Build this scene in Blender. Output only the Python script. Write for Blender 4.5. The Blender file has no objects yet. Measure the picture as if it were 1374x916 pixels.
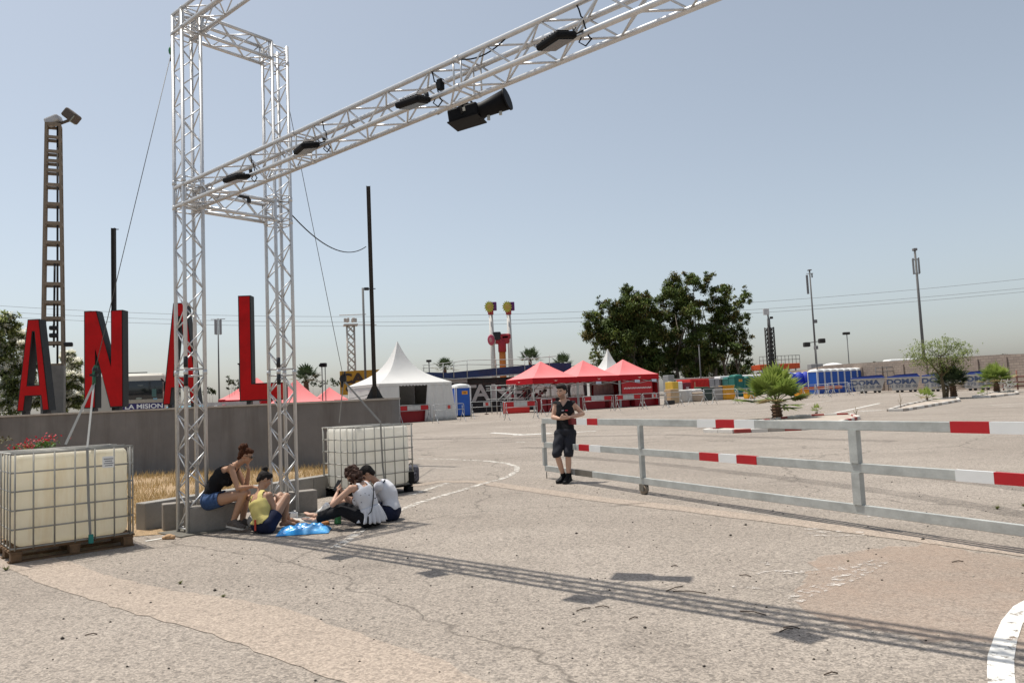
import bpy, bmesh, math, random
import numpy as np
from mathutils import Vector, Matrix
sc = bpy.context.scene
COL = sc.collection
rad = math.radians
random.seed(7); RNG = np.random.default_rng(11)

# ---------------------------------------------------------------- camera
PITCH, ROLL, EYE, FPX = .075, .0447, 1.52, 1015.5
W0, H0 = 1374, 916
_U = Vector((0, -math.sin(PITCH), math.cos(PITCH))); _F = Vector((0, math.cos(PITCH), math.sin(PITCH))); _X = Vector((1, 0, 0))
CR = math.cos(ROLL)*_X - math.sin(ROLL)*_U
CU = math.sin(ROLL)*_X + math.cos(ROLL)*_U
cd = bpy.data.cameras.new('camera'); cam = bpy.data.objects.new('camera', cd); COL.objects.link(cam)
cd.sensor_width = 36; cd.lens = 36*FPX/W0; cd.clip_start = .05; cd.clip_end = 3000
m = Matrix((CR, CU, -_F)).transposed().to_4x4(); m.translation = (0, 0, EYE)
cam.matrix_world = m
sc.camera = cam
# ---------------------------------------------------------------- light
SH = Vector((.2957, -.1852, -1)).normalized()          # direction the sunlight travels
EL = math.asin(-SH.z); AZ = math.atan2(-SH.x, -SH.y)
world = bpy.data.worlds.new('World'); sc.world = world; world.use_nodes = True
wt = world.node_tree; bg = wt.nodes['Background']
sky = wt.nodes.new('ShaderNodeTexSky'); sky.sky_type = 'NISHITA'; sky.sun_disc = False
sky.sun_elevation = EL; sky.sun_rotation = AZ % (2*math.pi)
sky.air_density = 1.0; sky.dust_density = 1.7; sky.ozone_density = 1.2; sky.altitude = 0
hs = wt.nodes.new('ShaderNodeHueSaturation'); hs.inputs['Hue'].default_value = .491; hs.inputs['Saturation'].default_value = .56
wt.links.new(sky.outputs[0], hs.inputs['Color']); wt.links.new(hs.outputs[0], bg.inputs['Color'])
bg.inputs['Strength'].default_value = .132
sd = bpy.data.lights.new('sun', 'SUN'); sun = bpy.data.objects.new('sun', sd); COL.objects.link(sun)
sd.energy = 4.6; sd.angle = rad(.53); sd.color = (1, .95, .87)
sun.rotation_euler = SH.to_track_quat('-Z', 'Y').to_euler(); sun.location = (-20, 12, 60)
sc.view_settings.view_transform = 'Standard'; sc.view_settings.look = 'None'
sc.view_settings.exposure = 0.04; sc.view_settings.gamma = 1; sc.view_settings.use_curve_mapping = False
sc.cycles.max_bounces = 8; sc.cycles.transparent_max_bounces = 24

# ---------------------------------------------------------------- measuring helpers (metres)
def gz(y):                                             # the lot rises gently away from the camera
    t = (y-15)/3.
    s = 3*math.log1p(math.exp(t)) if t < 30 else (y-15)
    return .0105*min(s, 140)
def ray(x, y): return _F*FPX + CR*(x-W0/2) - CU*(y-H0/2)
def at(x, y, Y):
    d = ray(x, y); return Vector((0, 0, EYE)) + d*(Y/d.y)
def gp(x, y):
    d = ray(x, y); d = d/d.y; lo, hi = 2., 400.
    for _ in range(50):
        mid = (lo+hi)/2
        if EYE+d.z*mid-gz(mid) > 0: lo = mid
        else: hi = mid
    v = Vector((0, 0, EYE))+d*lo; v.z = gz(v.y); return v
def gxy(px, Y, py=520):                                # ground point at depth Y that stands under pixel column px
    v = at(px, py, Y); v.z = gz(Y)
    for _ in range(3):
        # follow the lean of verticals
        c = v - Vector((0, 0, EYE)); z = c.dot(_F); yy = H0/2 - FPX*c.dot(CU)/z
        v = at(px, yy, Y); v.z = gz(Y)
    return v

# ---------------------------------------------------------------- tagging
def tag(o, label=None, cat=None, group=None, kind=None):
    if label: o['label'] = label
    if cat: o['category'] = cat
    if group: o['group'] = group
    if kind: o['kind'] = kind
    return o
def thing(name, label, cat, loc=(0, 0, 0), rz=0, group=None):
    o = bpy.data.objects.new(name, None); COL.objects.link(o); o.empty_display_size = .2
    o.location = loc; o.rotation_euler = (0, 0, rz)
    return tag(o, label, cat, group)
def copy_tree(o, parent=None):
    c = o.copy(); COL.objects.link(c); c.parent = parent
    for ch in list(o.children): copy_tree(ch, c)
    return c

# ---------------------------------------------------------------- materials
def M(name, col, rough=.7, metal=0, var=.12, scale=6, bump=0, bscale=None, spec=.4, dirt=None, dirt_amt=.5, dscale=1.5, sub=0, transl=0, detail=6, dst=None):
    mt = bpy.data.materials.new(name); mt.use_nodes = True; nt = mt.node_tree; L = nt.links
    b = nt.nodes['Principled BSDF']; b.inputs['Roughness'].default_value = rough; b.inputs['Metallic'].default_value = metal
    b.inputs['Specular IOR Level'].default_value = spec
    tc = nt.nodes.new('ShaderNodeTexCoord')
    n = nt.nodes.new('ShaderNodeTexNoise'); n.inputs['Scale'].default_value = scale; n.inputs['Detail'].default_value = detail; n.inputs['Roughness'].default_value = .65
    L.new(tc.outputs['Object'], n.inputs['Vector'])
    r = nt.nodes.new('ShaderNodeValToRGB')
    r.color_ramp.elements[0].position = .3; r.color_ramp.elements[1].position = .7
    c0 = [max(0, c*(1-var)) for c in col]; c1 = [min(1, c*(1+var)) for c in col]
    r.color_ramp.elements[0].color = (*c0, 1); r.color_ramp.elements[1].color = (*c1, 1)
    L.new(n.outputs['Fac'], r.inputs[0]); out = r.outputs[0]
    if dirt:
        n2 = nt.nodes.new('ShaderNodeTexNoise'); n2.inputs['Scale'].default_value = dscale; n2.inputs['Detail'].default_value = 8; n2.inputs['Roughness'].default_value = .7
        mp_ = nt.nodes.new('ShaderNodeMapping'); mp_.inputs['Scale'].default_value = dst or (1, 1, 1); L.new(tc.outputs['Object'], mp_.inputs[0]); L.new(mp_.outputs[0], n2.inputs['Vector'])
        r2 = nt.nodes.new('ShaderNodeValToRGB'); r2.color_ramp.elements[0].position = .48; r2.color_ramp.elements[1].position = .72
        r2.color_ramp.elements[1].color = (dirt_amt,)*3+(1,); r2.color_ramp.elements[0].color = (0, 0, 0, 1)
        L.new(n2.outputs['Fac'], r2.inputs[0])
        mx = nt.nodes.new('ShaderNodeMix'); mx.data_type = 'RGBA'
        L.new(r2.outputs[0], mx.inputs[0]); L.new(out, mx.inputs[6]); mx.inputs[7].default_value = (*dirt, 1); out = mx.outputs[2]
    L.new(out, b.inputs['Base Color'])
    if bump:
        n3 = nt.nodes.new('ShaderNodeTexNoise'); n3.inputs['Scale'].default_value = bscale or scale*6; n3.inputs['Detail'].default_value = 4
        L.new(tc.outputs['Object'], n3.inputs['Vector'])
        bm = nt.nodes.new('ShaderNodeBump'); bm.inputs['Strength'].default_value = bump; bm.inputs['Distance'].default_value = .01
        L.new(n3.outputs['Fac'], bm.inputs['Height']); L.new(bm.outputs[0], b.inputs['Normal'])
    if transl:
        tr = nt.nodes.new('ShaderNodeBsdfTranslucent'); L.new(out, tr.inputs['Color'])
        ms = nt.nodes.new('ShaderNodeMixShader'); ms.inputs[0].default_value = transl
        L.new(b.outputs[0], ms.inputs[1]); L.new(tr.outputs[0], ms.inputs[2]); L.new(ms.outputs[0], nt.nodes['Material Output'].inputs['Surface'])
    return mt
ALU = M('aluminium', (.62, .62, .62), .42, .6, .08, 9, .05, 60)
GALV = M('galvanised_steel', (.44, .455, .435), .6, .25, .16, 5, .1, 40, dirt=(.24, .24, .22), dirt_amt=.6, dscale=3, dst=(.5, 1, 1))
GALVD = M('galvanised_dark', (.19, .18, .155), .5, .5, .15, 9)
BLACK = M('black_plastic', (.007, .007, .008), .6, 0, .2, spec=.15)
BLACKM = M('black_metal', (.02, .02, .022), .4, .2, .2)
RUBBER = M('rubber', (.02, .02, .02), .8)
RED = M('red_sheet', (.42, .008, .014), .5, 0, .08)
WHITE = M('white_paint', (.78, .78, .76), .5, 0, .05)
CONC = M('concrete', (.3, .28, .255), .9, 0, .16, 9, .5, 60, dirt=(.16, .14, .12), dirt_amt=.6)
CONCL = M('pale_concrete', (.42, .39, .35), .9, 0, .14, 7, .4, 60, dirt=(.22, .19, .16), dirt_amt=.5)
WALLM = M('dark_render_wall', (.18, .173, .169), .95, 0, .15, 1.1, .25, 30, dirt=(.115, .105, .098), dirt_amt=.8, dscale=2.2, dst=(1, 1, .12))
RUST = M('rust_brown_steel', (.085, .06, .045), .8, .2, .3, 5, .1)
WOOD = M('pallet_wood', (.16, .095, .05), .85, 0, .35, 14, .2, 60)
HDPE = M('hdpe_tank', (.90, .86, .74), .45, 0, .05, 2, 0, transl=.58, dirt=(.62, .48, .27), dirt_amt=.42, dscale=5, dst=(1, 1, .16))
HDPE2 = M('hdpe_white_tank', (.90, .885, .83), .45, 0, .03, 2, 0, transl=.55, dirt=(.7, .62, .5), dirt_amt=.25, dscale=5, dst=(1, 1, .16))
CAGE = M('cage_steel', (.32, .31, .28), .5, .4, .15, 9)
STRAP = M('grey_strap', (.28, .28, .27), .8)
CABLE = M('steel_cable', (.12, .12, .12), .5, .5)
LEAF = M('leaf_green', (.05, .085, .022), .6, 0, .3, 2, spec=.3, transl=.25)
BARK = M('bark', (.16, .125, .095), .95, 0, .3, 8, .5, 40)

# ---------------------------------------------------------------- mesh builder
def basis(d):
    d = Vector(d).normalized(); a = Vector((0, 0, 1)) if abs(d.z) < .95 else Vector((1, 0, 0))
    u = d.cross(a).normalized(); return u, d.cross(u).normalized(), d
class MB:
    def __init__(s): s.v = []; s.f = []; s.m = []; s.s = []
    def add(s, vs, fs, mi=0, smooth=False):
        o = len(s.v); s.v += [tuple(v) for v in vs]; s.f += [tuple(i+o for i in f) for f in fs]
        s.m += [mi]*len(fs); s.s += [smooth]*len(fs); return s
    def box(s, c, size, rz=0, mi=0, mat=None):
        x, y, z = (q/2 for q in size); R = mat or Matrix.Rotation(rz, 3, 'Z'); c = Vector(c)
        vs = [c+R@Vector((i*x, j*y, k*z)) for k in (-1, 1) for j in (-1, 1) for i in (-1, 1)]
        return s.add(vs, [(0, 2, 3, 1), (4, 5, 7, 6), (0, 1, 5, 4), (2, 6, 7, 3), (0, 4, 6, 2), (1, 3, 7, 5)], mi)
    def bbox(s, c, size, b=.01, rz=0, mi=0, mat=None, seg=2):
        bm = bmesh.new(); bmesh.ops.create_cube(bm, size=1)
        for v in bm.verts: v.co = Vector((v.co.x*size[0], v.co.y*size[1], v.co.z*size[2]))
        bmesh.ops.bevel(bm, geom=list(bm.edges), offset=b, segments=seg, affect='EDGES', profile=.5)
        R = mat or Matrix.Rotation(rz, 3, 'Z'); c = Vector(c); bm.verts.index_update()
        s.add([c+R@v.co for v in bm.verts], [[v.index for v in f.verts] for f in bm.faces], mi, seg > 2); bm.free(); return s
    def beam(s, a, b, w, h=None, mi=0, up=None):        # square bar between two points
        a = Vector(a); b = Vector(b); h = h or w; d = (b-a)
        if up is None: u, v, _ = basis(d)
        else: u = d.cross(Vector(up)).normalized(); v = d.cross(u).normalized()
        vs = [p+u*i*w/2+v*j*h/2 for p in (a, b) for j in (-1, 1) for i in (-1, 1)]
        return s.add(vs, [(0, 2, 3, 1), (4, 5, 7, 6), (0, 1, 5, 4), (2, 6, 7, 3), (0, 4, 6, 2), (1, 3, 7, 5)], mi)
    def tube(s, pts, r, n=8, mi=0, cap=True, smooth=True):
        pts = [Vector(p) for p in pts]; rs = r if isinstance(r, (list, tuple)) else [r]*len(pts)
        vs = []; u = None
        for i, p in enumerate(pts):
            d = (pts[min(i+1, len(pts)-1)]-pts[max(i-1, 0)])
            if d.length < 1e-9: d = Vector((0, 0, 1))
            d.normalize()
            if u is None: u = basis(d)[0]
            else:
                u = u-d*u.dot(d); u = u.normalized() if u.length > 1e-6 else basis(d)[0]
            w = d.cross(u)
            for k in range(n):
                a = 2*math.pi*k/n; vs.append(p+(u*math.cos(a)+w*math.sin(a))*rs[i])
        fs = []
        for i in range(len(pts)-1):
            for k in range(n):
                fs.append((i*n+k, i*n+(k+1) % n, (i+1)*n+(k+1) % n, (i+1)*n+k))
        s.add(vs, fs, mi, smooth)
        if cap:
            o = len(s.v)-len(vs)
            s.f += [tuple(o+k for k in reversed(range(n))), tuple(o+(len(pts)-1)*n+k for k in range(n))]; s.m += [mi]*2; s.s += [False]*2
        return s
    def prism(s, poly, z0, z1, mi=0, T=None):           # polygon in xy extruded in z, T optional transform
        n = len(poly); vs = [Vector((x, y, z0)) for x, y in poly]+[Vector((x, y, z1)) for x, y in poly]
        if T is not None: vs = [T@v for v in vs]
        fs = [tuple(reversed(range(n))), tuple(range(n, 2*n))]+[(i, (i+1) % n, n+(i+1) % n, n+i) for i in range(n)]
        return s.add(vs, fs, mi)
    def lathe(s, prof, c=(0, 0, 0), n=16, mi=0, smooth=True):   # profile [(r,z)]
        c = Vector(c); vs = [c+Vector((r*math.cos(2*math.pi*k/n), r*math.sin(2*math.pi*k/n), z)) for r, z in prof for k in range(n)]
        fs = [(i*n+k, i*n+(k+1) % n, (i+1)*n+(k+1) % n, (i+1)*n+k) for i in range(len(prof)-1) for k in range(n)]
        return s.add(vs, fs, mi, smooth)
    def ball(s, c, r, n=10, mi=0, T=None):
        rr = r if hasattr(r, '__len__') else (r, r, r); c = Vector(c); vs = []; fs = []
        for i in range(n+1):
            th = math.pi*i/n
            for k in range(n*2):
                a = math.pi*k/n; v = Vector((rr[0]*math.sin(th)*math.cos(a), rr[1]*math.sin(th)*math.sin(a), rr[2]*math.cos(th)))
                vs.append(c+(T@v if T is not None else v))
        for i in range(n):
            for k in range(n*2): fs.append((i*2*n+k, (i+1)*2*n+k, (i+1)*2*n+(k+1) % (2*n), i*2*n+(k+1) % (2*n)))
        return s.add(vs, fs, mi, True)
    def quad(s, a, b, c, d, mi=0): return s.add([a, b, c, d], [(0, 1, 2, 3)], mi)
    def build(s, name, mats, parent=None, loc=None):
        me = bpy.data.meshes.new(name); me.from_pydata(s.v, [], s.f)
        for mt in (mats if isinstance(mats, (list, tuple)) else [mats]): me.materials.append(mt)
        me.polygons.foreach_set('material_index', s.m); me.polygons.foreach_set('use_smooth', s.s); me.update()
        o = bpy.data.objects.new(name, me); COL.objects.link(o)
        if parent: o.parent = parent
        if loc: o.location = loc
        return o
def text_mb(body, size, depth=.01, bold=.0, sx=1, align='CENTER'):
    cu = bpy.data.curves.new('lettering', 'FONT'); cu.body = body; cu.size = size; cu.extrude = depth/2; cu.offset = bold; cu.align_x = align; cu.align_y = 'CENTER'
    cu.resolution_u = 3
    o = bpy.data.objects.new('lettering', cu); COL.objects.link(o); bpy.context.view_layer.update()
    me = bpy.data.meshes.new_from_object(o.evaluated_get(bpy.context.evaluated_depsgraph_get()))
    mb = MB(); mb.add([(v.co.x*sx, 0-v.co.z, v.co.y) for v in me.vertices], [tuple(p.vertices) for p in me.polygons])  # stands in xz, faces -y
    bpy.data.objects.remove(o); bpy.data.meshes.remove(me); bpy.data.curves.remove(cu); return mb
def place_mb(mb, loc, rz=0):
    R = Matrix.Rotation(rz, 3, 'Z'); loc = Vector(loc); mb.v = [tuple(loc+R@Vector(v)) for v in mb.v]; return mb
# ================================================================ ground
def ground_mat(name, c0, c1, c2, seed=0, big=.35, speck=1.0, crack=True):
    mt = bpy.data.materials.new(name); mt.use_nodes = True; nt = mt.node_tree; L = nt.links; N = nt.nodes.new
    b = nt.nodes['Principled BSDF']; b.inputs['Roughness'].default_value = .92; b.inputs['Specular IOR Level'].default_value = .25
    tc = N('ShaderNodeTexCoord')
    def noise(sc_, det=6, ro=.6, off=0):
        mp = N('ShaderNodeMapping'); mp.inputs['Location'].default_value = (off+seed, off*2, 0); L.new(tc.outputs['Object'], mp.inputs[0])
        n = N('ShaderNodeTexNoise'); n.inputs['Scale'].default_value = sc_; n.inputs['Detail'].default_value = det; n.inputs['Roughness'].default_value = ro
        L.new(mp.outputs[0], n.inputs['Vector']); return n.outputs['Fac']
    def ramp(f, p0, p1, a, c):
        r = N('ShaderNodeValToRGB'); r.color_ramp.elements[0].position = p0; r.color_ramp.elements[1].position = p1
        r.color_ramp.elements[0].color = (*a, 1); r.color_ramp.elements[1].color = (*c, 1); L.new(f, r.inputs[0]); return r.outputs[0]
    def mix(f, a, c, mode='MIX'):
        x = N('ShaderNodeMix'); x.data_type = 'RGBA'; x.blend_type = mode
        if isinstance(f, (int, float)): x.inputs[0].default_value = f
        else: L.new(f, x.inputs[0])
        L.new(a, x.inputs[6])
        if isinstance(c, tuple): x.inputs[7].default_value = (*c, 1)
        else: L.new(c, x.inputs[7])
        return x.outputs[2]
    base = ramp(noise(.22, 8, .62), .36, .66, c0, c1)
    base = mix(ramp(noise(1.3, 8, .7, 9), .55, .78, (0, 0, 0), (.55,)*3), base, c2)
    # streaks worn along the traffic direction
    mp = N('ShaderNodeMapping'); mp.inputs['Scale'].default_value = (.06, .9, 1); mp.inputs['Rotation'].default_value = (0, 0, .25); L.new(tc.outputs['Object'], mp.inputs[0])
    ns = N('ShaderNodeTexNoise'); ns.inputs['Scale'].default_value = 1.1; ns.inputs['Detail'].default_value = 6; L.new(mp.outputs[0], ns.inputs['Vector'])
    base = mix(ramp(ns.outputs['Fac'], .42, .72, (0, 0, 0), (big,)*3), base, tuple(q*.74 for q in c0))
    # oil spots
    base = mix(ramp(noise(.8, 3, .5, 31), .62, .78, (0, 0, 0), (.42,)*3), base, tuple(q*.5 for q in c0))
    # aggregate, two sizes
    vo = N('ShaderNodeTexVoronoi'); vo.inputs['Scale'].default_value = 85; L.new(tc.outputs['Object'], vo.inputs['Vector'])
    sep = N('ShaderNodeSeparateColor'); L.new(vo.outputs['Color'], sep.inputs[0])
    base = mix(speck, base, ramp(sep.outputs[0], .0, 1., (.66,)*3, (1.32, 1.30, 1.27)), 'MULTIPLY')
    vo2 = N('ShaderNodeTexVoronoi'); vo2.inputs['Scale'].default_value = 42; L.new(tc.outputs['Object'], vo2.inputs['Vector'])
    sep2 = N('ShaderNodeSeparateColor'); L.new(vo2.outputs['Color'], sep2.inputs[0])
    base = mix(speck, base, ramp(sep2.outputs[1], .05, .3, (.7,)*3, (1, 1, 1)), 'MULTIPLY')
    base = mix(speck*.8, base, ramp(noise(16, 8, .8, 3), .3, .7, (.8,)*3, (1.2,)*3), 'MULTIPLY')
    if crack:                                           # hairline cracks
        vc = N('ShaderNodeTexVoronoi'); vc.feature = 'DISTANCE_TO_EDGE'; vc.inputs['Scale'].default_value = .16
        nz = N('ShaderNodeTexNoise'); nz.inputs['Scale'].default_value = 1.2; nz.inputs['Detail'].default_value = 6; L.new(tc.outputs['Object'], nz.inputs['Vector'])
        ad = N('ShaderNodeMix'); ad.data_type = 'RGBA'; ad.blend_type = 'ADD'; ad.inputs[0].default_value = .9
        L.new(tc.outputs['Object'], ad.inputs[6]); L.new(nz.outputs['Color'], ad.inputs[7]); L.new(ad.outputs[2], vc.inputs['Vector'])
        base = mix(ramp(vc.outputs['Distance'], .0, .004, (.62,)*3, (0, 0, 0)), base, (.07, .06, .05))
    L.new(base, b.inputs['Base Color'])
    bp = N('ShaderNodeBump'); bp.inputs['Strength'].default_value = .7; bp.inputs['Distance'].default_value = .006
    L.new(sep.outputs[0], bp.inputs['Height']); L.new(bp.outputs[0], b.inputs['Normal'])
    return mt
ASPH = ground_mat('old_asphalt', (.285, .248, .212), (.355, .312, .270), (.375, .33, .285))
ASPH2 = ground_mat('sandy_concrete', (.35, .292, .24), (.40, .332, .275), (.385, .31, .258), 5, .25, .8)
DIRT = ground_mat('dry_dirt', (.34, .24, .14), (.44, .32, .2), (.3, .2, .12), 3, .2, 1., False)

ys = [-40, -20, -10, -5, 0]+[i*.8 for i in range(1, 60)]+[48+i*4 for i in range(1, 30)]+[190, 240, 350, 600, 1200, 2500]
xs = [-2500, -900, -300, -120, -60, -30, -15, 0, 15, 30, 60, 120, 300, 900, 2500]
mb = MB(); vs = [(x, y, gz(y)) for y in ys for x in xs]; n = len(xs)
mb.add(vs, [(j*n+i, j*n+i+1, (j+1)*n+i+1, (j+1)*n+i) for j in range(len(ys)-1) for i in range(n-1)])
tag(mb.build('ground', ASPH), kind='structure')

def sheet(name, pix, mat, lift=.004, jit=.02, step=.12, world_pts=None):
    pts = world_pts or [gp(*p) for p in pix]; out = []; rr = random.Random(len(pix or [])+3)
    for i, p in enumerate(pts):
        q = pts[(i+1) % len(pts)]; k = max(1, int((q-p).length/step))
        for j in range(k):
            w = p.lerp(q, j/k); w = w+Vector((rr.uniform(-jit, jit), rr.uniform(-jit, jit), 0)); w.z = gz(w.y)+lift; out.append(w)
    mb = MB(); mb.add(out, [tuple(range(len(out)))])
    bm = bmesh.new(); vs = [bm.verts.new(v) for v in out]; f = bm.faces.new(vs)
    if f.normal.z < 0 or True:
        bm.normal_update()
        if f.normal.z < 0: f.normal_flip()
    bmesh.ops.triangulate(bm, faces=bm.faces[:]); me = bpy.data.meshes.new(name); bm.to_mesh(me); bm.free(); me.materials.append(mat)
    o = bpy.data.objects.new(name, me); COL.objects.link(o); return tag(o, kind='structure')
sheet('concrete_strip', [(-60, 745), (20, 767), (60, 785), (140, 810), (268, 847), (460, 914), (560, 950), (760, 950), (690, 925), (615, 900), (590, 884), (510, 860), (440, 836), (368, 812), (285, 800), (187, 784), (110, 760), (60, 742), (10, 735)], ASPH2, .004, .025)
c = [(552, 652), (590, 646), (640, 646), (700, 655), (800, 669), (930, 684), (1083, 703), (1193, 717), (1374, 741), (1500, 760)]
def ribbon_pts(pix, w, close=False):
    P = [gp(*p) for p in pix]; a = []; b_ = []
    for i, p in enumerate(P):
        d = P[min(i+1, len(P)-1)]-P[max(i-1, 0)]; n_ = Vector((-d.y, d.x, 0)).normalized(); a.append(p+n_*w/2); b_.append(p-n_*w/2)
    return a+b_[::-1]
sheet('concrete_joint_strip', None, ASPH2, .0045, .012, .15, ribbon_pts(c, .34))
# sandy patches on the asphalt at the right
def paint(name, a, wear=.5, scale=9, soft=.045, mx_=1.):
    mt = bpy.data.materials.new(name); mt.use_nodes = True; nt = mt.node_tree; L = nt.links; N = nt.nodes.new
    b = nt.nodes['Principled BSDF']; b.inputs['Base Color'].default_value = (*a, 1); b.inputs['Roughness'].default_value = .8
    tc = N('ShaderNodeTexCoord'); n = N('ShaderNodeTexNoise'); n.inputs['Scale'].default_value = scale; n.inputs['Detail'].default_value = 9; n.inputs['Roughness'].default_value = .75
    L.new(tc.outputs['Object'], n.inputs['Vector']); r = N('ShaderNodeValToRGB')
    r.color_ramp.elements[0].position = wear-soft; r.color_ramp.elements[1].position = wear+soft; r.color_ramp.elements[1].color = (mx_, mx_, mx_, 1); L.new(n.outputs['Fac'], r.inputs[0])
    t = N('ShaderNodeBsdfTransparent'); mx = N('ShaderNodeMixShader'); L.new(r.outputs[0], mx.inputs[0]); L.new(t.outputs[0], mx.inputs[1]); L.new(b.outputs[0], mx.inputs[2])
    L.new(mx.outputs[0], nt.nodes['Material Output'].inputs['Surface']); return mt
PW = paint('white_road_paint', (.72, .70, .65), .42); PF = paint('faded_road_paint', (.6, .56, .5), .5); PT = paint('sand_film', (.47, .345, .262), .46, 1.1, .25, .5); PFF = paint('ghost_road_paint', (.55, .5, .45), .55, 12)
sheet('sand_film', [(1110, 745), (1250, 728), (1420, 760), (1500, 800), (1420, 872), (1250, 862), (1120, 835), (1060, 800)], PT, .0035, .08)
def line(pix, w, mat=PW, lift=.0055, name='painted_line'): return sheet(name, None, mat, lift, .006, .2, ribbon_pts(pix, w))
line([(1440, 792), (1398, 803), (1374, 816), (1359, 835), (1349, 857), (1342, 882), (1342, 906), (1346, 950)], .118, PW)
line([(450, 735), (470, 722), (500, 700), (560, 675), (600, 663), (648, 649), (668, 644), (684, 638), (694, 631), (693, 626), (680, 621.5), (655, 618.5), (600, 616), (555, 615)], .12, PF)
line([(195, 726), (250, 717), (300, 711), (345, 709)], .05, PW)
line([(552, 664), (575, 656), (602, 648)], .12, PF)
for q, w in [([(1076, 716), (1120, 713), (1165, 715)], .1), ([(1080, 710), (1105, 709)], .07), ([(1090, 719), (1160, 718)], .08), ([(1010, 768), (1075, 768), (1140, 762), (1180, 753)], .14), ([(1060, 806), (1110, 785), (1150, 770), (1180, 752)], .16), ([(985, 786), (1025, 790)], .1), ([(1015, 755), (1035, 757)], .09), ([(1148, 697), (1168, 692)], .08), ([(1175, 698), (1190, 690)], .08)]:
    line(q, w, PFF)
for q, w, mt in [([(660, 580.5), (700, 583), (740, 581)], .25, PW), ([(688, 584), (730, 582), (800, 578)], .18, PW), ([(690, 593), (705, 593)], .2, PF),
                 ([(1050, 548), (1120, 536)], .14, PF), ([(1120, 554), (1180, 541)], .16, PW), ([(985, 555), (1140, 549)], .12, PF), ([(1150, 552), (1182, 550)], .8, PF),
                 ([(1330, 543.5), (1374, 541)], .22, PF), ([(1338, 546), (1362, 545)], .2, PF), ([(1090, 585), (1175, 577)], .12, PFF), ([(900, 590), (960, 587)], .12, PFF), ([(815, 572), (860, 570)], .12, PFF),
                 ([(640, 606), (700, 610), (800, 604)], .1, PFF), ([(560, 626), (610, 630)], .1, PFF), ([(1180, 571), (1260, 571)], .3, PFF), ([(920, 569), (990, 571)], .1, PFF), ([(640, 569), (655, 569)], .3, PFF), ([(740, 567), (765, 566)], .3, PFF)]:
    line(q, w, mt)

TY = paint('tyre_grime', (.13, .115, .1), .5, 1.6, .3, .42)
for q, w in [([(1500, 668), (1374, 655), (1200, 634), (1020, 616), (860, 604), (700, 600)], .5), ([(1500, 705), (1374, 690), (1220, 664), (1060, 642), (900, 624), (760, 612)], .4), ([(500, 590), (640, 588), (900, 583), (1200, 592)], .6)]:
    sheet('tyre_grime', None, TY, .003, .03, .25, ribbon_pts(q, w))
# ---------------------------------------------------------------- twigs and pebbles
tw = [(905, 790, 40, .2), (925, 795, -25, .25), (1010, 823, -40, .18), (1055, 846, 30, .12), (1062, 843, -20, .1), (783, 818, 30, .12), (808, 815, -10, .1), (1000, 773, -40, .1), (1285, 754, 5, .1), (1115, 905, 10, .08), (122, 852, 10, .08), (905, 760, 0, .06), (850, 830, 25, .07)]
for i, (x, y, a, l) in enumerate(tw):
    p = gp(x, y); d = Vector((math.cos(rad(a)), math.sin(rad(a)), 0))*l/2
    o = MB().tube([p-d+Vector((0, 0, .006)), p+Vector((.01, .012, .012)), p+d+Vector((0, 0, .006))], .004, 5).build('twig', RUST)
    tag(o, ['long straight twig just above the beam shadow, left piece of the forked pair', 'thin twig crossing the right piece of the forked pair above the beam shadow', 'twig lying inside the beam shadow, right of the big projector shadow', 'left piece of the bent twig below the beam shadow', 'right piece of the bent twig below the beam shadow', 'short twig below the third floodlight shadow, lower one', 'tiny dark twig just below the third floodlight shadow', 'small twig on open asphalt between projector shadow and white scuffs', 'tiny twig on the sandy patch near the gate', 'twig at the bottom edge of the photo left of the white curve', 'dark twig alone on the asphalt at the lower left', 'tiny twig above the big projector shadow', 'lone twig on the open asphalt below the beam shadow, near the centre'][i], 'twig', 'twigs scattered over the asphalt')
rr = random.Random(5)
mb = MB()
for i in range(420):
    y = rr.uniform(3.5, 13); x = rr.uniform(-.62, .66)*y
    if abs(x+4) < 2.4 and y > 8.5 and x < -1.5: continue
    r_ = rr.uniform(.004, .012)*(1 if rr.random() < .93 else 1.8); mb.ball((x, y, gz(y)+r_*.4), (r_, r_*rr.uniform(.6, 1), r_*.6), 2, rr.choice((0, 0, 1)))
tag(mb.build('loose_gravel', [M('dark_pebble', (.07, .06, .05), .9), M('pale_pebble', (.5, .45, .38), .9)]), 'scattered small stones lying loose on the asphalt', 'gravel', kind='stuff')
p = gp(227, 723)
mb = MB(); mb.ball(p+Vector((0, 0, .03)), (.06, .04, .035), 4); mb.ball(p+Vector((.05, -.01, .025)), (.035, .03, .028), 4); mb.ball(p+Vector((-.06, .0, .02)), (.03, .03, .022), 4)
tag(mb.build('stone', M('tan_stone', (.5, .32, .18), .9, 0, .25, 20, .5, 60)), 'tan rubble stone lying beside the left container and the kerb', 'stone')
for (x, y, s_) in ((8, 765, .07), (242, 783, .04), (300, 801, .035), (1338, 683, .07), (1374, 679, .06), (1138, 753, .02)):
    p = gp(x, y); mb = MB()
    for k in range(26):
        a = rr.uniform(0, 6.28); l = s_*rr.uniform(.5, 1.2); d = Vector((math.cos(a), math.sin(a), rr.uniform(.4, 1.6))).normalized()*l; s2 = Vector((-math.sin(a), math.cos(a), 0))*.006
        mb.add([p-s2, p+s2, p+d], [(0, 1, 2)])
    wl = {8: 'green weed at the front left corner of the left pallet', 242: 'tiny weed in the concrete strip edge, left one of two', 300: 'tiny weed in the concrete strip edge, right one of two', 1338: 'small weed under the gate near the right frame edge', 1374: 'small yellowish weed at the right frame edge beyond the gate', 1138: 'tiny weed on the sandy asphalt near the gate'}[x]
    tag(mb.build('weed', M('weed_green', (.12, .13, .04), .8, transl=.2)), wl, 'weed')

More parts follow.
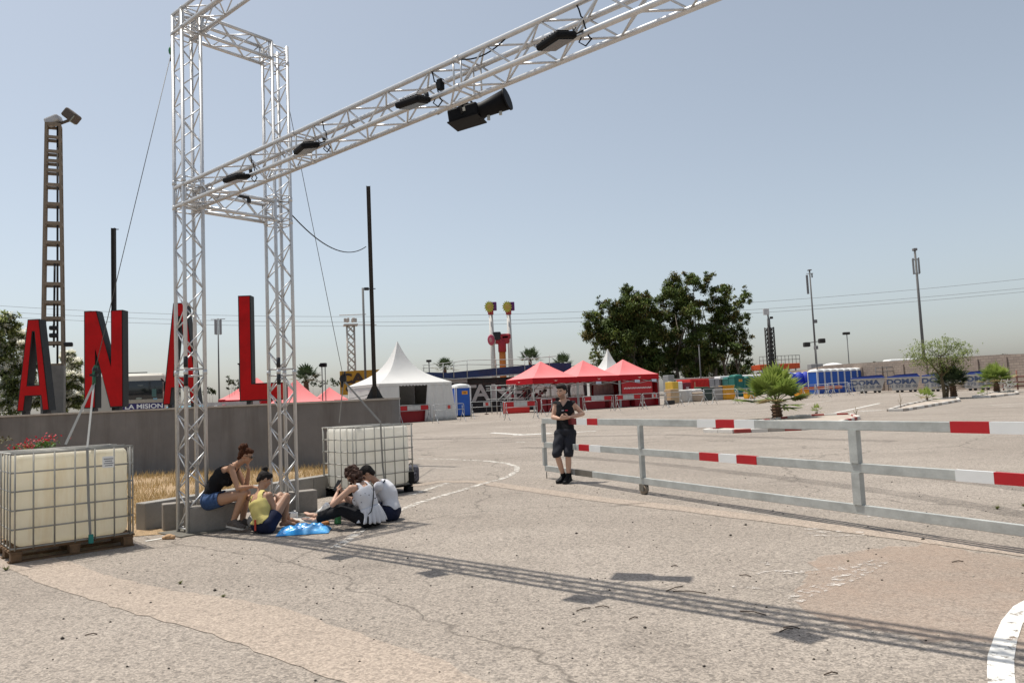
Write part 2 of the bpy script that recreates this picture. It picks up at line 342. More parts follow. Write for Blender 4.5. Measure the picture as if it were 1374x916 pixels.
# ---------------------------------------------------------------- bed with dry grass between kerb and wall
KA = Vector((-4.93, 10.09, 0)); KB = Vector((-3.4, 12.74, 0)); kd = (KB-KA).normalized(); kn = Vector((-kd.y, kd.x, 0))
WA = Vector((-22, 20.1, 0)); WB = Vector((-3.05, 18.35, 0)); wd = (WB-WA).normalized()      # wall front line
K2 = KA+kd*4.6
sheet('dry_ground', None, DIRT, .006, .03, .4, [Vector(p) for p in ((-5.35, 9.75, 0), (-5.0, 9.6, 0), (-4.45, 9.75, 0), (-4.3, 9.95, 0), (-4.85, 10.2, 0), (K2.x, K2.y, 0), (K2.x+.1, 18.3, 0), (-22, 20.05, 0), (-22, 13, 0), (-8, 9.3, 0))])
KM = M('kerb_concrete', (.30, .285, .26), .9, 0, .15, 6, .4, 50, dirt=(.15, .135, .12), dirt_amt=.7)
o = MB()
for i in range(3):
    a = KA+kd*(i*1.53); b = KA+kd*(i*1.53+1.52); mid = (a+b)/2+kn*.1+Vector((0, 0, .18))
    o.bbox(mid, ((b-a).length, .2, .36), .012, math.atan2(kd.y, kd.x))
tag(o.build('kerb_wall', KM), 'low grey concrete kerb wall in front of the dry grass', 'kerb wall')
STRAW = [M('straw_a', (.46, .33, .15), .9, 0, .3, 3, transl=.3), M('straw_b', (.36, .25, .11), .9, 0, .3, 3, transl=.3), M('straw_c', (.6, .47, .25), .9, 0, .3, 3, transl=.3)]
mb = MB(); cnt = 0
while cnt < 15000:
    x = rr.uniform(-13, -2.7); y = rr.uniform(10.3, 18.4)
    q = Vector((x, y, 0))-KA
    if q.dot(kn) < .25 + .0 or q.dot(kd) < .2: continue
    if y > WA.y+(x-WA.x)*wd.y/wd.x-.1: continue
    dn = min(1, (q.dot(kn))/1.0)
    if rr.random() > .35+.65*dn: continue
    if math.sin(x*2.1)*math.sin(y*1.7+1)+rr.uniform(-.6, .6) < -.35: continue
    h = rr.uniform(.05, .2)*(.5+.5*dn); a = rr.uniform(0, 6.28); b_ = rr.uniform(0, 6.28); ln = rr.uniform(0, .8)*h
    p = Vector((x, y, gz(y)+.005)); s2 = Vector((math.cos(a), math.sin(a), 0))*rr.uniform(.004, .009); t = p+Vector((math.cos(b_)*ln, math.sin(b_)*ln, h))
    mb.add([p-s2, p+s2, t], [(0, 1, 2)], rr.choice((0, 0, 1, 2))); cnt += 1
tag(mb.build('dry_grass', STRAW), 'dry straw coloured grass between the kerb and the dark wall', 'grass', kind='stuff')

# ---------------------------------------------------------------- dark wall
mb = MB(); wn = Vector((-wd.y, wd.x, 0)); Hw = 1.62; TH = .42; Lw = (WB-WA).length
pts = [WA, WB]
poly = [(WA.x, WA.y), (WB.x, WB.y)]
for k in range(1, 8):
    a = -math.pi/2+math.pi*k/8; c_ = WB+wn*TH/2; q = c_+wd*math.cos(a)*TH/2+wn*math.sin(a)*TH/2; poly.append((q.x, q.y))
poly += [((WB+wn*TH).x, (WB+wn*TH).y), ((WA+wn*TH).x, (WA+wn*TH).y)]
wall = thing('dark_wall', 'long dark grey rendered wall carrying the red letters', 'wall')
mb.prism(poly, -.1, Hw); ob = mb.build('wall_body', WALLM, wall)
c0_ = Vector((sum(p[0] for p in poly)/len(poly), sum(p[1] for p in poly)/len(poly), 0))
poly2 = [(WA.x-.0*wn.x, WA.y-.03), (WB.x, WB.y-.03)]+[(x+.03*(1 if i else 1), y) for i, (x, y) in enumerate(poly[2:9])]+[(p[0], p[1]+.03) for p in poly[9:]]
MB().prism(poly2, Hw+.002, Hw+.045).build('coping', CONCL, wall)
def wpt(px, dz=0, off=0):                              # point on the wall front line under pixel column px
    lo, hi = 0., Lw
    for _ in range(40):
        mid = (lo+hi)/2; q = WA+wd*mid; c = Vector((q.x, q.y, 1.6-EYE)); z = c.dot(_F); x = W0/2+FPX*c.dot(CR)/z
        if x < px: lo = mid
        else: hi = mid
    q = WA+wd*lo+wn*off; q.z = dz; return q

# ---------------------------------------------------------------- red letters
LRED = M('letter_red', (.46, .005, .007), .6, 0, .12, 2.5, 0, dirt=(.24, .006, .006), dirt_amt=.5, spec=.2); LBLK = M('letter_side_black', (.013, .015, .015), .6, 0, .3, 3)
def inset(poly, d):
    n = len(poly); out = []
    ar = sum(poly[i][0]*poly[(i+1) % n][1]-poly[(i+1) % n][0]*poly[i][1] for i in range(n)); sg = 1 if ar > 0 else -1
    for i in range(n):
        p = Vector(poly[i-1]); q = Vector(poly[i]); r_ = Vector(poly[(i+1) % n]); e1 = (q-p).normalized(); e2 = (r_-q).normalized()
        n1 = Vector((-e1.y, e1.x))*sg; n2 = Vector((-e2.y, e2.x))*sg; b = (n1+n2); b = b/max(.3, b.length_squared)*2
        out.append(tuple(q+b*d))
    return out
def letter(name, label, polys, holes, px, H, W, rz, faded=False, dep=.3):
    """polys in unit square; front face towards local -y"""
    base = wpt(px, Hw+.045, .2)
    t = thing(name, label, 'letter', base, rz, 'red block letters on the dark wall')
    def T(z): return Matrix(((1, 0, 0, 0), (0, 0, -1, 0), (0, 1, 0, .08), (0, 0, 0, 1)))
    body = MB(); face = MB()
    bmb = bmesh.new()
    for poly in polys:
        P = [(x*W-W/2, y*H) for x, y in poly]
        body.prism(P, -dep/2, dep/2, 0, T(0))
        face.prism(inset(P, .025), dep/2+.002, dep/2+.012, 0, T(0))
    body.build('letter_side', LBLK, t); face.build('letter_face', LRED, t)
    MB().box((-W*.32, 0, .038), (.1, .2, .08)).build('foot', BLACKM, t); MB().box((W*.32, 0, .038), (.1, .2, .08)).build('foot', BLACKM, t)
    if faded:
        MB().bbox((W*.22-W*.5, -dep/2-.017, .25), (.42, .01, .3), .004).build('scuffed_patch', M('scuffed_red', (.12, .03, .03), .8, 0, .4, 4), t)
    return t
# A as one outline polygon split into non-overlapping pieces
A1 = [[(0, 0), (.22, 0), (.27, .17), (.5-.0, .17), (.5, .28), (.3, .28), (.5, .80), (.5, 1), (.3, 1)], [(.5, .17), (.73, .17), (.78, 0), (1, 0), (.7, 1), (.5, 1), (.5, .80), (.7, .28), (.5, .28)]]
A_ = [[(0, 0), (.22, 0), (.27, .16), (.73, .16), (.78, 0), (1, 0), (.68, 1), (.32, 1)]]
def letterA(label, px, H, W, rz, faded=False):
    t = letter('letter_sign', label, [], [], px, H, W, rz, faded); dep = .3
    for c in list(t.children):
        if c.name.startswith(('letter_side', 'letter_face')): bpy.data.objects.remove(c)
    def mk(outer, inner, z0, z1, name, mat):
        bm = bmesh.new(); S = lambda p, z: Vector((p[0]*W-W/2, -z, p[1]*H+.08))
        lo = [bm.verts.new(S(p, z0)) for p in outer]; hi = [bm.verts.new(S(p, z1)) for p in outer]
        li = [bm.verts.new(S(p, z0)) for p in inner]; hj = [bm.verts.new(S(p, z1)) for p in inner]
        for a, b in ((lo, hi), (li, hj)):
            for i in range(len(a)): bm.faces.new((a[i], a[(i+1) % len(a)], b[(i+1) % len(a)], b[i]))
        for ring, ri in ((lo, li), (hi, hj)):
            ed = []
            for r_ in (ring, ri):
                for i in range(len(r_)):
                    e = bm.edges.get((r_[i], r_[(i+1) % len(r_)])); ed.append(e)
            bmesh.ops.triangle_fill(bm, edges=ed, use_beauty=True)
        bmesh.ops.recalc_face_normals(bm, faces=bm.faces[:])
        me = bpy.data.meshes.new(name); bm.to_mesh(me); bm.free(); me.materials.append(mat); o = bpy.data.objects.new(name, me); COL.objects.link(o); o.parent = t
    out = A_[0]; inn = [(.33, .28), (.67, .28), (.52, .86), (.48, .86)]
    k = .025
    def ins(P, d): return [(x/W, y/H) for x, y in inset([(x*W, y*H) for x, y in P], d)]
    mk(out, inn, -dep/2, dep/2, 'letter_side', LBLK); mk(ins(out, k), ins(inn, -k), dep/2+.002, dep/2+.012, 'letter_face', LRED)
    return t
letterA('leftmost red A, between the flowering bush and the first N', 41.5, 2.34, .81, rad(3))
letter('letter_sign', 'red N with black sides standing in front of the bus', [[(0, 0), (.29, 0), (.29, .60), (.66, 0), (1, 0), (1, 1), (.69, 1), (.69, .42), (.33, 1), (0, 1)]], [], 136.5, 2.46, .96, rad(3))
letterA('red A with scuffed foot, half hidden by the left truss tower', 240, 2.54, .88, rad(3))
letter('letter_sign', 'red L on the wall just left of the right truss tower', [[(0, 0), (1, 0), (1, .165), (.28, .165), (.28, 1), (0, 1)]], [], 350, 2.62, 1.1, rad(3))
# ================================================================ truss gantry
TH1 = -.7095; D1 = Vector((math.cos(TH1), math.sin(TH1), 0)); D2 = Vector((-D1.y, D1.x, 0)); Z = Vector((0, 0, 1))
TC = Vector((-4.189, 9.824, 0)); TD = 1.335; TW = .254; ZL = 4.227; ZU = 6.60
gantry = thing('truss_gantry', 'tall aluminium box truss gantry with two towers and long overhead beams', 'truss gantry', TC)
def truss(a, b, u, v, n_bay, w=TW, joints=(), ends=(True, True), off=0):
    """box truss from a to b (centre line), u and v are the cross directions"""
    d = (b-a); L_ = d.length; dn = d/L_; h = w/2; ch = MB(); br = MB()
    co = [(-1, -1), (1, -1), (1, 1), (-1, 1)]
    for i, j in co:
        p = a+u*i*h+v*j*h; ch.tube([p, p+d], .0245, 10)
    for q in joints:
        for i, j in co:
            p = a+u*i*h+v*j*h+dn*q; ch.tube([p-dn*.03, p+dn*.03], .029, 10)
    js = sorted([0]+list(joints)+[L_])
    for s0, s1 in zip(js[:-1], js[1:]):
        g = .045; m_ = max(1, round((s1-s0-2*g)/.29)); m_ += m_ % 2; st = (s1-s0-2*g)/m_
        for k in range(4):
            i0, j0 = co[k]; i1, j1 = co[(k+1) % 4]; p0 = a+u*i0*h+v*j0*h; p1 = a+u*i1*h+v*j1*h; fl = (k+off) % 2
            for e in (s0+g, s1-g): br.tube([p0+dn*e, p1+dn*e], .0095, 6)
            for q in range(m_):
                x0, x1 = s0+g+q*st, s0+g+(q+1)*st
                A_, B_ = (p0+dn*x0, p1+dn*x1) if (q+fl) % 2 == 0 else (p1+dn*x0, p0+dn*x1)
                br.tube([A_, B_], .0095, 6)
    return ch, br
def part_truss(name, *a, **k):
    ch, br = truss(*a, **k); o = ch.build(name, ALU, gantry); br.build('bracing', ALU, o); return o
O0 = Vector((0, 0, 0)); base_z = .02
for k, top in ((0, ZU+TW/2+.13), (1, ZU+TW/2+.13)):
    c = D2*TD*k
    part_truss('tower', c+Z*base_z, c+Z*top, D1, D2, 0, joints=(2.02, ZL-.03, ZL+TW+.05, ZU-.03), off=k)
    MB().box(c+Z*.012, (.62, .62, .016), TH1).build('base_plate', GALVD, gantry)
LB = 16.0
for z_, off in ((ZL+TW/2, 0), (ZU+TW/2, 1)):
    a = Z*z_-D1*TW/2; part_truss('long_beam', a, a+D1*LB, D2, Z, 0, joints=(.27, 2.77, 5.27, 8.27, 11.27), off=off)
    a = Z*z_+D2*TW/2; part_truss('cross_beam', a, Z*z_+D2*(TD-TW/2), D1, Z, 0, off=off)
for k in (0, 1):                                       # the far pair of towers, outside the picture, that carries the beams
    c = D2*TD*k+D1*(LB-TW/2); part_truss('tower', c+Z*base_z, c+Z*(ZU+TW+.02), D1, D2, 0, joints=(2.02, ZL-.03), off=k)
    MB().box(c+Z*.012, (.62, .62, .016), TH1).build('base_plate', GALVD, gantry)
# black tape bands on the inner chords
for k in (0, 1):
    for z0, z1 in ((1.86, 2.02), (2.1, 2.24)):
        p = D2*TD*k+D1*TW/2-D2*TW/2; MB().tube([p+Z*z0, p+Z*z1], .027, 10).build('tape', BLACKM, gantry)
def beam_pt(t, s2=-1, top=0, z=None): return TC+D1*t+D2*s2*TW/2+Z*(ZL+top*TW if z is None else z)
# ---------------------------------------------------------------- flood lights on the beam
lab = ['small black floodlight nearest the left tower on the lower beam', 'small black floodlight second from the left tower on the lower beam', 'small black floodlight beside the big black projector on the lower beam', 'small black floodlight highest in the picture, near the top edge']
fl0 = None
for i, t_ in enumerate((1.67, 3.07, 4.70, 6.32)):
    if fl0 is None:
        fl = thing('floodlight', lab[i], 'floodlight', (0, 0, 0), 0, 'small floodlights along the lower beam')
        b = MB(); b.bbox((0, -.03, 0), (.27, .20, .055), .018, seg=2)
        for k in range(7): b.box((-.09+k*.03, -.03, .035), (.006, .12, .02))
        b.build('housing', BLACK, fl)
        MB().box((0, -.03, -.031), (.22, .15, .006)).build('lens', M('dark_lens', (.02, .022, .025), .15, 0, .05, spec=.6), fl)
        MB().tube([(.12, .05, 0), (.14, .13, .02), (.1, .19, .03), (-.1, .19, .03), (-.14, .13, .02), (-.12, .05, 0)], .009, 6).build('yoke', BLACKM, fl)
        MB().tube([(0, .19, .03), (0, .19, .1)], .02, 8).build('clamp', BLACKM, fl)
        fl0 = fl; f = fl
    else: f = copy_tree(fl0)
    p = beam_pt(t_)-D2*.10-Z*.035
    f.location = p; f.rotation_euler = (rad(14), 0, TH1+rad(-14 if i % 2 else 6)); f['label'] = lab[i]
# big black projector
p = at(640, 152, 6.35); P0_ = at(606, 161, 7.25); P1_ = at(645, 149, 7.15); P2_ = at(681, 133, 7.05)
pj = thing('projector', 'large black theatre projector with round snoot hanging under the beam', 'projector', P0_)
def local(o, v): return Vector(v)-o.location
ax = (P1_-P0_).normalized(); sd_ = ax.cross(Z).normalized(); up_ = sd_.cross(ax).normalized(); Rm = Matrix((ax, sd_, up_)).transposed()
cL = (P0_+P1_)/2-P0_; Lp = (P1_-P0_).length
b = MB(); b.bbox(cL, (Lp, .21, .135), .02, mat=Rm)
b.box(cL-up_*.073, (Lp*1.02, .26, .012), mat=Rm)
for k in range(6): b.box(cL+ax*(-Lp*.4+k*Lp*.14)+up_*.09, (.012, .14, .02), mat=Rm)
b.build('housing', BLACK, pj)
MB().box(cL-sd_*.107*(1 if sd_.y > 0 else -1)+ax*.02+up_*.02, (.035, .004, .04), mat=Rm).build('label_plate', M('pale_label', (.6, .58, .5), .6), pj)
ax2 = (P2_-P1_).normalized()
b = MB(); q0 = P1_-P0_-ax2*.03; q1 = P2_-P0_
b.tube([q0, q0+ax2*.04, q0+ax2*.06, q1], [.08, .08, .075, .10], 18)
b.tube([q1-ax2*.01, q1+ax2*.005], [.11, .11], 18); b.build('snoot', BLACK, pj)
b = MB()
for k in (.35, .75): c_ = q0.lerp(q1, k)-Vector((0, 0, .1)); MB().bbox(c_, (.03, .025, .05), .004).build('latch', GALV, pj)
b = MB(); hp = beam_pt(5.27, 1)-P0_; c2_ = cL+up_*.09
b.tube([cL+sd_*.105-up_*.02, cL+sd_*.115+up_*.12, cL+up_*.17, cL-sd_*.115+up_*.12, cL-sd_*.105-up_*.02], .012, 6); b.build('yoke', BLACKM, pj)
tq = max(0, (P0_+cL-TC).dot(D1)); hook = beam_pt(tq, 1)-P0_
MB().tube([cL+up_*.17, hook-Z*.02], .014, 8).build('hanging_clamp', GALVD, pj)
MB().tube([q0+up_*.05, q0+up_*.1-ax2*.05, cL+up_*.12, cL+up_*.08-ax*.1], .013, 6).build('hose', BLACK, pj)
# cables on the beam
def loop(label, pts, r=.006, name='cable', g=None):
    o = MB().tube(pts, r, 6).build(name, BLACK); return tag(o, label, 'cable', g)
def sag(a, b, s_, n=10): return [Vector(a).lerp(Vector(b), k/n)-Z*s_*4*(k/n)*(1-k/n) for k in range(n+1)]
cl = ['black cable looping beside the floodlight nearest the left tower', 'black cable looping beside the second floodlight from the left tower', 'black cable looping between the third floodlight and the big projector', 'black cable looping beside the topmost floodlight']
for i, t_ in enumerate((1.8, 3.2, 4.85, 6.45)):
    a = beam_pt(t_-.05, -1, 1); b_ = beam_pt(t_+.1, -1, 0)
    pts = sag(a, a.lerp(b_, .5)-D2*.02, -.04, 4)+sag(a.lerp(b_, .5), b_-Z*.06, .05, 5)+[b_-Z*.1-D1*.06, b_-Z*.05-D1*.12, b_+Z*.02-D1*.06]
    loop(cl[i], pts, .006)
loop('black cable lying along the lower beam between third and fourth floodlight', sag(beam_pt(5.2, -1, .9), beam_pt(5.75, -1, 1.0), .06), .006)
o = MB().bbox(beam_pt(4.93, -1, .35), (.06, .05, .1), .01, TH1).build('cable_connector', BLACK); tag(o, 'black cable connector block hanging on the beam by the third floodlight', 'connector')

# ---------------------------------------------------------------- concrete ballast blocks
BM_ = M('ballast_concrete', (.27, .245, .215), .9, 0, .16, 7, .5, 50, dirt=(.15, .13, .11), dirt_amt=.6)
def block(c, L_, w, h, rz, label):
    o = MB().bbox((0, 0, h/2), (L_, w, h), .014).build('concrete_block', BM_); o.location = c; o.rotation_euler = (0, 0, rz); return tag(o, label, 'concrete block', 'concrete ballast blocks')
a = math.atan2(.30, .50)
u_ = Vector((math.cos(a), math.sin(a), 0)); n_ = Vector((-u_.y, u_.x, 0))
block(Vector((-4.19, 9.63, 0))+u_*.31+n_*.11, .62, .22, .33, a, 'grey concrete block under the woman sitting in a black top')
block(Vector((-4.63, 9.96, 0))+u_*.4+n_*.09, .8, .18, .35, a, 'grey concrete block behind the left truss tower, left of the occupied block')
p = gp(390, 690); q = gp(423, 686)
a2 = math.atan2(q.y-p.y, q.x-p.x); block((p+q)/2+Vector((-math.sin(a2)*.1-.02, math.cos(a2)*.1, 0)), (q-p).length+.12, .2, .31, a2, 'grey concrete block in front of the right truss tower')
p = gp(352, 697); block(p+Vector((.05, .3, 0)), .5, .2, .3, a2, 'grey concrete block behind the woman in yellow')

# ================================================================ IBC containers
def ibc(name, label, loc, rz, L_=1.2, W_=1.0, H_=1.16, wood=True, nx=6, ny=5, nz=5):
    t = thing(name, label, 'liquid container', loc, rz)        # local: x 0..L, y 0..W, corner at origin
    pz = .14; th_ = H_-pz
    tk = MB(); bm = bmesh.new(); bmesh.ops.create_cube(bm, size=1)
    for v in bm.verts: v.co = Vector((v.co.x*(L_-.07), v.co.y*(W_-.07), v.co.z*(th_-.02)))
    bmesh.ops.bevel(bm, geom=list(bm.edges), offset=.085, segments=5, affect='EDGES', profile=.5)
    bmesh.ops.subdivide_edges(bm, edges=[e for e in bm.edges if e.calc_length() > .3], cuts=9, use_grid_fill=True)
    for v in bm.verts:                                   # slight bulge between the cage bars
        q = v.co; bx = abs(math.sin(q.x*math.pi*nx/L_+1.57)); bz = abs(math.sin(q.z*math.pi*nz/th_+.3))
        v.co = Vector((q.x, q.y*(1+.012*bx*bz), q.z)) if abs(q.y) > abs(q.x) else Vector((q.x*(1+.01*bz), q.y, q.z))
        if q.z > th_*.4: v.co.z -= .02*max(0, 1-(abs(q.x)/(L_*.5))**2)*random.random()*.3
    bm.verts.index_update()
    c = Vector((L_/2, W_/2, pz+th_/2+.008)); tk.add([c+v.co for v in bm.verts], [[v.index for v in f.verts] for f in bm.faces], 0, True); bm.free()
    tank = tk.build('tank', HDPE if wood else HDPE2, t)
    MB().lathe([(0, 0), (.11, 0), (.115, .03), (.09, .045), (0, .045)], (L_*.48, W_*.5, pz+th_-.03), 18).build('filler_cap', BLACK, tank)
    cg = MB(); r = .009; zs = [pz+.02+(th_-.02)*k/nz for k in range(nz+1)]
    for z in zs: cg.tube([(0, 0, z), (L_, 0, z), (L_, W_, z), (0, W_, z), (0, 0, z)], r if z < zs[-1] else .013, 8)
    for k in range(nx+1):
        x = L_*(k+.0)/nx; x = min(max(x, .03), L_-.03)
        for y in (0, W_): cg.tube([(x, y+(.008 if y else -.008), pz), (x, y+(.008 if y else -.008), H_)], .0085, 8)
    for k in range(ny+1):
        y = W_*k/ny; y = min(max(y, .03), W_-.03)
        for x in (0, L_): cg.tube([(x+(.008 if x else -.008), y, pz), (x+(.008 if x else -.008), y, H_)], .0085, 8)
    for y in (W_*.33, W_*.67): cg.tube([(0, y, H_+.005), (L_, y, H_+.005)], .011, 8)
    cg.build('cage', CAGE, t)
    pl = MB()
    if wood:
        for x in (.05, L_/2, L_-.05):
            for y in (.07, W_/2, W_-.07): pl.bbox((x, y, .061), (.1, .14, .075), .004)
        for y in (.07, W_/2, W_-.07): pl.box((L_/2, y, .011), (L_+.04, .1, .02))
        for k in range(3): pl.box(((.05, L_/2, L_-.05)[k], W_/2, .1105), (.11, W_, .022))
        for k in range(7): pl.box((L_/2, .07+k*(W_-.14)/6, .1335), (L_+.05, .09, .021))
        pl.build('pallet', WOOD, t)
    else:
        for x in (.07, L_/2, L_-.07):
            for y in (.07, W_-.07): pl.bbox((x, y, .055), (.13, .13, .1), .02)
        for y in (.07, W_-.07): pl.bbox((L_/2, y, .013), (L_, .12, .025), .006)
        for k in range(2): pl.bbox((L_/2, (.06, W_-.06)[k], .122), (L_, .06, .03), .01)
        pl.box((L_/2, W_/2, .138), (L_, W_, .006)); pl.build('pallet', BLACK, t)
        MB().bbox((L_-.05, -.0, .25), (.1, .05, .2), .015).build('outlet_guard', BLACK, t)
    return t
LI = gp(15, 757); LI.z = 0
left_ibc = ibc('liquid_container', 'full sized white caged liquid tank on a wooden pallet at the left edge', LI, rad(42), nx=6)
lt = MB(); lt.box((.94, -.012, 1.0), (.13, .004, .13))
for k in range(4): lt.box((.94, -.0145, 1.035-k*.025), (.1-.02*(k % 2), .002, .008), mi=1)
lt.build('label_plate', [WHITE, M('ink', (.08, .08, .1), .7)], left_ibc)
RI = Vector((-2.62, 12.30, 0))
dR = rad(44)
# right container: corner towards the camera at px 476; its long side runs away to the right
right_ibc = ibc('liquid_container', 'white caged liquid tank on black plastic skids beside the right truss tower', RI, dR, L_=1.16, W_=1.0, wood=False, nx=6, ny=5)

# ---------------------------------------------------------------- guy lines
def wire(label, pts, r, mat=CABLE, name='guy_line', cat='guy line'):
    return tag(MB().tube(pts, r, 6).build(name, mat), label, cat)
def LL(o, x, y, z): a = o.rotation_euler.z; return Vector((o.location.x+x*math.cos(a)-y*math.sin(a), o.location.y+x*math.sin(a)+y*math.cos(a), z))
tw1 = TC-D1*TW/2-D2*TW/2+Z*6.38
rat = at(126, 503, 9.25)
wire('thin steel guy line from the left tower top down to the left container', [tw1-D1*.02, rat], .0045)
hk = MB(); hk.tube([tw1+Z*.12-D1*.03, tw1-D1*.05+Z*.02, tw1-D1*.03-Z*.06], .012, 6); hk.ball(tw1-D1*.06-Z*.0, (.03, .03, .06), 6, 1); hk.ball(tw1-D1*.05-Z*.12, (.02, .02, .035), 6, 0)
tag(hk.build('hook', [BLACKM, M('green_hook', (.02, .16, .06), .5)]), 'green and black shackle hook near the top of the left tower', 'hook')
rg = MB(); dd = (tw1-rat).normalized(); rg.beam(rat, rat+dd*.12, .05, .03, 0); rg.ball(rat+dd*.06, (.035, .03, .05), 6, 1); rg.box(rat+dd*.0, (.09, .04, .03), .3, 1); rg.tube([rat-Z*.12, rat+Z*.02], .02, 6, 0)
tag(rg.build('ratchet', [M('green_ratchet', (.02, .11, .06), .5), BLACKM]), 'green and black tension ratchet above the left container', 'ratchet')
def strap(label, pts, w=.035, mat=STRAP):
    mb = MB()
    for a, b in zip(pts[:-1], pts[1:]): mb.beam(a, b, w, .004, up=(.3, 1, 0))
    return tag(mb.build('strap', mat), label, 'strap')
strap('grey strap from the ratchet down the front face of the left container', [rat-Z*.1, LL(left_ibc, .72, -.02, 1.18), LL(left_ibc, .73, -.024, .6), LL(left_ibc, .75, -.024, .12)])
strap('grey strap from the ratchet to the back of the left container top', [rat-Z*.1, at(88, 596, 9.1)])
o = MB().bbox(LL(left_ibc, .75, -.04, .16), (.05, .03, .1), .006, rad(42)).build('ratchet', M('teal_ratchet', (.02, .2, .17), .5)); tag(o, 'small teal ratchet low on the front of the left container', 'ratchet')
tw2 = TC+D2*(TD+TW/2)+D1*TW/2+Z*6.0
rat2 = at(461, 508, 12.6)
wire('thin steel guy line from the right tower top down to the right container', [tw2, rat2], .005)
o = MB().box((0, 0, 0), (.09, .05, .1)).tube([(-.03, 0, -.04), (-.03, 0, -.14)], .02, 6).tube([(.02, 0, .04), (.02, 0, .12)], .018, 6).build('ratchet', BLACKM); o.location = rat2; tag(o, 'black ratchet on the guy line above the right container', 'ratchet')
strap('grey strap from the black ratchet down over the front of the right container', [rat2-Z*.03, at(512, 566, 12.42)-Vector((0, .1, 0)), LL(right_ibc, .52, -.022, .5), LL(right_ibc, .56, -.022, .15)], .03)
strap('thin grey strap from the black ratchet to the back left of the right container', [rat2-Z*.03, at(455, 567, 12.9)], .02)
pole_top = at(491, 331, 18.2)
wire('black cable sagging from the right truss tower to the brown steel pole', sag(TC+D2*(TD+TW/2)+Z*(ZL+TW*.9), pole_top, .35, 18), .010, BLACK, 'cable', 'cable')
# cable and clamps lying on lower cross beam
wire('black cable lying on the lower cross beam', sag(TC+D2*(TD*.55)+D1*.1+Z*(ZL+TW+.03), TC+D2*(TD+.1)+D1*.12+Z*(ZL+TW+.03), .02, 8), .012, BLACK, 'cable', 'cable')
o = MB().bbox(TC+D2*.72+D1*.125+Z*(ZL+TW-.01), (.16, .05, .05), .01, math.atan2(D2.y, D2.x)).bbox(TC+D2*.8+D1*.13+Z*(ZL+TW-.06), (.05, .05, .06), .01).build('clamp', BLACKM); tag(o, 'black clamp bracket on the lower cross beam', 'clamp')

# flowers behind the left container
fb = MB(); rr = random.Random(9)
for px, py, colr, n_ in ((40, 598, 1, 70), (47, 592, 1, 40), (66, 588, 1, 60), (64, 596, 0, 160), (52, 598, 0, 60), (20, 599, 1, 30), (5, 590, 2, 40), (30, 600, 0, 60)):
    c = at(px, py, 10.2)
    for k in range(n_):
        p = c+Vector((rr.gauss(0, .06), rr.gauss(0, .06), rr.gauss(0, .03))); d = Vector((rr.gauss(0, 1), rr.gauss(0, 1), rr.gauss(0, 1))).normalized()*.018; e = basis(d)[0]*.014
        fb.add([p-d, p+e, p+d, p-e], [(0, 1, 2, 3)], colr)
for px in (20, 40, 47, 64, 66): c = at(px, 600, 10.2); fb.tube([Vector((c.x+rr.uniform(-.05, .05), 10.25, 0)), c], .008, 5, 0)
for k in range(700):
    c = Vector((rr.uniform(-6.6, -5.6), rr.uniform(10.0, 10.4), rr.uniform(.1, 1.08))); d = Vector((rr.gauss(0, 1), rr.gauss(0, 1), rr.gauss(0, 1))).normalized()*.03; e = basis(d)[0]*.02
    fb.add([c-d, c+e, c+d, c-e], [(0, 1, 2, 3)], 0)
tag(fb.build('geranium_bush', [M('bush_leaf', (.09, .19, .03), .6, transl=.3), M('red_petals', (.5, .01, .03), .6, transl=.2), M('bush_stem', (.12, .11, .05), .8)]), 'green bush with red flowers showing over the left container', 'flower bush')

# ================================================================ barrier gate
ga = math.radians(-63.7); gd = Vector((math.cos(ga), math.sin(ga), 0)); gn = Vector((-gd.y, gd.x, 0)); GO = Vector((.50, 14.22, 0))
gate = thing('barrier_gate', 'long galvanised steel barrier gate with red and white reflective bands', 'gate', GO, ga)
def gt(px, z):                                          # distance along the gate seen under pixel column px
    lo, hi = -.5, 12
    for _ in range(40):
        mid = (lo+hi)/2; q = GO+gd*mid+Z*z-Z*EYE; zz = q.dot(_F); x = W0/2+FPX*q.dot(CR)/zz if zz > .1 else 9e9
        if x < px: lo = mid
        else: hi = mid
    return lo
GL = 13.0; zt, zm, zb = 1.055, .615, .185; RW, RH = .04, .10
g0 = .0; gz0 = .02
for z, n_ in ((zt, 'top_rail'), (zm, 'middle_rail'), (zb, 'bottom_rail')):
    MB().bbox((GL/2, 0, z+gz0), (GL-(0 if z == zt else .08), RW, RH), .006).build(n_, GALV, gate)
posts = [gt(730, .6), gt(861, .6), gt(1150, .6)]; posts += [posts[2]+2.9, GL]
for i, t_ in enumerate(posts):
    w = .055 if i != 2 else .1
    t_ = max(t_, .03)
    p = MB(); p.box((t_, 0, (zm-RH/2+zb+RH/2)/2+gz0), (w, .07, zm-zb-RH)); p.box((t_, 0, (zt+zm)/2+gz0), (w, .07, zt-zm-RH)); p.build('post', GALV, gate)
def bands(z, lst):
    for p0, p1, k in lst:
        t0, t1 = gt(p0, z), gt(p1, z)
        MB().box(((t0+t1)/2, -0, z+gz0), (t1-t0-.001, RW+.006, RH+.005)).build({'r': 'red_band', 'w': 'white_band', 'd': 'dull_red_band', 'g': 'dark_band'}[k], {'r': RED, 'w': M('white_tape', (.72, .73, .72), .35, 0, .03), 'd': M('dull_red_tape', (.12, .01, .012), .6), 'g': GALVD}[k], gate)
bands(zt, [(764, 775, 'd'), (775, 789, 'w'), (789, 803, 'r'), (937, 962, 'w'), (962, 987, 'r'), (987, 1014, 'w'), (1277, 1330, 'r'), (1330, 1395, 'w')])
bands(zm, [(778, 792, 'r'), (792, 807, 'w'), (940, 966, 'r'), (966, 990, 'w'), (990, 1017, 'r'), (1284, 1336, 'w'), (1336, 1400, 'r')])
bands(zb, [(773, 796, 'g')])
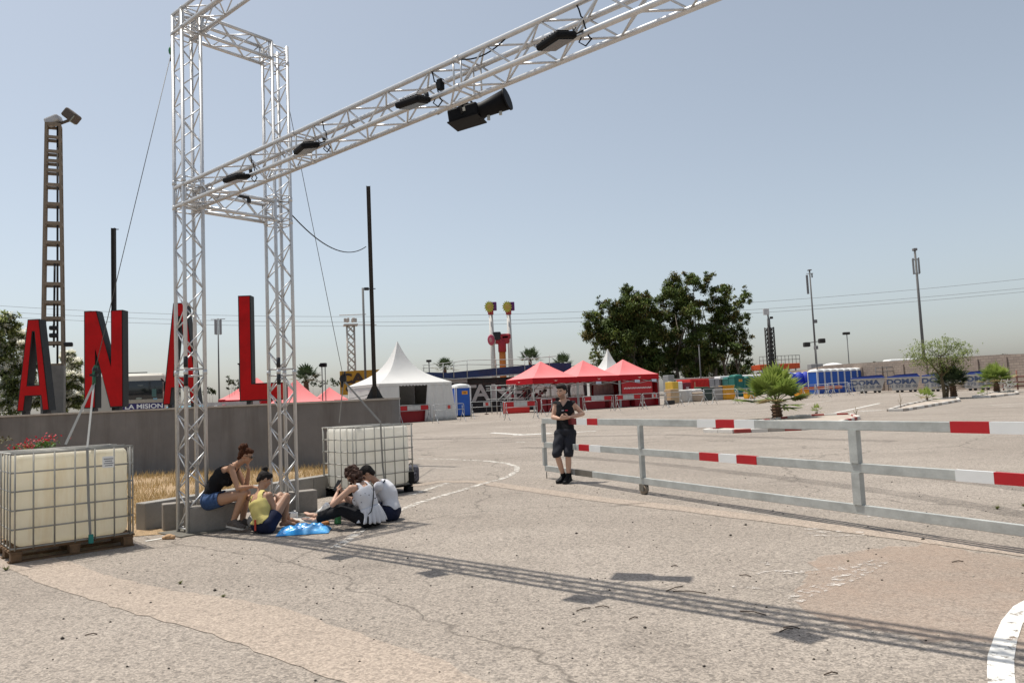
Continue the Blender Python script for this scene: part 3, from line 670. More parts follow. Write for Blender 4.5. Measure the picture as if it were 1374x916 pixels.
MB().tube([(.07, 0, .02), (.07, 0, .14)], .01, 6).build('drop_pin', GALVD, gate)
t_ = posts[1]
w = MB(); w.tube([(t_+.01, -.03, .075), (t_+.01, .03, .075)], .07, 20); w.build('wheel', M('wheel_tan', (.25, .2, .15), .8), gate)
MB().box((t_+.01, -.045, .11), (.1, .012, .1)).box((t_+.01, .045, .11), (.1, .012, .1)).build('wheel_bracket', GALVD, gate)
for t2 in (posts[3], GL-.1): MB().tube([(t2, -.03, .072), (t2, .03, .072)], .07, 20).build('wheel', M('wheel_tan2', (.25, .2, .15), .8), gate)
# ================================================================ foliage helpers
def leaves(mb, c, r, n, size, mis=(0, 1, 2), flat=.8, shell=.55, rng=random):
    for _ in range(n):
        d = Vector((rng.gauss(0, 1), rng.gauss(0, 1), rng.gauss(0, 1))).normalized(); q = r*(shell+(1-shell)*rng.random()) if rng.random() < .75 else r*rng.random()
        p = Vector(c)+Vector((d.x, d.y, d.z*flat))*q*(1+.25*rng.gauss(0, .5))
        a = Vector((rng.gauss(0, 1), rng.gauss(0, 1), rng.gauss(0, .7))).normalized(); b = basis(a)[0]*size*rng.uniform(.25, .5); a = a*size*rng.uniform(.6, 1.2)
        mb.add([p-a, p+b, p+a, p-b], [(0, 1, 2, 3)], rng.choice(mis))
G3 = [M('foliage_a', (.10, .145, .038), .65, 0, .3, .6, transl=.25), M('foliage_b', (.17, .215, .055), .65, 0, .3, .6, transl=.25), M('foliage_c', (.07, .10, .03), .7, 0, .3, .6, transl=.15), M('foliage_brown', (.19, .16, .055), .7, 0, .3, .6, transl=.2)]
def big_tree(name, label, base, clumps, Y, leaf, dens, trunks, seed, cat='tree', group=None, mats=G3, mis=(0, 0, 1, 2, 3)):
    rg = random.Random(seed); t = thing(name, label, cat, base, 0, group); cr = MB(); lb = MB()
    ppm = FPX/Y
    cs = []
    for px, py, r in clumps:
        yy = Y+rg.uniform(-4, 4)*min(1, Y/60); R_ = r/ppm; c = at(px, py, yy)-base; cs.append((c, R_))
        k = max(4, int((r/3.0)**1.65))
        for _ in range(k):
            d = Vector((rg.gauss(0, 1), rg.gauss(0, 1), rg.gauss(0, 1))).normalized()*R_*rg.uniform(.3, 1.0); rs = R_*rg.uniform(.3, .62)
            leaves(cr, c+d, rs, int(dens*rs*rs*rg.uniform(.5, 1.3))+8, leaf, rng=rg, mis=[rg.choice(mis), rg.choice(mis)], shell=.3, flat=.75)
    cr.build('crown', mats, t)
    for x0, h_, r_ in trunks:
        b0 = Vector((x0, rg.uniform(-1, 1)*.3, 0)); m1 = b0+Vector((rg.uniform(-.06, .06)*h_, 0, h_*.5)); tp = b0+Vector((rg.uniform(-.1, .1)*h_, 0, h_))
        lb.tube([b0, b0.lerp(m1, .5)+Vector((.02*h_, 0, 0)), m1, tp], [r_, r_*.8, r_*.65, r_*.25], 8)
        near = sorted(cs, key=lambda q: (q[0]-tp).length)[:6]
        for c, R_ in near: 
            st = b0.lerp(m1, rg.uniform(.5, 1)); md = st.lerp(c, .5)+Vector((0, 0, .06*h_)); lb.tube([st, md, c], [r_*.4, r_*.25, r_*.08], 6)
    lb.build('trunk', mats[-1] if False else M('tree_bark', (.2, .17, .14), .9, 0, .3, 3, .3), t)
    return t
# ---------------------------------------------------------------- eucalyptus trees beyond the tents
Yt = 112
b1 = gxy(838, Yt)
big_tree('eucalyptus_tree', 'large dark green tree rising behind the red canopies, left and lower one', b1,
  [(792, 432, 15), (800, 452, 17), (808, 408, 11), (845, 392, 14), (835, 412, 19), (860, 418, 20), (826, 440, 22), (855, 448, 24), (822, 472, 18), (872, 402, 11), (874, 440, 18), (850, 484, 22), (803, 478, 8), (838, 464, 20), (872, 478, 20), (820, 428, 16), (862, 492, 18), (788, 446, 8), (880, 462, 14), (812, 450, 14), (796, 470, 6), (860, 400, 14), (880, 420, 15), (845, 410, 16), (800, 425, 12), (845, 445, 20), (875, 495, 16), (835, 490, 18), (812, 488, 12)], Yt, .26, 240, [(-1.5, 9, .35), (1.2, 11, .4), (2.8, 8, .3)], 1, group='tall trees beyond the tents')
b2 = gxy(945, Yt+2)
big_tree('eucalyptus_tree', 'tallest dark green tree with pale trunks showing, right of the red canopies', b2,
  [(903, 382, 16), (930, 378, 15), (921, 367, 7), (948, 386, 12), (893, 398, 16), (915, 402, 18), (880, 430, 12), (912, 440, 15), (905, 460, 18), (925, 458, 14), (918, 480, 16), (950, 485, 15), (972, 440, 12), (940, 404, 13), (962, 396, 13), (975, 385, 8), (998, 391, 8), (994, 407, 8), (985, 424, 14), (960, 428, 16), (940, 442, 13), (992, 443, 14), (1003, 456, 8), (966, 455, 17), (945, 472, 17), (985, 470, 13), (896, 424, 14), (889, 452, 17), (905, 478, 17), (962, 494, 12), (1000, 480, 8), (925, 494, 16), (884, 482, 16), (976, 410, 12), (900, 500, 14), (1000, 432, 7), (930, 418, 9), (955, 410, 12), (945, 498, 14), (908, 392, 15), (925, 425, 17), (935, 460, 17), (910, 425, 14), (955, 445, 15), (970, 425, 14), (978, 455, 15), (965, 478, 15), (990, 462, 13), (995, 430, 11), (1000, 402, 9), (988, 408, 11), (950, 372, 9), (972, 392, 11), (1002, 470, 10), (985, 492, 13), (1005, 490, 9), (935, 480, 16)], Yt+2, .26, 240, [(-2.6, 12, .3), (-1.4, 14, .35), (1.5, 13, .35), (3.4, 11, .28), (5.6, 8, .22), (-4, 10, .3)], 2, group='tall trees beyond the tents')
b3 = gxy(1003, Yt+6)
big_tree('leafy_shrub', 'low dark bushy shrub at the right foot of the tall trees', b3, [(985, 500, 9), (1000, 496, 9), (1012, 494, 7), (1020, 500, 6), (970, 503, 8), (1008, 503, 8)], Yt+6, .25, 150, [(0, 1.5, .1)], 3, 'shrub')
b3 = gxy(795, Yt-4)
big_tree('leafy_shrub', 'small olive coloured tree at the left foot of the tall trees', b3, [(793, 479, 6), (800, 476, 7), (805, 484, 8), (797, 490, 8), (812, 492, 8)], Yt-4, .25, 150, [(0, 2.5, .1)], 4, 'shrub', mis=(1, 1, 3))
hb = gxy(900, Yt+12)
big_tree('tree_row', 'dark hedge of low trees filling the ground behind the tall trees', hb, [(820+i*12, 498-(i % 3)*3, 12) for i in range(16)]+[(830+i*13, 482, 10) for i in range(11)], Yt+12, .34, 110, [(-5, 3, .2)], 5, 'hedge', mis=(2, 2, 0))
# ---------------------------------------------------------------- oleanders and bushes behind the wall
OL = [M('oleander_leaf', (.20, .24, .08), .6, 0, .3, 3, transl=.5), M('oleander_leaf_light', (.36, .4, .17), .6, 0, .3, 3, transl=.5), M('oleander_dark', (.05, .07, .03), .7), M('oleander_flower', (.88, .86, .76), .7, transl=.5)]
for lb_, px, cl, sd2 in (('white flowering oleander at the far left edge behind the wall', 8, [(-8, 440, 24), (10, 436, 18), (22, 455, 17), (2, 470, 28), (20, 490, 24), (5, 515, 26), (25, 520, 22), (38, 470, 10), (40, 500, 16), (15, 545, 20), (36, 540, 20), (-15, 480, 30), (50, 530, 14)], 21), ('smaller white flowering oleander right of the lattice light tower', 98, [(92, 482, 11), (100, 492, 13), (88, 505, 13), (101, 512, 12), (96, 530, 16), (105, 540, 10), (86, 540, 12), (80, 520, 14), (70, 500, 10), (66, 530, 14)], 22)):
    Yo = 22.5; rg = random.Random(sd2); b = gxy(px, Yo); t = thing('oleander_bush', lb_, 'bush', b, 0, 'oleanders behind the wall'); cr = MB()
    for x, y, r in cl:
        c = at(x, y, Yo+rg.uniform(-.5, .5))-b; R_ = r/45.
        for _ in range(int(r*1.5)):
            d = Vector((rg.gauss(0, 1), rg.gauss(0, 1), rg.gauss(0, 1))).normalized()*R_*rg.uniform(.3, 1)
            leaves(cr, c+d, R_*.33, 42, .075, rng=rg, mis=(0, 0, 1, 1, 2))
            if rg.random() < .6: leaves(cr, c+d*1.12+Vector((0, -.08, .08)), rg.uniform(.08, .15), 40, .06, rng=rg, mis=(3,))
    cr.build('crown', OL, t); MB().tube([(0, 0, 0), (0, 0, 1.2)], .05).tube([(0, 0, 0), (.3, 0, 1.3)], .04).tube([(0, 0, 0), (-.3, .1, 1.3)], .04).build('stem', BARK, t)
# ---------------------------------------------------------------- lattice light tower left
Yl = 21.4; b = gxy(71.5, Yl, 540); h = at(68, 168, Yl).z-b.z
t = thing('light_tower', 'brown concrete lattice light tower with two floodlights, far left', 'light tower', b, rad(25))
hb_ = at(80, 490, Yl).z-b.z
MB().bbox((0, 0, hb_/2), (.56, .56, hb_), .02).build('plinth', M('plinth_grey', (.2, .19, .175), .9, 0, .15, 4, .3), t)
mb = MB(); w0, w1 = .25, .17
def tw_(z): return w0+(w1-w0)*(z-hb_)/(h-hb_)
for i, j in ((-1, -1), (1, -1), (1, 1), (-1, 1)): mb.beam((i*w0, j*w0, hb_), (i*w1, j*w1, h), .062)
zz = [hb_+(h-hb_)*q for q in (.0, .09, .19, .255, .33, .42, .5, .58, .66, .74, .80, .84, .88, .94, .995)]
for z in zz:
    q = tw_(z)
    for s_ in (-1, 1): mb.box((0, s_*q, z), (2*q-.064, .055, .085)); mb.box((s_*q, 0, z), (.055, 2*q-.064, .085))
mb.build('lattice', M('tower_concrete', (.23, .185, .14), .9, 0, .2, 3, .3), t)
mb = MB(); mb.tube([(.1, 0, hb_), (.1, 0, h)], .03, 6); mb.tube([(.0, .1, h*.35), (.02, .1, h*.6)], .03, 6); mb.build('conduit', BLACKM, t)
R_ = Matrix.Rotation(rad(-25), 3, 'Z')
mb = MB(); mb.bbox(R_@Vector((.0, 0, h+.12)), (.42, .3, .22), .05, mat=Matrix.Rotation(rad(-25), 3, 'Z')@Matrix.Rotation(rad(-20), 3, 'Y')); mb.build('lamp_housing', M('pale_lamp', (.45, .45, .46), .5), t)
mb = MB(); mb.bbox(R_@Vector((.58, -.1, h+.2)), (.40, .34, .28), .05, mat=Matrix.Rotation(rad(-25), 3, 'Z')@Matrix.Rotation(rad(40), 3, 'Y')); mb.beam(R_@Vector((.1, 0, h)), R_@Vector((.55, -.05, h+.12)), .06); mb.build('lamp_housing', M('brown_lamp', (.09, .07, .055), .6), t)
MB().bbox(R_@Vector((.69, -.14, h+.06)), (.02, .28, .22), .004, mat=Matrix.Rotation(rad(-25), 3, 'Z')@Matrix.Rotation(rad(40), 3, 'Y')).build('lens', M('lamp_glass', (.25, .27, .22), .2), t)
mb = MB()
for px, py in ((72, 450), (92, 462), (72, 440)): q = at(px, py, Yl)-b; q = Matrix.Rotation(rad(-25), 3, 'Z')@q; mb.bbox(q, (.22, .18, .12), .03); mb.beam(q, (0, 0, q.z+.1), .04)
mb.build('small_floodlight', BLACKM, t)
# ---------------------------------------------------------------- poles
def pole(name, label, px, pyb, pyt, Y, r0, r1, mat, cat='pole', n=8, extra=None, base=None, group=None):
    b = base or gxy(px, Y, pyb); h = at(px, pyt, Y).z-b.z; t = thing(name, label, cat, b, 0, group)
    MB().tube([(0, 0, 0), (0, 0, h)], [r0, r1], n).build('shaft', mat, t)
    return t, h
DARKST = M('dark_steel', (.035, .032, .03), .7, .2); GREYST = M('grey_steel', (.13, .13, .13), .7, .2)
b = gxy(154, 20.5, 530); h = at(154, 306, 20.5).z-b.z
t = thing('steel_post', 'slim dark steel post rising behind the first N', 'post', b); mb = MB(); mb.box((0, 0, h/2), (.09, .012, h)).box((-.046, 0, h/2), (.008, .09, h)).box((.046, 0, h/2), (.008, .09, h)); mb.build('shaft', DARKST, t)
mb = MB(); mb.tube([(.05, 0, h*.55), (.1, 0, h*.56)], .02, 6); mb.box((.09, 0, h-.04), (.1, .02, .02)); mb.build('bracket', DARKST, t)
q = wpt(500, Hw+.045, .2); h = at(490.5, 250, q.y).z-q.z
t = thing('steel_post', 'tall brown steel post bolted on top of the dark wall near its right end', 'post', q, rad(10))
mb = MB(); mb.box((0, 0, h/2), (.085, .012, h)).box((-.046, 0, h/2), (.008, .1, h)).box((.046, 0, h/2), (.008, .1, h)); mb.build('shaft', M('post_steel', (.06, .05, .042), .7, .3, .25, 4), t)
mb = MB(); mb.box((0, 0, .008), (.46, .3, .016))
for s_ in (-1, 1): mb.add([(s_*.05, -.012, .016), (s_*.2, -.012, .016), (s_*.05, -.012, .32), (s_*.05, .012, .016), (s_*.2, .012, .016), (s_*.05, .012, .32)], [(0, 1, 2), (5, 4, 3), (0, 3, 4, 1), (1, 4, 5, 2), (2, 5, 3, 0)])
mb.build('base_plate', BLACKM, t)
MB().bbox((-.12, -.06, h*.51), (.12, .08, .07), .015).box((.0, -.06, h*.51), (.2, .02, .02)).build('small_floodlight', BLACKM, t)
wire('thin dark cable from the brown steel post base leftwards along the wall top', sag(q+Vector((-.1, 0, .12)), wpt(445, Hw+.06, .2), .03, 6), .006, BLACK, 'cable', 'cable')
# lamp post behind the brown post
pole('lattice_mast', 'pale slender lattice mast just left of the brown steel post', 492, 540, 386, 60, .09, .09, GREYST, 'mast')
def antenna(label, px, pyb, pyt, Y, Lp, r, kind):
    t, h = pole('antenna_mast', label, px, pyb, pyt, Y, r, r*.6, GREYST, 'antenna mast', group='antenna masts on the horizon')
    parts = []
    class _P:
        def bbox(s, *a): parts.append(MB().bbox(*a)); return s
        def tube(s, *a): parts.append(MB().tube(*a)); return s
    mb = _P()
    if kind == 'cluster':
        for k in range(5): a = k*1.257; mb.bbox((math.cos(a)*.35, math.sin(a)*.35, h-1.1), (.22, .1, 1.9), .03, a)
        mb.tube([(-.9, 0, h-.1), (.9, 0, h-.1)], .05, 5)
    elif kind == 'side':
        mb.bbox((-.45, 0, h-2.2), (.3, .15, 2.8), .03); mb.bbox((.35, .1, h-.9), (.18, .15, .6), .03); mb.tube([(-.5, 0, h-.6), (.5, 0, h-.6)], .05, 5); mb.bbox((0, 0, h-.1), (.5, .5, .15), .03); mb.bbox((.3, 0, h*.56), (.5, .3, .5), .05); mb.bbox((.1, 0, h*.34), (.5, .5, .5), .05)
    elif kind == 'cage':
        for k in range(4): a = k*1.57+.4; mb.bbox((math.cos(a)*.42, math.sin(a)*.42, h-2.1), (.12, .12, 1.9), .02, a); mb.tube([(0, 0, h-1.3), (math.cos(a)*.42, math.sin(a)*.42, h-1.3)], .04, 5); mb.tube([(0, 0, h-3.), (math.cos(a)*.42, math.sin(a)*.42, h-3.)], .04, 5)
        mb.bbox((0, 0, h-.1), (.45, .45, .3), .05)
    AG = M('antenna_grey', (.3, .3, .31) if kind == 'cluster' else (.17, .17, .175), .6)
    for a_ in parts: a_.build('antenna', AG, t)
    return t, h
antenna('thin antenna mast with pale panel cluster between the second A and the L', 294.5, 540, 427, 95, 0, .12, 'cluster')
antenna('leaning looking antenna mast with side panels right of the palm', 1098, 525, 361, 110, 0, .17, 'side')
t, h = antenna('dark antenna mast with small cage head above the green feathery tree', 1243, 515, 333, 90, 0, .2, 'cage')
mb = MB()
for k in range(34): z = 1+k*.4; mb.tube([(.13, 0, z), (-.13, .0, z+.2)], .03, 4)
mb.build('rungs', DARKST, t)
t, h = pole('lamp_post', 'thin lamp post with single floodlight right of the blue toilets', 1142, 520, 447, 88, .06, .05, GREYST, 'lamp post'); MB().bbox((-.1, -.1, h), (.8, .4, .3), .08).build('lamp_head', DARKST, t)
t, h = pole('lamp_post', 'plain grey lamp post in front of the tall dark trees', 942, 520, 463, 88, .09, .06, GREYST, 'lamp post'); MB().bbox((0, 0, h), (.2, .2, .12), .02).build('lamp_head', GREYST, t)
t, h = pole('lamp_post', 'short double headed lamp post in front of the blue toilets', 1099, 525, 458, 74, .06, .05, GREYST, 'lamp post')
for s_, z_ in ((-1, -.05), (1, .25)): MB().bbox((s_*.75-.1, 0, h+z_-.2), (.6, .5, .45), .08).build('lamp_head', DARKST, t)
MB().tube([(-.75, 0, h-.1), (.7, 0, h+.05)], .04, 6).build('crossarm', DARKST, t)
t, h = pole('lamp_post', 'tiny lamp post over the dark stage roof at its left end', 578, 540, 484, 66, .05, .05, GREYST, 'lamp post'); MB().bbox((0, 0, h), (.45, .3, .2), .05).build('lamp_head', DARKST, t)
t, h = pole('speaker_stand', 'pair of thin stands topped by black speakers behind the wall', 434, 540, 490, 42, .03, .03, GREYST, 'speaker stand')
MB().tube([(.18, 0, 0), (.18, 0, h)], .025, 6).build('shaft', GREYST, t); MB().bbox((.09, 0, h+.02), (.34, .3, .22), .03).bbox((-.08, 0, h+.0), (.12, .2, .14), .02).build('speaker', BLACK, t)
t, h = pole('lamp_post', 'small lamp post just left of the top of the L stem', 322.5, 540, 488, 42, .03, .03, GREYST, 'lamp post'); MB().bbox((0, 0, h), (.16, .12, .08), .02).build('lamp_head', DARKST, t)
# lattice tower in the distance
def lattice_tower(label, px, pyb, pyt, Y, w, mat, pitch=.9, r=.05, solid=False):
    b = gxy(px, Y, pyb); h = at(px, pyt, Y).z-b.z; t = thing('lattice_tower', label, 'lattice tower', b, .3); mb = MB()
    co = [(-w/2, -w/2), (w/2, -w/2), (w/2, w/2), (-w/2, w/2)]
    for x, y in co: mb.tube([(x, y, 0), (x, y, h)], r, 5)
    n = int(h/pitch)
    for i in range(4):
        x0, y0 = co[i]; x1, y1 = co[(i+1) % 4]
        for k in range(n):
            z0, z1 = k*h/n, (k+1)*h/n; mb.tube([(x0, y0, z0), (x1, y1, z1)], r*.7, 4); mb.tube([(x1, y1, z0), (x0, y0, z1)], r*.7, 4)
    mb.build('lattice', mat, t); return t, h
t, h = lattice_tower('distant white lattice tower with wide platform head, left of the white tent', 473.5, 540, 436, 105, 1.0, M('tower_paint', (.42, .38, .34), .7), 1.0, .085)
mb = MB(); mb.box((0, 0, h), (1.9, 1.9, .2)); 
for k in range(6): a = k*1.05; mb.bbox((math.cos(a)*.7, math.sin(a)*.7, h+.7), (.4, .25, .55), .08, a)
mb.tube([(-1.5, 0, h+1.4), (2.2, 0, h+1.5)], .06, 5); mb.tube([(0, 0, h+.1), (3.6, 0, h+.0)], .06, 5); mb.build('platform_head', M('tower_head', (.45, .4, .36), .7), t)
t, h = lattice_tower('dark lattice ride tower with a pale panel on top, right of the tall trees', 1038, 520, 439, 100, .8, DARKST, .55, .09)
mb = MB(); mb.box((0, 0, h/2), (.45, .45, h)); mb.tube([(0, 0, h), (0, 0, h+1.2)], .2, 8); mb.build('core', M('core_grey', (.13, .13, .13), .7, 0, .4, 2), t)
MB().tube([(0, 0, h+1), (-.1, 0, h+2.4)], .1, 6).build('mast', GREYST, t); MB().bbox((-.3, 0, h+2.1), (.85, .2, .85), .04).build('panel', M('panel_grey', (.5, .5, .5), .6), t)
MB().bbox((.45, 0, h+1.3), (.4, .3, .3), .06).build('small_floodlight', DARKST, t)
# ---------------------------------------------------------------- power lines
for i, (y0, y1, y2) in enumerate(((409, 422, 371), (417, 430, 384), (424, 435, 389))):
    Yp = 150; A_ = at(-60, y0-3, Yp); Bm = at(660, y1, Yp); C_ = at(1440, y2-4, Yp)
    pts = []
    for k in range(41):
        u = k/40; pts.append(A_*(2*(u-.5)*(u-1))+Bm*(4*u*(1-u))+C_*(2*u*(u-.5)))
    wire(['faint power line crossing the sky, topmost of three', 'faint power line crossing the sky, middle of three', 'faint power line crossing the sky, lowest of three'][i], pts, .035, M('wire_grey', (.22, .23, .24), .8), 'power_line', 'power line')
for px in (-60, 1440):
    b = gxy(px, 150); t = thing('power_pole', 'tall grey pole holding the power lines just outside the %s of the picture' % ('left' if px < 0 else 'right'), 'power pole', b); MB().tube([(0, 0, 0), (0, 0, 24)], [.3, .15], 8).build('shaft', GREYST, t)

# ================================================================ bus behind the wall
Yb = 41.0; b = gxy(187, Yb, 540); ph = at(176, 502, Yb).z-b.z; bw = 2.5
bus = thing('bus', 'cream coloured bus with dark windscreen facing the camera behind the wall', 'bus', b, rad(19))
CREAM = M('bus_cream', (.56, .52, .44), .45, 0, .06, 2)
mb = MB(); mb.bbox((0, 5.2, ph*.5+.15), (bw, 10.4, ph-.35), .16, seg=4); mb.build('body', CREAM, bus)
MB().bbox((0, 5.2, ph-.08), (bw*.96, 10.2, .2), .09, seg=4).build('roof', M('bus_roof', (.62, .58, .5), .5), bus)
GLS = M('bus_glass', (.012, .015, .018), .08, 0, .1, spec=.7)
MB().bbox((.02, -.012, ph-.88), (bw*.93, .05, 1.0), .02, seg=3).build('windscreen', GLS, bus)
for s_ in (-1, 1):
    mb = MB()
    for k in range(6): mb.bbox((s_*(bw/2+.002), 1.6+k*1.5, ph-1.0), (.03, 1.36, .9), .02)
    mb.build('side_window', GLS, bus)
    MB().bbox((s_*1.33, -.15, ph-.75), (.2, .16, .5), .04).beam((s_*1.3, -.12, ph-.5), (s_*1.1, 0, ph-.3), .05).build('mirror', BLACK, bus)
    for y_ in (2.2, 8.2): MB().tube([(s_*1.0, y_, .5), (s_*1.24, y_, .5)], .5, 20).build('wheel', RUBBER, bus)
    MB().bbox((s_*.95, -.012, .8), (.35, .05, .2), .02).build('headlight', M('headlight', (.6, .6, .58), .2), bus)
MB().box((.1, -.013, ph-1.50), (2.4, .05, .16)).build('dashboard_strip', M('sandy_strip', (.36, .32, .26), .8), bus)
MB().box((0, -.03, ph-1.76), (2.5, .05, .34)).build('banner', M('banner_purple', (.025, .02, .12), .6), bus)
place_mb(text_mb('LA MISION', .33, .008, .008, 1.2), (.25, -.062, ph-1.77)).build('banner_lettering', WHITE, bus)
mb = MB(); mb.box((.75, -.045, ph-1.05), (.22, .01, .42)); mb.build('windscreen_sticker', M('teal_sticker', (.06, .13, .12), .5), bus)
MB().box((.8, -.045, ph-1.38), (.2, .01, .1)).build('windscreen_sticker', M('blue_sticker', (.2, .35, .42), .5), bus)
MB().ball((.0, -.045, ph-1.33), (.16, .01, .06), 6).build('emblem', M('pale_emblem', (.25, .28, .24), .4), bus)
MB().ball((.08, -.045, ph-.62), (.16, .01, .05), 6).build('emblem', M('pale_emblem2', (.1, .12, .12), .4), bus)
MB().tube([(-.9, 1, ph+.12), (.3, 1, ph+.12)], .03, 6).build('roof_bar', DARKST, bus)
t = thing('box_truck', 'pale grey box truck body glimpsed through the first N', 'truck', gxy(138, 44, 540)); hb2 = at(138, 504, 44).z-t.location.z; MB().bbox((0, 3, hb2/2+.3), (2.3, 6, hb2-.6), .08).build('box_body', M('box_beige', (.42, .4, .36), .6, 0, .08, 1), t); MB().bbox((0, .2, .6), (2.2, .3, .5), .05).build('bumper', DARKST, t)
for s_ in (-1, 1): MB().tube([(s_*.85, 1, .5), (s_*1.12, 1, .5)], .5, 16).build('wheel', RUBBER, t)
# pale blue and white boats/boxes on the wall top beside second A
q = wpt(226, Hw+.05, .9)
o = MB().bbox(Vector((q.x, q.y, Hw-.02)), (.95, .4, .2), .03).build('cool_box', M('sky_blue', (.2, .5, .65), .5)); tag(o, 'pale blue box showing behind the foot of the scuffed A', 'box')

# ================================================================ canopies, tents
PINK = M('sunlit_red_canopy', (.80, .21, .21), .7, 0, .06, 1.5, transl=0); VAL = M('red_valance', (.48, .008, .016), .6, 0, .08, 2, transl=.12, spec=.2)  # roof red lightened to pink, sunlight on the canopy put into the colour
BUF = M('tan_logo', (.7, .35, .3), .7)
def canopy(label, base, rz, S=4., eave=2.15, peak=1.25, legs=True, val=.36, group='red pop up canopies'):
    t = thing('red_canopy', label, 'canopy tent', base, rz, group)       # local square 0..S with its centre at the origin
    h = S/2; n = 8; rows = []
    # four concave faces
    mb = MB()
    for k in range(4):
        R = Matrix.Rotation(k*math.pi/2, 3, 'Z'); vs = []; 
        for i in range(n+1):
            u = i/n; z = eave+val+peak*(u**1.25); hw = h*(1-u)
            for j in range(n+1):
                w_ = -1+2*j/n; sg = -.10*(1-w_*w_)*math.sin(u*math.pi)*.9
                vs.append(R@Vector((w_*hw, -hw, z+sg)))
        mb.add(vs, [(i*(n+1)+j, i*(n+1)+j+1, (i+1)*(n+1)+j+1, (i+1)*(n+1)+j) for i in range(n) for j in range(n)], 0, True)
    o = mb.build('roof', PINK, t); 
    mb = MB()
    for k in range(4):
        R = Matrix.Rotation(k*math.pi/2, 3, 'Z')
        mb.box(R@Vector((0, -h-.006, eave+val/2)), (S, .012, val), k*math.pi/2)
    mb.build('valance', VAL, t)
    for k in (0, 3):
        R = Matrix.Rotation(k*math.pi/2, 3, 'Z'); lg = MB()
        P = [(-.2, .06), (-.08, .0), (0, .03), (.08, 0), (.2, .06), (.05, -.07), (-.05, -.07)]
        vs = [R@Vector((x, -h-.016, eave+val*.5+y)) for x, y in P]; lg.add(vs, [tuple(range(7))]); lg.build('emblem', BUF, t)
    if legs:
        lg = MB()
        for i, j in ((-1, -1), (1, -1), (1, 1), (-1, 1)): MB().beam((i*(h-.05), j*(h-.05), 0), (i*(h-.05), j*(h-.05), eave+val), .06).build('leg', GALV, t)
        fr = MB()
        for k in range(4):
            R = Matrix.Rotation(k*math.pi/2, 3, 'Z')
            for a, b in ((-1, 0), (0, 1)):
                fr.beam(R@Vector((a*(h-.05), -h+.05, eave-.25)), R@Vector((b*(h-.05), -h+.05, eave+.05)), .03); fr.beam(R@Vector((a*(h-.05), -h+.05, eave+.05)), R@Vector((b*(h-.05), -h+.05, eave-.25)), .03)
        fr.tube([(0, 0, eave), (0, 0, eave+val+peak-.02)], .04, 6); fr.build('frame', GALV, t)
    return t
ra = rad(30); cu_ = Vector((math.cos(ra), math.sin(ra), 0)); cv_ = Vector((-cu_.y, cu_.x, 0))
S_ = 3.9; N0 = gxy(717, 54.3, 548)
for k, lb_ in enumerate(('leftmost of the three joined red canopies right of the stage', 'middle one of the three joined red canopies', 'rightmost of the three joined red canopies, with red side wall')):
    c = N0+cu_*(S_*(k+.5)+.0)+cv_*S_/2; c.z = gz(c.y)
    t = canopy(lb_, c, ra, S_, 2.05, 1.3, val=.42)
    if k == 2:
        sw = MB(); h = S_/2
        sw.box((0, h-.03, 1.25), (S_, .03, 2.5)); sw.box((h-.03, 0, 1.25), (.03, S_, 2.5)); sw.box((-h*.1, -h+.1, 1.5), (S_*.78, .02, 1.0)); sw.build('side_wall', RED, t)
        dz = MB()
        for q in range(22): dz.box((-h*.75+q*.125, -h+.085, 1.42+.02*(q % 2)), (.07, .01, .11))
        dz.build('wall_marks', WHITE, t)
# counters under the canopies
def counter(label, a, L_, dpt, h, rz, mat, panel=None, name='counter', cat='counter'):
    t = thing(name, label, cat, a, rz); MB().bbox((L_/2, dpt/2, h/2), (L_, dpt, h), .03).build('body', mat, t)
    MB().bbox((L_/2, dpt/2, h+.02), (L_+.04, dpt+.04, .035), .008).build('top', WHITE if panel is None else panel, t); return t
DRED = M('dark_red_panel', (.28, .01, .015), .55, 0, .1, 2); BR = M('bright_red_panel', (.6, .025, .02), .5, 0, .08, 2)
def gflat(v): v = v.copy(); v.z = gz(v.y); return v
def onu(k, d): return gflat(N0+cu_*k+cv_*d)
t = counter('bright red counter with pale bird emblem under the left red canopy', onu(-1.4, 1.9), 1.9, .5, .85, ra-.35, BR)
lg = MB(); lg.add([(x+.95, -.012, .62+y) for x, y in [(-.25, .06), (-.08, .0), (0, .03), (.08, 0), (.25, .06), (.05, -.08), (-.05, -.08)]], [tuple(range(7))]); lg.build('emblem', BUF, t)
counter('dark red counter under the middle red canopy', onu(3.6, .9), 3.4, .5, .95, ra, DRED)
counter('dark red counter under the right red canopy, left half', onu(7.4, .9), 2.0, .5, .95, ra, DRED)
counter('dark red counter under the right red canopy, right half', onu(9.6, .5), 2.1, .5, 1.0, ra, DRED)
for i, k in enumerate((-.05, .75)):
    t = counter('dark red round backed chair-like counter panel under the left canopy, %s' % ('nearer the stage' if i == 0 else 'nearer the man'), onu(1.0+k, .9), .7, .4, 1.0, ra, DRED, name='small_counter', cat='counter')
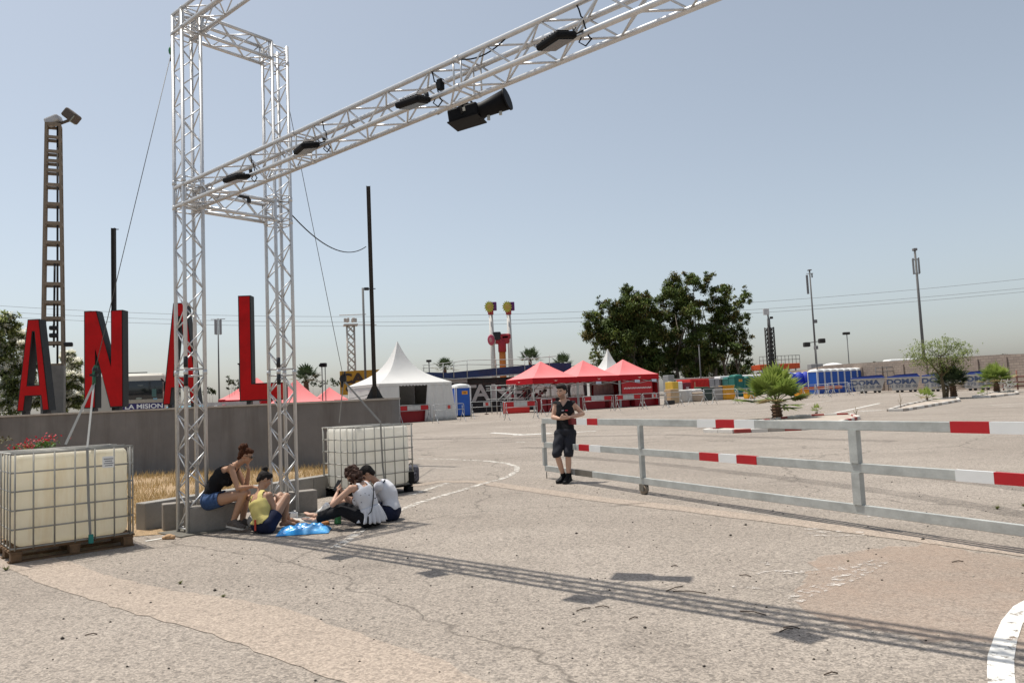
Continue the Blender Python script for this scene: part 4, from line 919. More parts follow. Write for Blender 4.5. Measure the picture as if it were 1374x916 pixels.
# white sheets hung behind
SHEET = M('white_sheet', (.78, .78, .78), .8, 0, .06, 1.5, .4, 3, transl=.55)
def drape(label, a, b, z0, z1, mat, name='hanging_sheet', amp=.06, cat='sheet'):
    a = Vector(a); b = Vector(b); n = 28; d = (b-a); nn = Vector((-d.y, d.x, 0)).normalized(); vs = []
    for i in range(n+1):
        for j in range(7):
            w_ = math.sin(i*1.3+j*.9)*amp*(.3+j*.12); p = a+d*(i/n)+nn*w_; vs.append((p.x, p.y, p.z+z0+(z1-z0)*j/6))
    mb = MB(); mb.add(vs, [(i*7+j, (i+1)*7+j, (i+1)*7+j+1, i*7+j+1) for i in range(n) for j in range(6)], 0, True)
    o = mb.build(name, mat); sm = o.modifiers.new('solid', 'SOLIDIFY'); sm.thickness = .01; return tag(o, label, cat)
drape('white sheet hanging behind the middle red canopy, left piece', onu(2.6, 4.5), onu(6.0, 4.5), .95, 2.2, SHEET)
drape('narrow white sheet hanging left of the pinkish panel', onu(6.3, 4.5), onu(7.6, 4.5), .95, 2.2, SHEET, amp=.12)
drape('pinkish white mesh panel under the join of middle and right canopies', onu(7.2, 2.6), onu(9.2, 2.6), .95, 2.2, M('pinkish_mesh', (.5, .36, .36), .8, 0, .1, 2))
# scaffold frame under the left canopy
t = thing('scaffold', 'white tubular scaffold with slanting braces under the left red canopy', 'scaffold', onu(-1.6, 2.6), ra-.1)
mb = MB()
for x in (0, 1.5, 3.0, 4.5):
    for y in (0, 1): mb.tube([(x, y, 0), (x, y, 2.1)], .03, 6)
for z in (1.1, 1.75, 2.1):
    for y in (0, 1): mb.tube([(-.4, y, z), (4.7, y, z)], .028, 6)
for x in (0, .5, 1.5, 2.2, 3.0): mb.tube([(x, 0, .9), (x+1.4, 0, 2.1)], .03, 6)
mb.build('tubes', GALV, t)
mb = MB(); rr = random.Random(4)
BO = [M('board_dark', (.05, .045, .045), .8), M('board_grey', (.3, .3, .3), .7), M('board_wine', (.2, .02, .03), .7)]
for k in range(26): MB().bbox((rr.uniform(.3, 4.4), rr.uniform(.2, .8), rr.uniform(1.15, 1.95)), (rr.uniform(.15, .4), .1, rr.uniform(.12, .3)), .02).build('board', rr.choice(BO), t)
# little pale notices on canopy legs
for i, (k, d) in enumerate(((5.8, 0), (9.5, -.02), (11.2, -.02), (1.4, .3))):
    q = onu(k, d); o = MB().box((q.x, q.y, q.z+1.98), (.5, .02, .2), ra).build('notice', M('notice_blue_white', (.5, .58, .68), .6)); tag(o, ['pale notice hanging below the middle red canopy', 'pale notice hanging left on the right red canopy', 'pale notice hanging right on the right red canopy', 'pale notice hanging below the left red canopy'][i], 'notice')
# white pointed tent behind
def pagoda_roof(mb, S, z0, hp, mi=0, pw=2.1, n=12):
    h = S/2
    for k in range(4):
        R = Matrix.Rotation(k*math.pi/2, 3, 'Z'); vs = []
        for i in range(n+1):
            u = i/n; hw = h*(1-u)+.02; z = z0+hp*(.42*u+.58*u**4.2)
            for j in range(7): w_ = -1+j/3; vs.append(R@Vector((w_*hw, -hw, z-.12*(1-w_*w_)*math.sin(math.pi*u))))
        mb.add(vs, [(i*7+j, i*7+j+1, (i+1)*7+j+1, (i+1)*7+j) for i in range(n) for j in range(6)], mi, True)
TENTW = M('tent_white', (.80, .79, .76), .55, 0, .04, 1, .15, 3, transl=.25)
b = gxy(819, 76, 520); t = thing('white_tent', 'white pointed tent peak rising between the red canopies and the dark trees', 'tent', b, ra)
zp = at(817, 468, 76).z-b.z; mb = MB(); pagoda_roof(mb, 4.4, 2.5, zp-2.5); mb.build('roof', TENTW, t); MB().box((0, 0, 1.25), (4.3, 4.3, 2.48)).build('wall', TENTW, t)
# red tents behind the dark wall
for lb_, px, py, Y, s_ in (('red canopy peeking out behind the foot of the L, nearest the L stem', 346, 506, 43, 3.4), ('large red canopy peeking over the wall right of the right truss tower', 398, 508, 38, 2.7), ('small red canopy over the wall just left of the white tent', 443, 519, 62, 3.4)):
    b = gxy(px, Y, 540); pz = at(px, py, Y).z-b.z; canopy(lb_, b, rad(20), s_, pz-1.25-.4, 1.25, val=.4, group='red canopies behind the dark wall')
b = gxy(305, 46, 540); canopy('low red canopy left of the L behind the wall, mostly hidden', gxy(327, 50, 540), rad(20), 3.0, 1.55, .9, val=.35, group='red canopies behind the dark wall')

# ---------------------------------------------------------------- white marquee
N1 = gxy(510, 45.6, 560); R1 = gxy(604.5, 48.3, 560); d_ = (R1-N1); Ls = d_.length; az = math.atan2(d_.y, d_.x)
S5 = 5.0; mc = N1+Vector((math.cos(az), math.sin(az), 0))*S5/2+Vector((-math.sin(az), math.cos(az), 0))*S5/2; mc.z = gz(N1.y)
tent = thing('white_tent', 'white pagoda tent with open front and tall pointed peak', 'tent', mc, az); h = S5/2; ev = 2.42
zp = at(527, 459, mc.y).z-mc.z
mb = MB(); pagoda_roof(mb, S5, ev+.02, zp-ev, n=16); mb.build('roof', TENTW, tent)
mb = MB()
for k in range(4):
    R = Matrix.Rotation(k*math.pi/2, 3, 'Z'); n = 22; vs = []
    for i in range(n*4+1):
        x = -h+S5*i/(n*4); sc_ = -.10-.07*abs(math.sin(i*math.pi/4)); vs += [R@Vector((x, -h-.01, ev+.02)), R@Vector((x, -h-.01, ev+sc_))]
    mb.add(vs, [(2*i, 2*i+1, 2*i+3, 2*i+2) for i in range(n*4)], 0)
mb.build('valance', TENTW, tent)
def curtain(x0, x1, side, z0=.02, z1=ev, amp=.05, seed=1, flare=0, name='curtain'):
    R = Matrix.Rotation(side*math.pi/2, 3, 'Z'); n = 36; vs = []; rg = random.Random(seed); ph_ = [rg.uniform(0, 6) for _ in range(4)]
    for i in range(n+1):
        u = i/n
        for j in range(9):
            v_ = j/8; x = x0+(x1-x0)*u+flare*(1-v_)*(u-.5)*1.2; w_ = amp*(math.sin(u*22+ph_[0])+.6*math.sin(u*41+ph_[1]))*(1-.5*v_); vs.append(R@Vector((x, -h+.03-w_-(1-v_)*.05, z0+(z1-z0)*v_)))
    mb = MB(); mb.add(vs, [(i*9+j, (i+1)*9+j, (i+1)*9+j+1, i*9+j+1) for i in range(n) for j in range(8)], 0, True); o = mb.build(name, TENTW, tent); sm = o.modifiers.new('s', 'SOLIDIFY'); sm.thickness = .006
curtain(-h+3.3, h-.02, 0, seed=2, flare=.5)            # front right
curtain(-h+.05, -h+1.35, 0, seed=3, amp=.015)          # front left
curtain(-h+.02, h-.02, 3, seed=4, amp=.012)            # left side
curtain(-h+.02, h-.02, 1, seed=5, amp=.03); 
mb = MB()
for i, j in ((-1, -1), (1, -1), (1, 1), (-1, 1)): MB().beam((i*(h-.08), j*(h-.08), 0), (i*(h-.08), j*(h-.08), ev), .07).build('post', GALV, tent)
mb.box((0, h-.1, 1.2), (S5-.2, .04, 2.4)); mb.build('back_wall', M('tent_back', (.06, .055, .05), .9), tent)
MB().box((h-.16, 0, 1.2), (.03, S5-.3, 2.38)).box((-h+.16, 0, 1.2), (.03, S5-.3, 2.38)).build('shade_sheet', M('shade_sheet_dark', (.05, .047, .043), .9), tent)  # added dark sheets standing in for the shade inside the tent
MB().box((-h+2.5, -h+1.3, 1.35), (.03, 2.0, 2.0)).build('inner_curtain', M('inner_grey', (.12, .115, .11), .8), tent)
q = N1+Vector((math.cos(az), math.sin(az), 0))*1.35+Vector((-math.sin(az), math.cos(az), 0))*.2; counter('dark red counter in the opening of the white tent', gflat(q), 1.9, .5, .9, az, DRED, M('counter_top_dark', (.1, .09, .08), .6))

# ---------------------------------------------------------------- crowd barriers
BG = M('barrier_galv', (.42, .43, .43), .5, .3, .1); SGN = M('barrier_sign_grey', (.45, .45, .44), .6); SR = M('barrier_sign_red', (.5, .05, .04), .6)
def barrier_proto(kind):
    t = thing('crowd_barrier', 'x y z w', 'barrier', (0, 0, 0)); L_ = 2.25; fr = MB()
    fr.tube([(.0, 0, .12), (0, 0, .95), (.03, 0, 1.03), (.1, 0, 1.06), (L_-.1, 0, 1.06), (L_-.03, 0, 1.03), (L_, 0, .95), (L_, 0, .12)], .021, 6)
    fr.tube([(0, 0, .72), (L_, 0, .72)], .018, 6); fr.build('frame', BG, t)
    for x in (.12, L_-.12):
        f = MB(); f.tube([(x-.0, -.33, .01), (x, -.26, .05), (x, 0, .55), (x, .26, .05), (x, .33, .01)], .019, 6); f.tube([(x, 0, .5), (x, 0, .95)], .018, 6); f.build('foot', BG, t)
    if kind == 'sign':
        MB().box((L_*.5, -.02, .89), (.5, .01, .26)).build('sign_plate', SGN, t); MB().box((L_*.5, -.03, .89), (.2, .008, .2)).build('sign_mark', SR, t)
    if kind == 'panel':
        for k, (x0, x1, mt) in enumerate(((.15, .6, RED), (.62, 1.55, SGN), (1.57, 2.1, RED))): MB().box(((x0+x1)/2, -.02, .89), (x1-x0, .01, .27)).build('band_panel', mt, t)
    return t
protos = {}
def barrier(kind, pxa, pya, ang, label):
    b = gp(pxa, pya)
    if kind not in protos: t = protos[kind] = barrier_proto(kind)
    else: t = copy_tree(protos[kind])
    t.location = b; t.rotation_euler = (0, 0, ang); t['label'] = label; t['group'] = 'crowd control barriers across the lot'
def bar2(kind, pxa, pya, pxb, label, ang=None, dY=0):
    a = gp(pxa, pya)
    # direction so that the far end falls under pixel column pxb
    best = None
    for k in range(-88, 89, 2):
        d = Vector((math.cos(rad(k)), math.sin(rad(k)), 0))*2.25; q = a+d-Z*EYE; x = W0/2+FPX*q.dot(CR)/q.dot(_F); e = abs(x-pxb)
        if dY and (k*dY < 0): continue
        if best is None or e < best[0]-.3: best = (e, k)
    barrier(kind, pxa, pya, rad(best[1]), label)
bar2('panel', 535, 568, 578, 'crowd barrier with red and grey panel before the white tent opening', dY=1)
bar2('sign', 582, 567.5, 623, 'crowd barrier with small red sign between white tent and blue toilet', dY=1)
bar2('sign', 632, 562, 675, 'crowd barrier with red sign before the dark stage front', dY=1)
bar2('panel', 678, 564, 721, 'crowd barrier with red and grey panel left of the standing man', dY=1)
bar2('plain', 727, 559, 742, 'plain crowd barrier hidden behind the standing man', dY=1)
bar2('panel', 783, 553, 824, 'crowd barrier with grey panel just right of the standing man', dY=1)
bar2('panel', 827, 551, 862, 'crowd barrier with panel before the right red canopy, left one', dY=1)
bar2('sign', 863, 549, 895, 'crowd barrier with sign before the right red canopy, right one', dY=1)
bar2('plain', 893, 547, 915, 'plain crowd barrier at the right end of the red canopies', dY=1)
for i, (pa, pb, py) in enumerate(((926, 945, 543), (945, 960, 539), (957, 990, 542), (990, 1012, 541), (1008, 1030, 537), (1078, 1096, 534), (1094, 1112, 533), (1108, 1120, 532), (1112, 1140, 530), (1140, 1158, 531))):
    bar2('plain' if i != 3 else 'sign', pa, py, pb, ['plain barrier right of the yellow box', 'plain barrier before the red container', 'plain barrier before the grey container', 'barrier with sign near the yellow bin', 'plain barrier left of the big palm', 'plain barrier right behind the big palm', 'plain barrier before the blue toilets, first from the palm', 'plain barrier before the blue toilets, second from the palm', 'plain barrier before the blue toilets, third from the palm', 'plain barrier left of the first DOMA skip'][i], dY=1 if i % 2 else -1)
# sign post before stage
o = thing('sign_post', 'short grey post on a dark foot before the stage front', 'post', gp(653, 556)); MB().tube([(0, 0, 0), (0, 0, 1.0)], .025, 6).build('shaft', GREYST, o); MB().bbox((0, 0, .03), (.28, .28, .06), .01).build('foot', M('dark_foot', (.06, .015, .015), .8), o)

# ---------------------------------------------------------------- portable toilets
TB = M('toilet_blue', (.012, .09, .42), .45, 0, .08, 2); TWH = M('toilet_white', (.75, .75, .73), .5, 0, .04)
def toilet(name, label, b, rz, mat, roof=TWH, group=None, sign=False, W_=1.1, H_=2.25):
    t = thing(name, label, 'portable toilet', b, rz, group)
    MB().bbox((0, 0, (H_-.28)/2+.04), (W_, W_, H_-.36), .03).build('cabin', mat, t)
    rf = MB(); rf.bbox((0, 0, H_-.27), (W_+.05, W_+.05, .1), .03); rf.lathe([(W_*.66, H_-.22), (W_*.6, H_-.12), (W_*.35, H_-.04), (0, H_)], (0, 0, 0), 12); 
    rf.v = [((max(-W_/2, min(W_/2, x)), max(-W_/2, min(W_/2, y)), z) if z > H_-.23 else (x, y, z)) for x, y, z in rf.v]; rf.build('roof', roof, t)
    MB().bbox((.0, -W_/2-.012, (H_-.45)/2+.06), (W_*.74, .03, H_-.5), .01).build('door', mat, t)
    fr = MB(); 
    for s_ in (-1, 1): fr.box((s_*(W_/2-.06), -W_/2-.012, H_/2-.12), (.07, .035, H_-.4)); fr.box((-W_/2-.012, s_*(W_/2-.06), H_/2-.12), (.035, .07, H_-.4))
    fr.build('frame', roof, t); MB().box((0, 0, .04), (W_+.02, W_+.02, .08)).build('skid', BLACK, t)
    if sign: MB().box((.1, -W_/2-.034, H_*.72), (.42, .01, .24)).build('sign_plate', M('orange_sign', (.75, .32, .02), .5), t); MB().box((.1, -W_/2-.041, H_*.72), (.2, .006, .1)).build('sign_mark', M('sign_brown', (.3, .1, .02), .5), t)
    return t
b = gxy(619, 53.6, 550); toilet('portable_toilet', 'single blue portable toilet with white roof beside the white tent', b, rad(24), TB, sign=True, W_=1.15, H_=2.32)
A_ = gxy(1098, 73.8, 520); B_ = gxy(1176, 79.6, 520); dd = (B_-A_); nn_ = 9; ang = math.atan2(dd.y, dd.x)
ordn = ['first', 'second', 'third', 'fourth', 'fifth', 'sixth', 'seventh', 'eighth', 'ninth']
for k in range(nn_):
    p = A_.lerp(B_, (k+.5)/nn_) + Vector((-dd.y, dd.x, 0)).normalized()*.5; p.z = gz(p.y)-.1
    toilet('portable_toilet', 'blue portable toilet in the long row, %s from its left end' % ordn[k], p, ang, TB, group='row of blue portable toilets', W_=dd.length/nn_*.985, H_=2.55)
b = gxy(989, 78, 520); toilet('portable_toilet', 'green portable toilet with rounded green roof left of the palm', b, rad(20), M('toilet_green', (.01, .12, .1), .5), M('toilet_green_roof', (.012, .14, .11), .5), sign=True, W_=1.15, H_=2.3)
b = gxy(981, 79.5, 520); toilet('portable_toilet', 'second green portable toilet half hidden left of the front green one', b, rad(20), M('toilet_green2', (.012, .1, .09), .5), M('toilet_green_roof2', (.012, .12, .1), .5), W_=1.1, H_=2.1)
b = gxy(1004, 80, 520); toilet('portable_toilet', 'green portable toilet partly hidden behind the palm fronds', b, rad(20), M('toilet_green3', (.012, .1, .09), .5), M('toilet_green_roof3', (.012, .12, .1), .5), W_=1.1, H_=2.1)
for i, px in enumerate((1063, 1074, 1083)):
    b = gxy(px, 76, 520); t = thing('blue_canister', 'rounded dark blue tarpaulin cover beside the toilets, %s' % ('left', 'middle', 'right')[i], 'tarpaulin', b)
    MB().lathe([(.0, 0), (.62, 0), (.65, .9), (.6, 1.6), (.45, 2.0), (.2, 2.2), (0, 2.25)], (0, 0, 0), 14).build('cover', M('tarp_blue%d' % i, (.01, .03, .35), .6), t)
# ================================================================ stage front
A_ = gxy(552, 60.5, 550); B_ = gxy(775, 65.0, 550); dd = B_-A_; LS = dd.length; az = math.atan2(dd.y, dd.x)
st = thing('stage_front', 'long black stage front with big white letters and dark blue upper deck', 'stage', A_, az)
def sh(px, py):                                         # local x,z on the stage plane for a pixel
    lo, hi = -5., LS+5
    n_ = Vector((-math.sin(az), math.cos(az), 0)); r_ = ray(px, py); t_ = ((A_-Vector((0, 0, EYE))).dot(n_))/r_.dot(n_); q = Vector((0, 0, EYE))+r_*t_-A_
    return q.dot(Vector((math.cos(az), math.sin(az), 0))), q.z
SB = M('stage_black', (.028, .026, .026), .8, 0, .35, .8); SBL = M('stage_blue', (.012, .03, .10), .6, 0, .3, .6, dirt=(.02, .02, .03), dirt_amt=.8, dscale=.5)
x0, _ = sh(575, 520); x1, _ = sh(760, 520); zt_, = (sh(690, 510)[1],); 
z_top = sh(640, 507)[1]
MB().box(((x0+x1)/2-1, 2, z_top/2), (x1-x0+6, 3.6, z_top)).build('facade', SB, st)
p = [sh(552, 499), sh(600, 500), sh(735, 487), sh(765, 487)]; lo_ = [sh(552, 509), sh(600, 509), sh(735, 499), sh(765, 499)]
up = MB(); vs = []
for (x, z) in lo_+p[::-1]: vs.append((x, -.25, z))
for (x, z) in lo_+p[::-1]: vs.append((x, 2.2, z))
n = 8; up.add(vs, [tuple(range(n)), tuple(reversed(range(n, 2*n)))]+[(i+n, (i+1) % n+n, (i+1) % n, i) for i in range(n)]); up.build('upper_deck', SBL, st)
rl = MB()
rl.tube([(sh(560, 508)[0], -.3, sh(560, 508)[1]), (sh(610, 508.5)[0], -.3, sh(610, 508.5)[1]), (sh(735, 499)[0], -.3, sh(735, 499)[1])], .06, 6)
for px, p0, p1 in ((568, 507, 490), (594, 507, 487), (608, 507, 486), (626, 507, 483), (665, 505, 481), (703, 501, 480), (736, 497, 476)):
    a = sh(px, p0); b = sh(px-.6, p1); rl.tube([(a[0], -.28, a[1]), (b[0], -.28, b[1])], .035, 5)
for q in ([(566, 490), (594, 487.5), (626, 483.5), (702, 482), (745, 478)], [(566, 494), (594, 492), (626, 489), (702, 490)]): rl.tube([(sh(*w)[0], -.28, sh(*w)[1]) for w in q], .03, 5)
rl.tube([(sh(700, 474)[0], -.3, sh(700, 474)[1]), (sh(716, 494)[0], -.3, sh(716, 494)[1])], .05, 5)
rl.build('railing', GALV, st)
# panels relief on the facade
pn = MB()
for k in range(9): x = x0+1+k*(x1-x0-1)/9; pn.box((x, .19, z_top*.5), (.06, .03, z_top*.9))
pn.box(((x0+x1)/2, .185, sh(660, 545)[1]), (x1-x0, .03, .12)); pn.box(((x0+x1)/2, .185, sh(660, 514)[1]), (x1-x0, .03, .1)); pn.build('frame', M('stage_brown', (.05, .035, .03), .8), st)
xa, za = sh(600, 512); MB().box((sh(614, 511)[0], .16, sh(614, 511)[1]), (1.7, .05, .32)).build('plate', M('plate_grey', (.35, .35, .34), .6), st)
for ch, pxc, pyt, pyb, s_, w_ in (('T', 631, 517, 536, None, 1.), ('A', 646, 516, 537, None, 1.), ('N', 674, 515, 536, None, 1.15), ('E', 696, 516, 536, None, 1.), ('A', 722, 515, 535, None, 1.)):
    xa, z0_ = sh(pxc, pyb); _, z1_ = sh(pxc, pyt); hh = z1_-z0_
    m_ = text_mb(ch, hh/.69, .08, hh*.035, w_*1.15); zs_ = [v[2] for v in m_.v]; zc = (max(zs_)+min(zs_))/2
    m_.v = [(x, y, (z-zc)) for x, y, z in m_.v]; place_mb(m_, (xa, .13, (z0_+z1_)/2)).build('lettering', M('letter_white', (.42, .40, .38), .6, 0, .1), st)
MB().box((sh(655, 521)[0], .1, sh(655, 521)[1]), (.3, .1, .1)).build('spot', GALV, st)
# ---------------------------------------------------------------- fairground ride
Yr = 135
ride = thing('fairground_ride', 'fairground ride with two pale masts topped by yellow suns and a red pendulum', 'fairground ride', gxy(672, Yr, 530)); O = ride.location.copy()
def rp(px, py, dy=0): return at(px, py, Yr+dy)-O
for pxt, pxb in ((658.5, 664), (682.5, 687)):
    mb = MB(); a = rp(pxt, 421); b = rp(pxb, 520); b.z = 0
    mb.tube([b, a], [.52, .38], 10); mb.build('mast', M('mast_white', (.55, .53, .5), .6), ride)
    MB().tube([rp(pxt, 422), rp(pxt-.3, 412)], .5, 8).build('mast_collar', M('ride_red', (.35, .03, .04), .6), ride)
    MB().bbox(rp(pxt+3, 411), (1.3, 1.0, 1.5), .1).build('gondola_box', M('ride_purple', (.12, .02, .14), .6), ride)
    c = rp(pxt-2.2, 411.5, -.9); pts = []; mb = MB()
    for k in range(28): r_ = 1.15 if k % 2 else .8; a_ = k*math.pi/14; pts.append((r_*.8*math.cos(a_), r_*math.sin(a_)))
    mb.prism(pts, -.08, .08, 0, Matrix.Translation(c)@Matrix.Rotation(math.pi/2, 4, 'X')); mb.build('sun_emblem', M('sun_yellow', (.45, .42, .06), .6), ride)
    MB().ball(c+Vector((.1, -.1, 0)), (.5, .1, .5), 6).build('sun_face', M('sun_ochre', (.5, .33, .08), .6), ride)
mb = MB(); mb.tube([rp(675, 500)+Vector((0, 0, -2)), rp(674, 470)], .62, 10); mb.build('arm', M('ride_orange', (.55, .17, .03), .6), ride)
MB().tube([rp(674, 472), rp(673.5, 455)], .75, 10).build('arm_upper', M('ride_crimson', (.35, .02, .03), .6), ride)
mb = MB(); mb.bbox(rp(672, 452), (3.6, 1.2, 1.1), .3); mb.bbox(rp(678, 455), (1.6, 1.2, 1.6), .3); mb.bbox(rp(668, 457), (.9, 1., 1.2), .2); mb.build('pendulum_head', M('ride_crimson2', (.33, .02, .03), .6), ride)
mb = MB(); mb.bbox(rp(667, 451), (1.4, 1.3, 1.5), .2); mb.tube([rp(660, 449), rp(682, 449)], .2, 6); mb.build('axle', BLACKM, ride)
mb = MB(); T_ = Matrix.Rotation(rad(35), 3, 'Z'); mb.ball(rp(659, 456, -1), (.75, .3, .98), 10, T=T_); mb.build('disc', M('disc_rose', (.45, .07, .12), .5), ride)
mb = MB(); mb.ball(rp(661, 456, -.6), (.8, .3, 1.02), 10, T=T_); mb.build('disc_rim', M('disc_rim', (.5, .45, .42), .5), ride)
MB().ball(rp(658.4, 456, -1.4), (.3, .05, .4), 8, T=T_).build('disc_face', M('disc_pale', (.55, .25, .25), .5), ride)
# ---------------------------------------------------------------- yellow sign and other things behind the wall
Ys = 70; a = at(456, 498, Ys); b = at(498, 497, Ys); c = at(456, 530, Ys); base = Vector(((a.x+b.x)/2, Ys, gz(Ys)))
t = thing('billboard', 'yellow billboard with dark letters partly hidden by the white tent', 'billboard', base)
hh = a.z-c.z; MB().box((1.0, 0, (a.z+c.z)/2-base.z), ((b.x-a.x)+2, .15, hh)).build('board', M('board_yellow', (.42, .22, .015), .6, 0, .1, 1), t)
MB().box((0, .2, (c.z-base.z)/2), (.2, .2, c.z-base.z)).build('post', GREYST, t)
place_mb(text_mb('CA', 1.25, .04, .05, 1.35), (-.35, -.1, a.z-base.z-.75)).build('lettering', M('board_brown', (.045, .03, .02), .7), t)
place_mb(text_mb('CA', .8, .04, .03, 1.35), (-.2, -.1, a.z-base.z-1.7)).build('lettering', M('board_brown2', (.045, .03, .02), .7), t)
G_DK = [M('bg_leaf_a', (.05, .07, .03), .7, 0, .3, 1), M('bg_leaf_b', (.08, .1, .05), .7, 0, .3, 1)]
for lb_, px, cl, Y in (('spiky grey green bush between the truss tower and the L', 311, [(311, 508, 7), (306, 512, 6), (316, 514, 7), (311, 518, 7)], 48),
                   ('dark low trees behind the red canopies left of the billboard', 420, [(410, 512, 6), (420, 515, 7), (432, 516, 7), (445, 513, 7), (452, 512, 6), (400, 517, 6)], 90),
                   ('low dark shrub just right of the left truss tower behind the wall', 283, [(280, 523, 4), (286, 525, 4), (276, 527, 4), (330, 518, 4), (322, 520, 4)], 60)):
    big_tree('leafy_shrub', lb_, gxy(px, Y, 530), cl, Y, .13 if Y < 55 else .25, 300 if Y < 55 else 60, [(0, .8, .05)], px, 'shrub', mats=G_DK, mis=(0, 1))
# pale fence of panels behind the wall between towers
b = gxy(290, 40, 540); t = thing('panel_fence', 'pale grey fence panels seen over the wall between second A and L', 'fence', b)
MB().box((0, 0, .8), (4.6, .05, 1.9)).build('panel', M('fence_pale', (.4, .39, .38), .7, 0, .15, 2), t)
mb = MB(); rr = random.Random(3)
for k in range(12): mb.bbox((rr.uniform(-1.9, 1.9), -.2, 1.35+rr.uniform(-.1, .25)), (.18, .1, .14), .03, mi=k % 2)
mb.build('hung_signs', [M('pink_sign', (.5, .2, .22), .7), WHITE], t)

# ================================================================ fan palms
def fan_palm(name, label, base, trunk_h, trunk_r, n, leaf, seed, mats, group=None, cat='palm', up=.2, blades=15, pet=.7):
    rg = random.Random(seed); t = thing(name, label, cat, base, 0, group); tr = MB(); hs_ = trunk_h
    if trunk_h > .05:
        k = max(5, int(trunk_h/.06)); tr.tube([(0, 0, hs_*i/k) for i in range(k+1)], [trunk_r*(1.15 if i % 2 else .9)*(1.25-.3*i/k) for i in range(k+1)], 10, smooth=False)
        for i in range(int(26*min(1.5, trunk_h))):
            a = rg.uniform(0, 6.28); z = rg.uniform(.1, 1)*hs_; d = Vector((math.cos(a), math.sin(a), 0)); tr.tube([d*trunk_r*.8+Z*z, d*trunk_r*1.5+Z*(z+.09)], [.035*trunk_r/.15, .01], 4, cap=False)
        tr.build('trunk', M('palm_trunk', (.13, .075, .045), .95, 0, .3, 8, .4), t)
    cr = MB()
    for i in range(n):
        a = i*2.399+rg.uniform(-.2, .2); f = i/n; el = rad(86-f*88)+rg.uniform(-.12, .12)
        d = Vector((math.cos(a)*math.cos(el), math.sin(a)*math.cos(el), math.sin(el))).normalized(); s_ = Vector((-math.sin(a), math.cos(a), 0)); nn = s_.cross(d).normalized()
        L1 = leaf*pet*rg.uniform(.75, 1.05); p0 = Vector((0, 0, hs_+.02)); p1 = p0+d*L1+Vector((0, 0, -.1*L1*(1-math.sin(el))))
        cr.tube([p0, p0.lerp(p1, .5)+Z*.03*leaf, p1], [.014*leaf, .011*leaf, .008*leaf], 4, 2, cap=False)
        LB_ = leaf*rg.uniform(.55, .7); mi = 1 if f < .35 else (0 if f < .75 else rg.choice((0, 3)))
        for k in range(blades):
            u = -1+2*k/(blades-1); an = u*rad(105); dd_ = (d*math.cos(an)+s_*math.sin(an)).normalized(); fold = -.10*(1-abs(u)); l = LB_*(1-.35*abs(u))*rg.uniform(.85, 1.08)
            w_ = (s_*math.cos(an)-d*math.sin(an))*LB_*.075; mid = p1+dd_*l*.5+nn*(.05*LB_); tip = p1+dd_*l-Z*(.13*l*rg.uniform(.3, 1.6))
            cr.add([p1, mid-w_, tip, mid+w_], [(0, 1, 2, 3)], mi)
    cr.build('crown', mats, t); return t
PM = [M('palm_green', (.17, .235, .05), .5, 0, .2, 3, transl=.35), M('palm_bright', (.29, .36, .08), .5, 0, .2, 3, transl=.35), M('palm_stalk', (.16, .17, .06), .6), M('palm_straw', (.36, .29, .15), .8, 0, .2, 3, transl=.25)]
PMD = [M('palm_dark', (.04, .065, .03), .55, 0, .2, 3, transl=.2), M('palm_dark2', (.06, .09, .035), .55, 0, .2, 3, transl=.2), M('palm_stalk2', (.1, .1, .05), .6), M('palm_straw2', (.2, .17, .08), .8)]
b = gp(1043, 562); fan_palm('fan_palm', 'big bright fan palm with shaggy brown trunk on the nearest kerb island', b, .62, .17, 25, 1.55, 1, PM, up=.2, blades=19, pet=.62)
b = gp(1097, 558); b.z += .0; fan_palm('fan_palm', 'tiny palm seedling on the kerb island right of the big palm', b+Vector((0, .1, .1)), .06, .05, 9, .34, 2, PM, blades=9)
b = gp(1280, 534); fan_palm('fan_palm', 'dark green fan palm at the foot of the feathery tree', b, .75, .17, 34, 1.15, 3, PMD)
b = gp(1338, 527); fan_palm('fan_palm', 'bright fan palm near the right edge before the block wall', b, .7, .17, 34, 1.2, 4, PM)
b = gp(1244, 539); fan_palm('fan_palm', 'small pale palm on the kerb island left of the feathery tree', b, .18, .06, 14, .62, 5, PM, blades=11)
b = gp(1318, 531); fan_palm('fan_palm', 'tiny palm seedling between the dark palm and the right edge palm', b, .05, .05, 8, .36, 6, PM, blades=9)
for lb_, px, py, Y, s_, sd2 in (('dark fan palm crown rising behind the left red canopy peak', 714, 484, 85, 1.5, 7), ('dark palm crown between the left and middle red canopy peaks', 757, 491, 88, 1.4, 8), ('small palm crown over the stage roof beside the white tent', 599, 496, 82, 1.3, 9), ('green palm crown behind the red canopy near the billboard', 412, 512, 60, 1.3, 10)):
    b = gxy(px, Y, 520); h = at(px, py, Y).z-b.z; fan_palm('fan_palm', lb_, b, h, .2, 22, s_, sd2, PMD, blades=11, cat='palm')
# ---------------------------------------------------------------- feathery tree
b = gp(1268, 535); Yf = b.y
FM = [M('feather_a', (.25, .31, .09), .7, 0, .25, 2, transl=.4), M('feather_b', (.36, .41, .14), .7, 0, .25, 2, transl=.35), M('feather_c', (.13, .17, .055), .7, 0, .25, 2, transl=.3)]
t = thing('feathery_tree', 'light green feathery tree with twisting trunk on the right kerb island', 'tree', b); cr = MB(); lb2 = MB(); rg = random.Random(12)
tips = [(1225, 474), (1232, 465), (1240, 478), (1243, 462), (1252, 470), (1258, 460), (1262, 476), (1270, 465), (1276, 472), (1283, 461), (1290, 464), (1293, 474), (1284, 482), (1272, 486), (1250, 487), (1237, 488), (1262, 492), (1296, 470), (1288, 490), (1279, 479), (1246, 480), (1230, 480), (1256, 500), (1288, 500), (1268, 456)]
fk = at(1263, 505, Yf)-b; f2 = at(1266, 520, Yf)-b
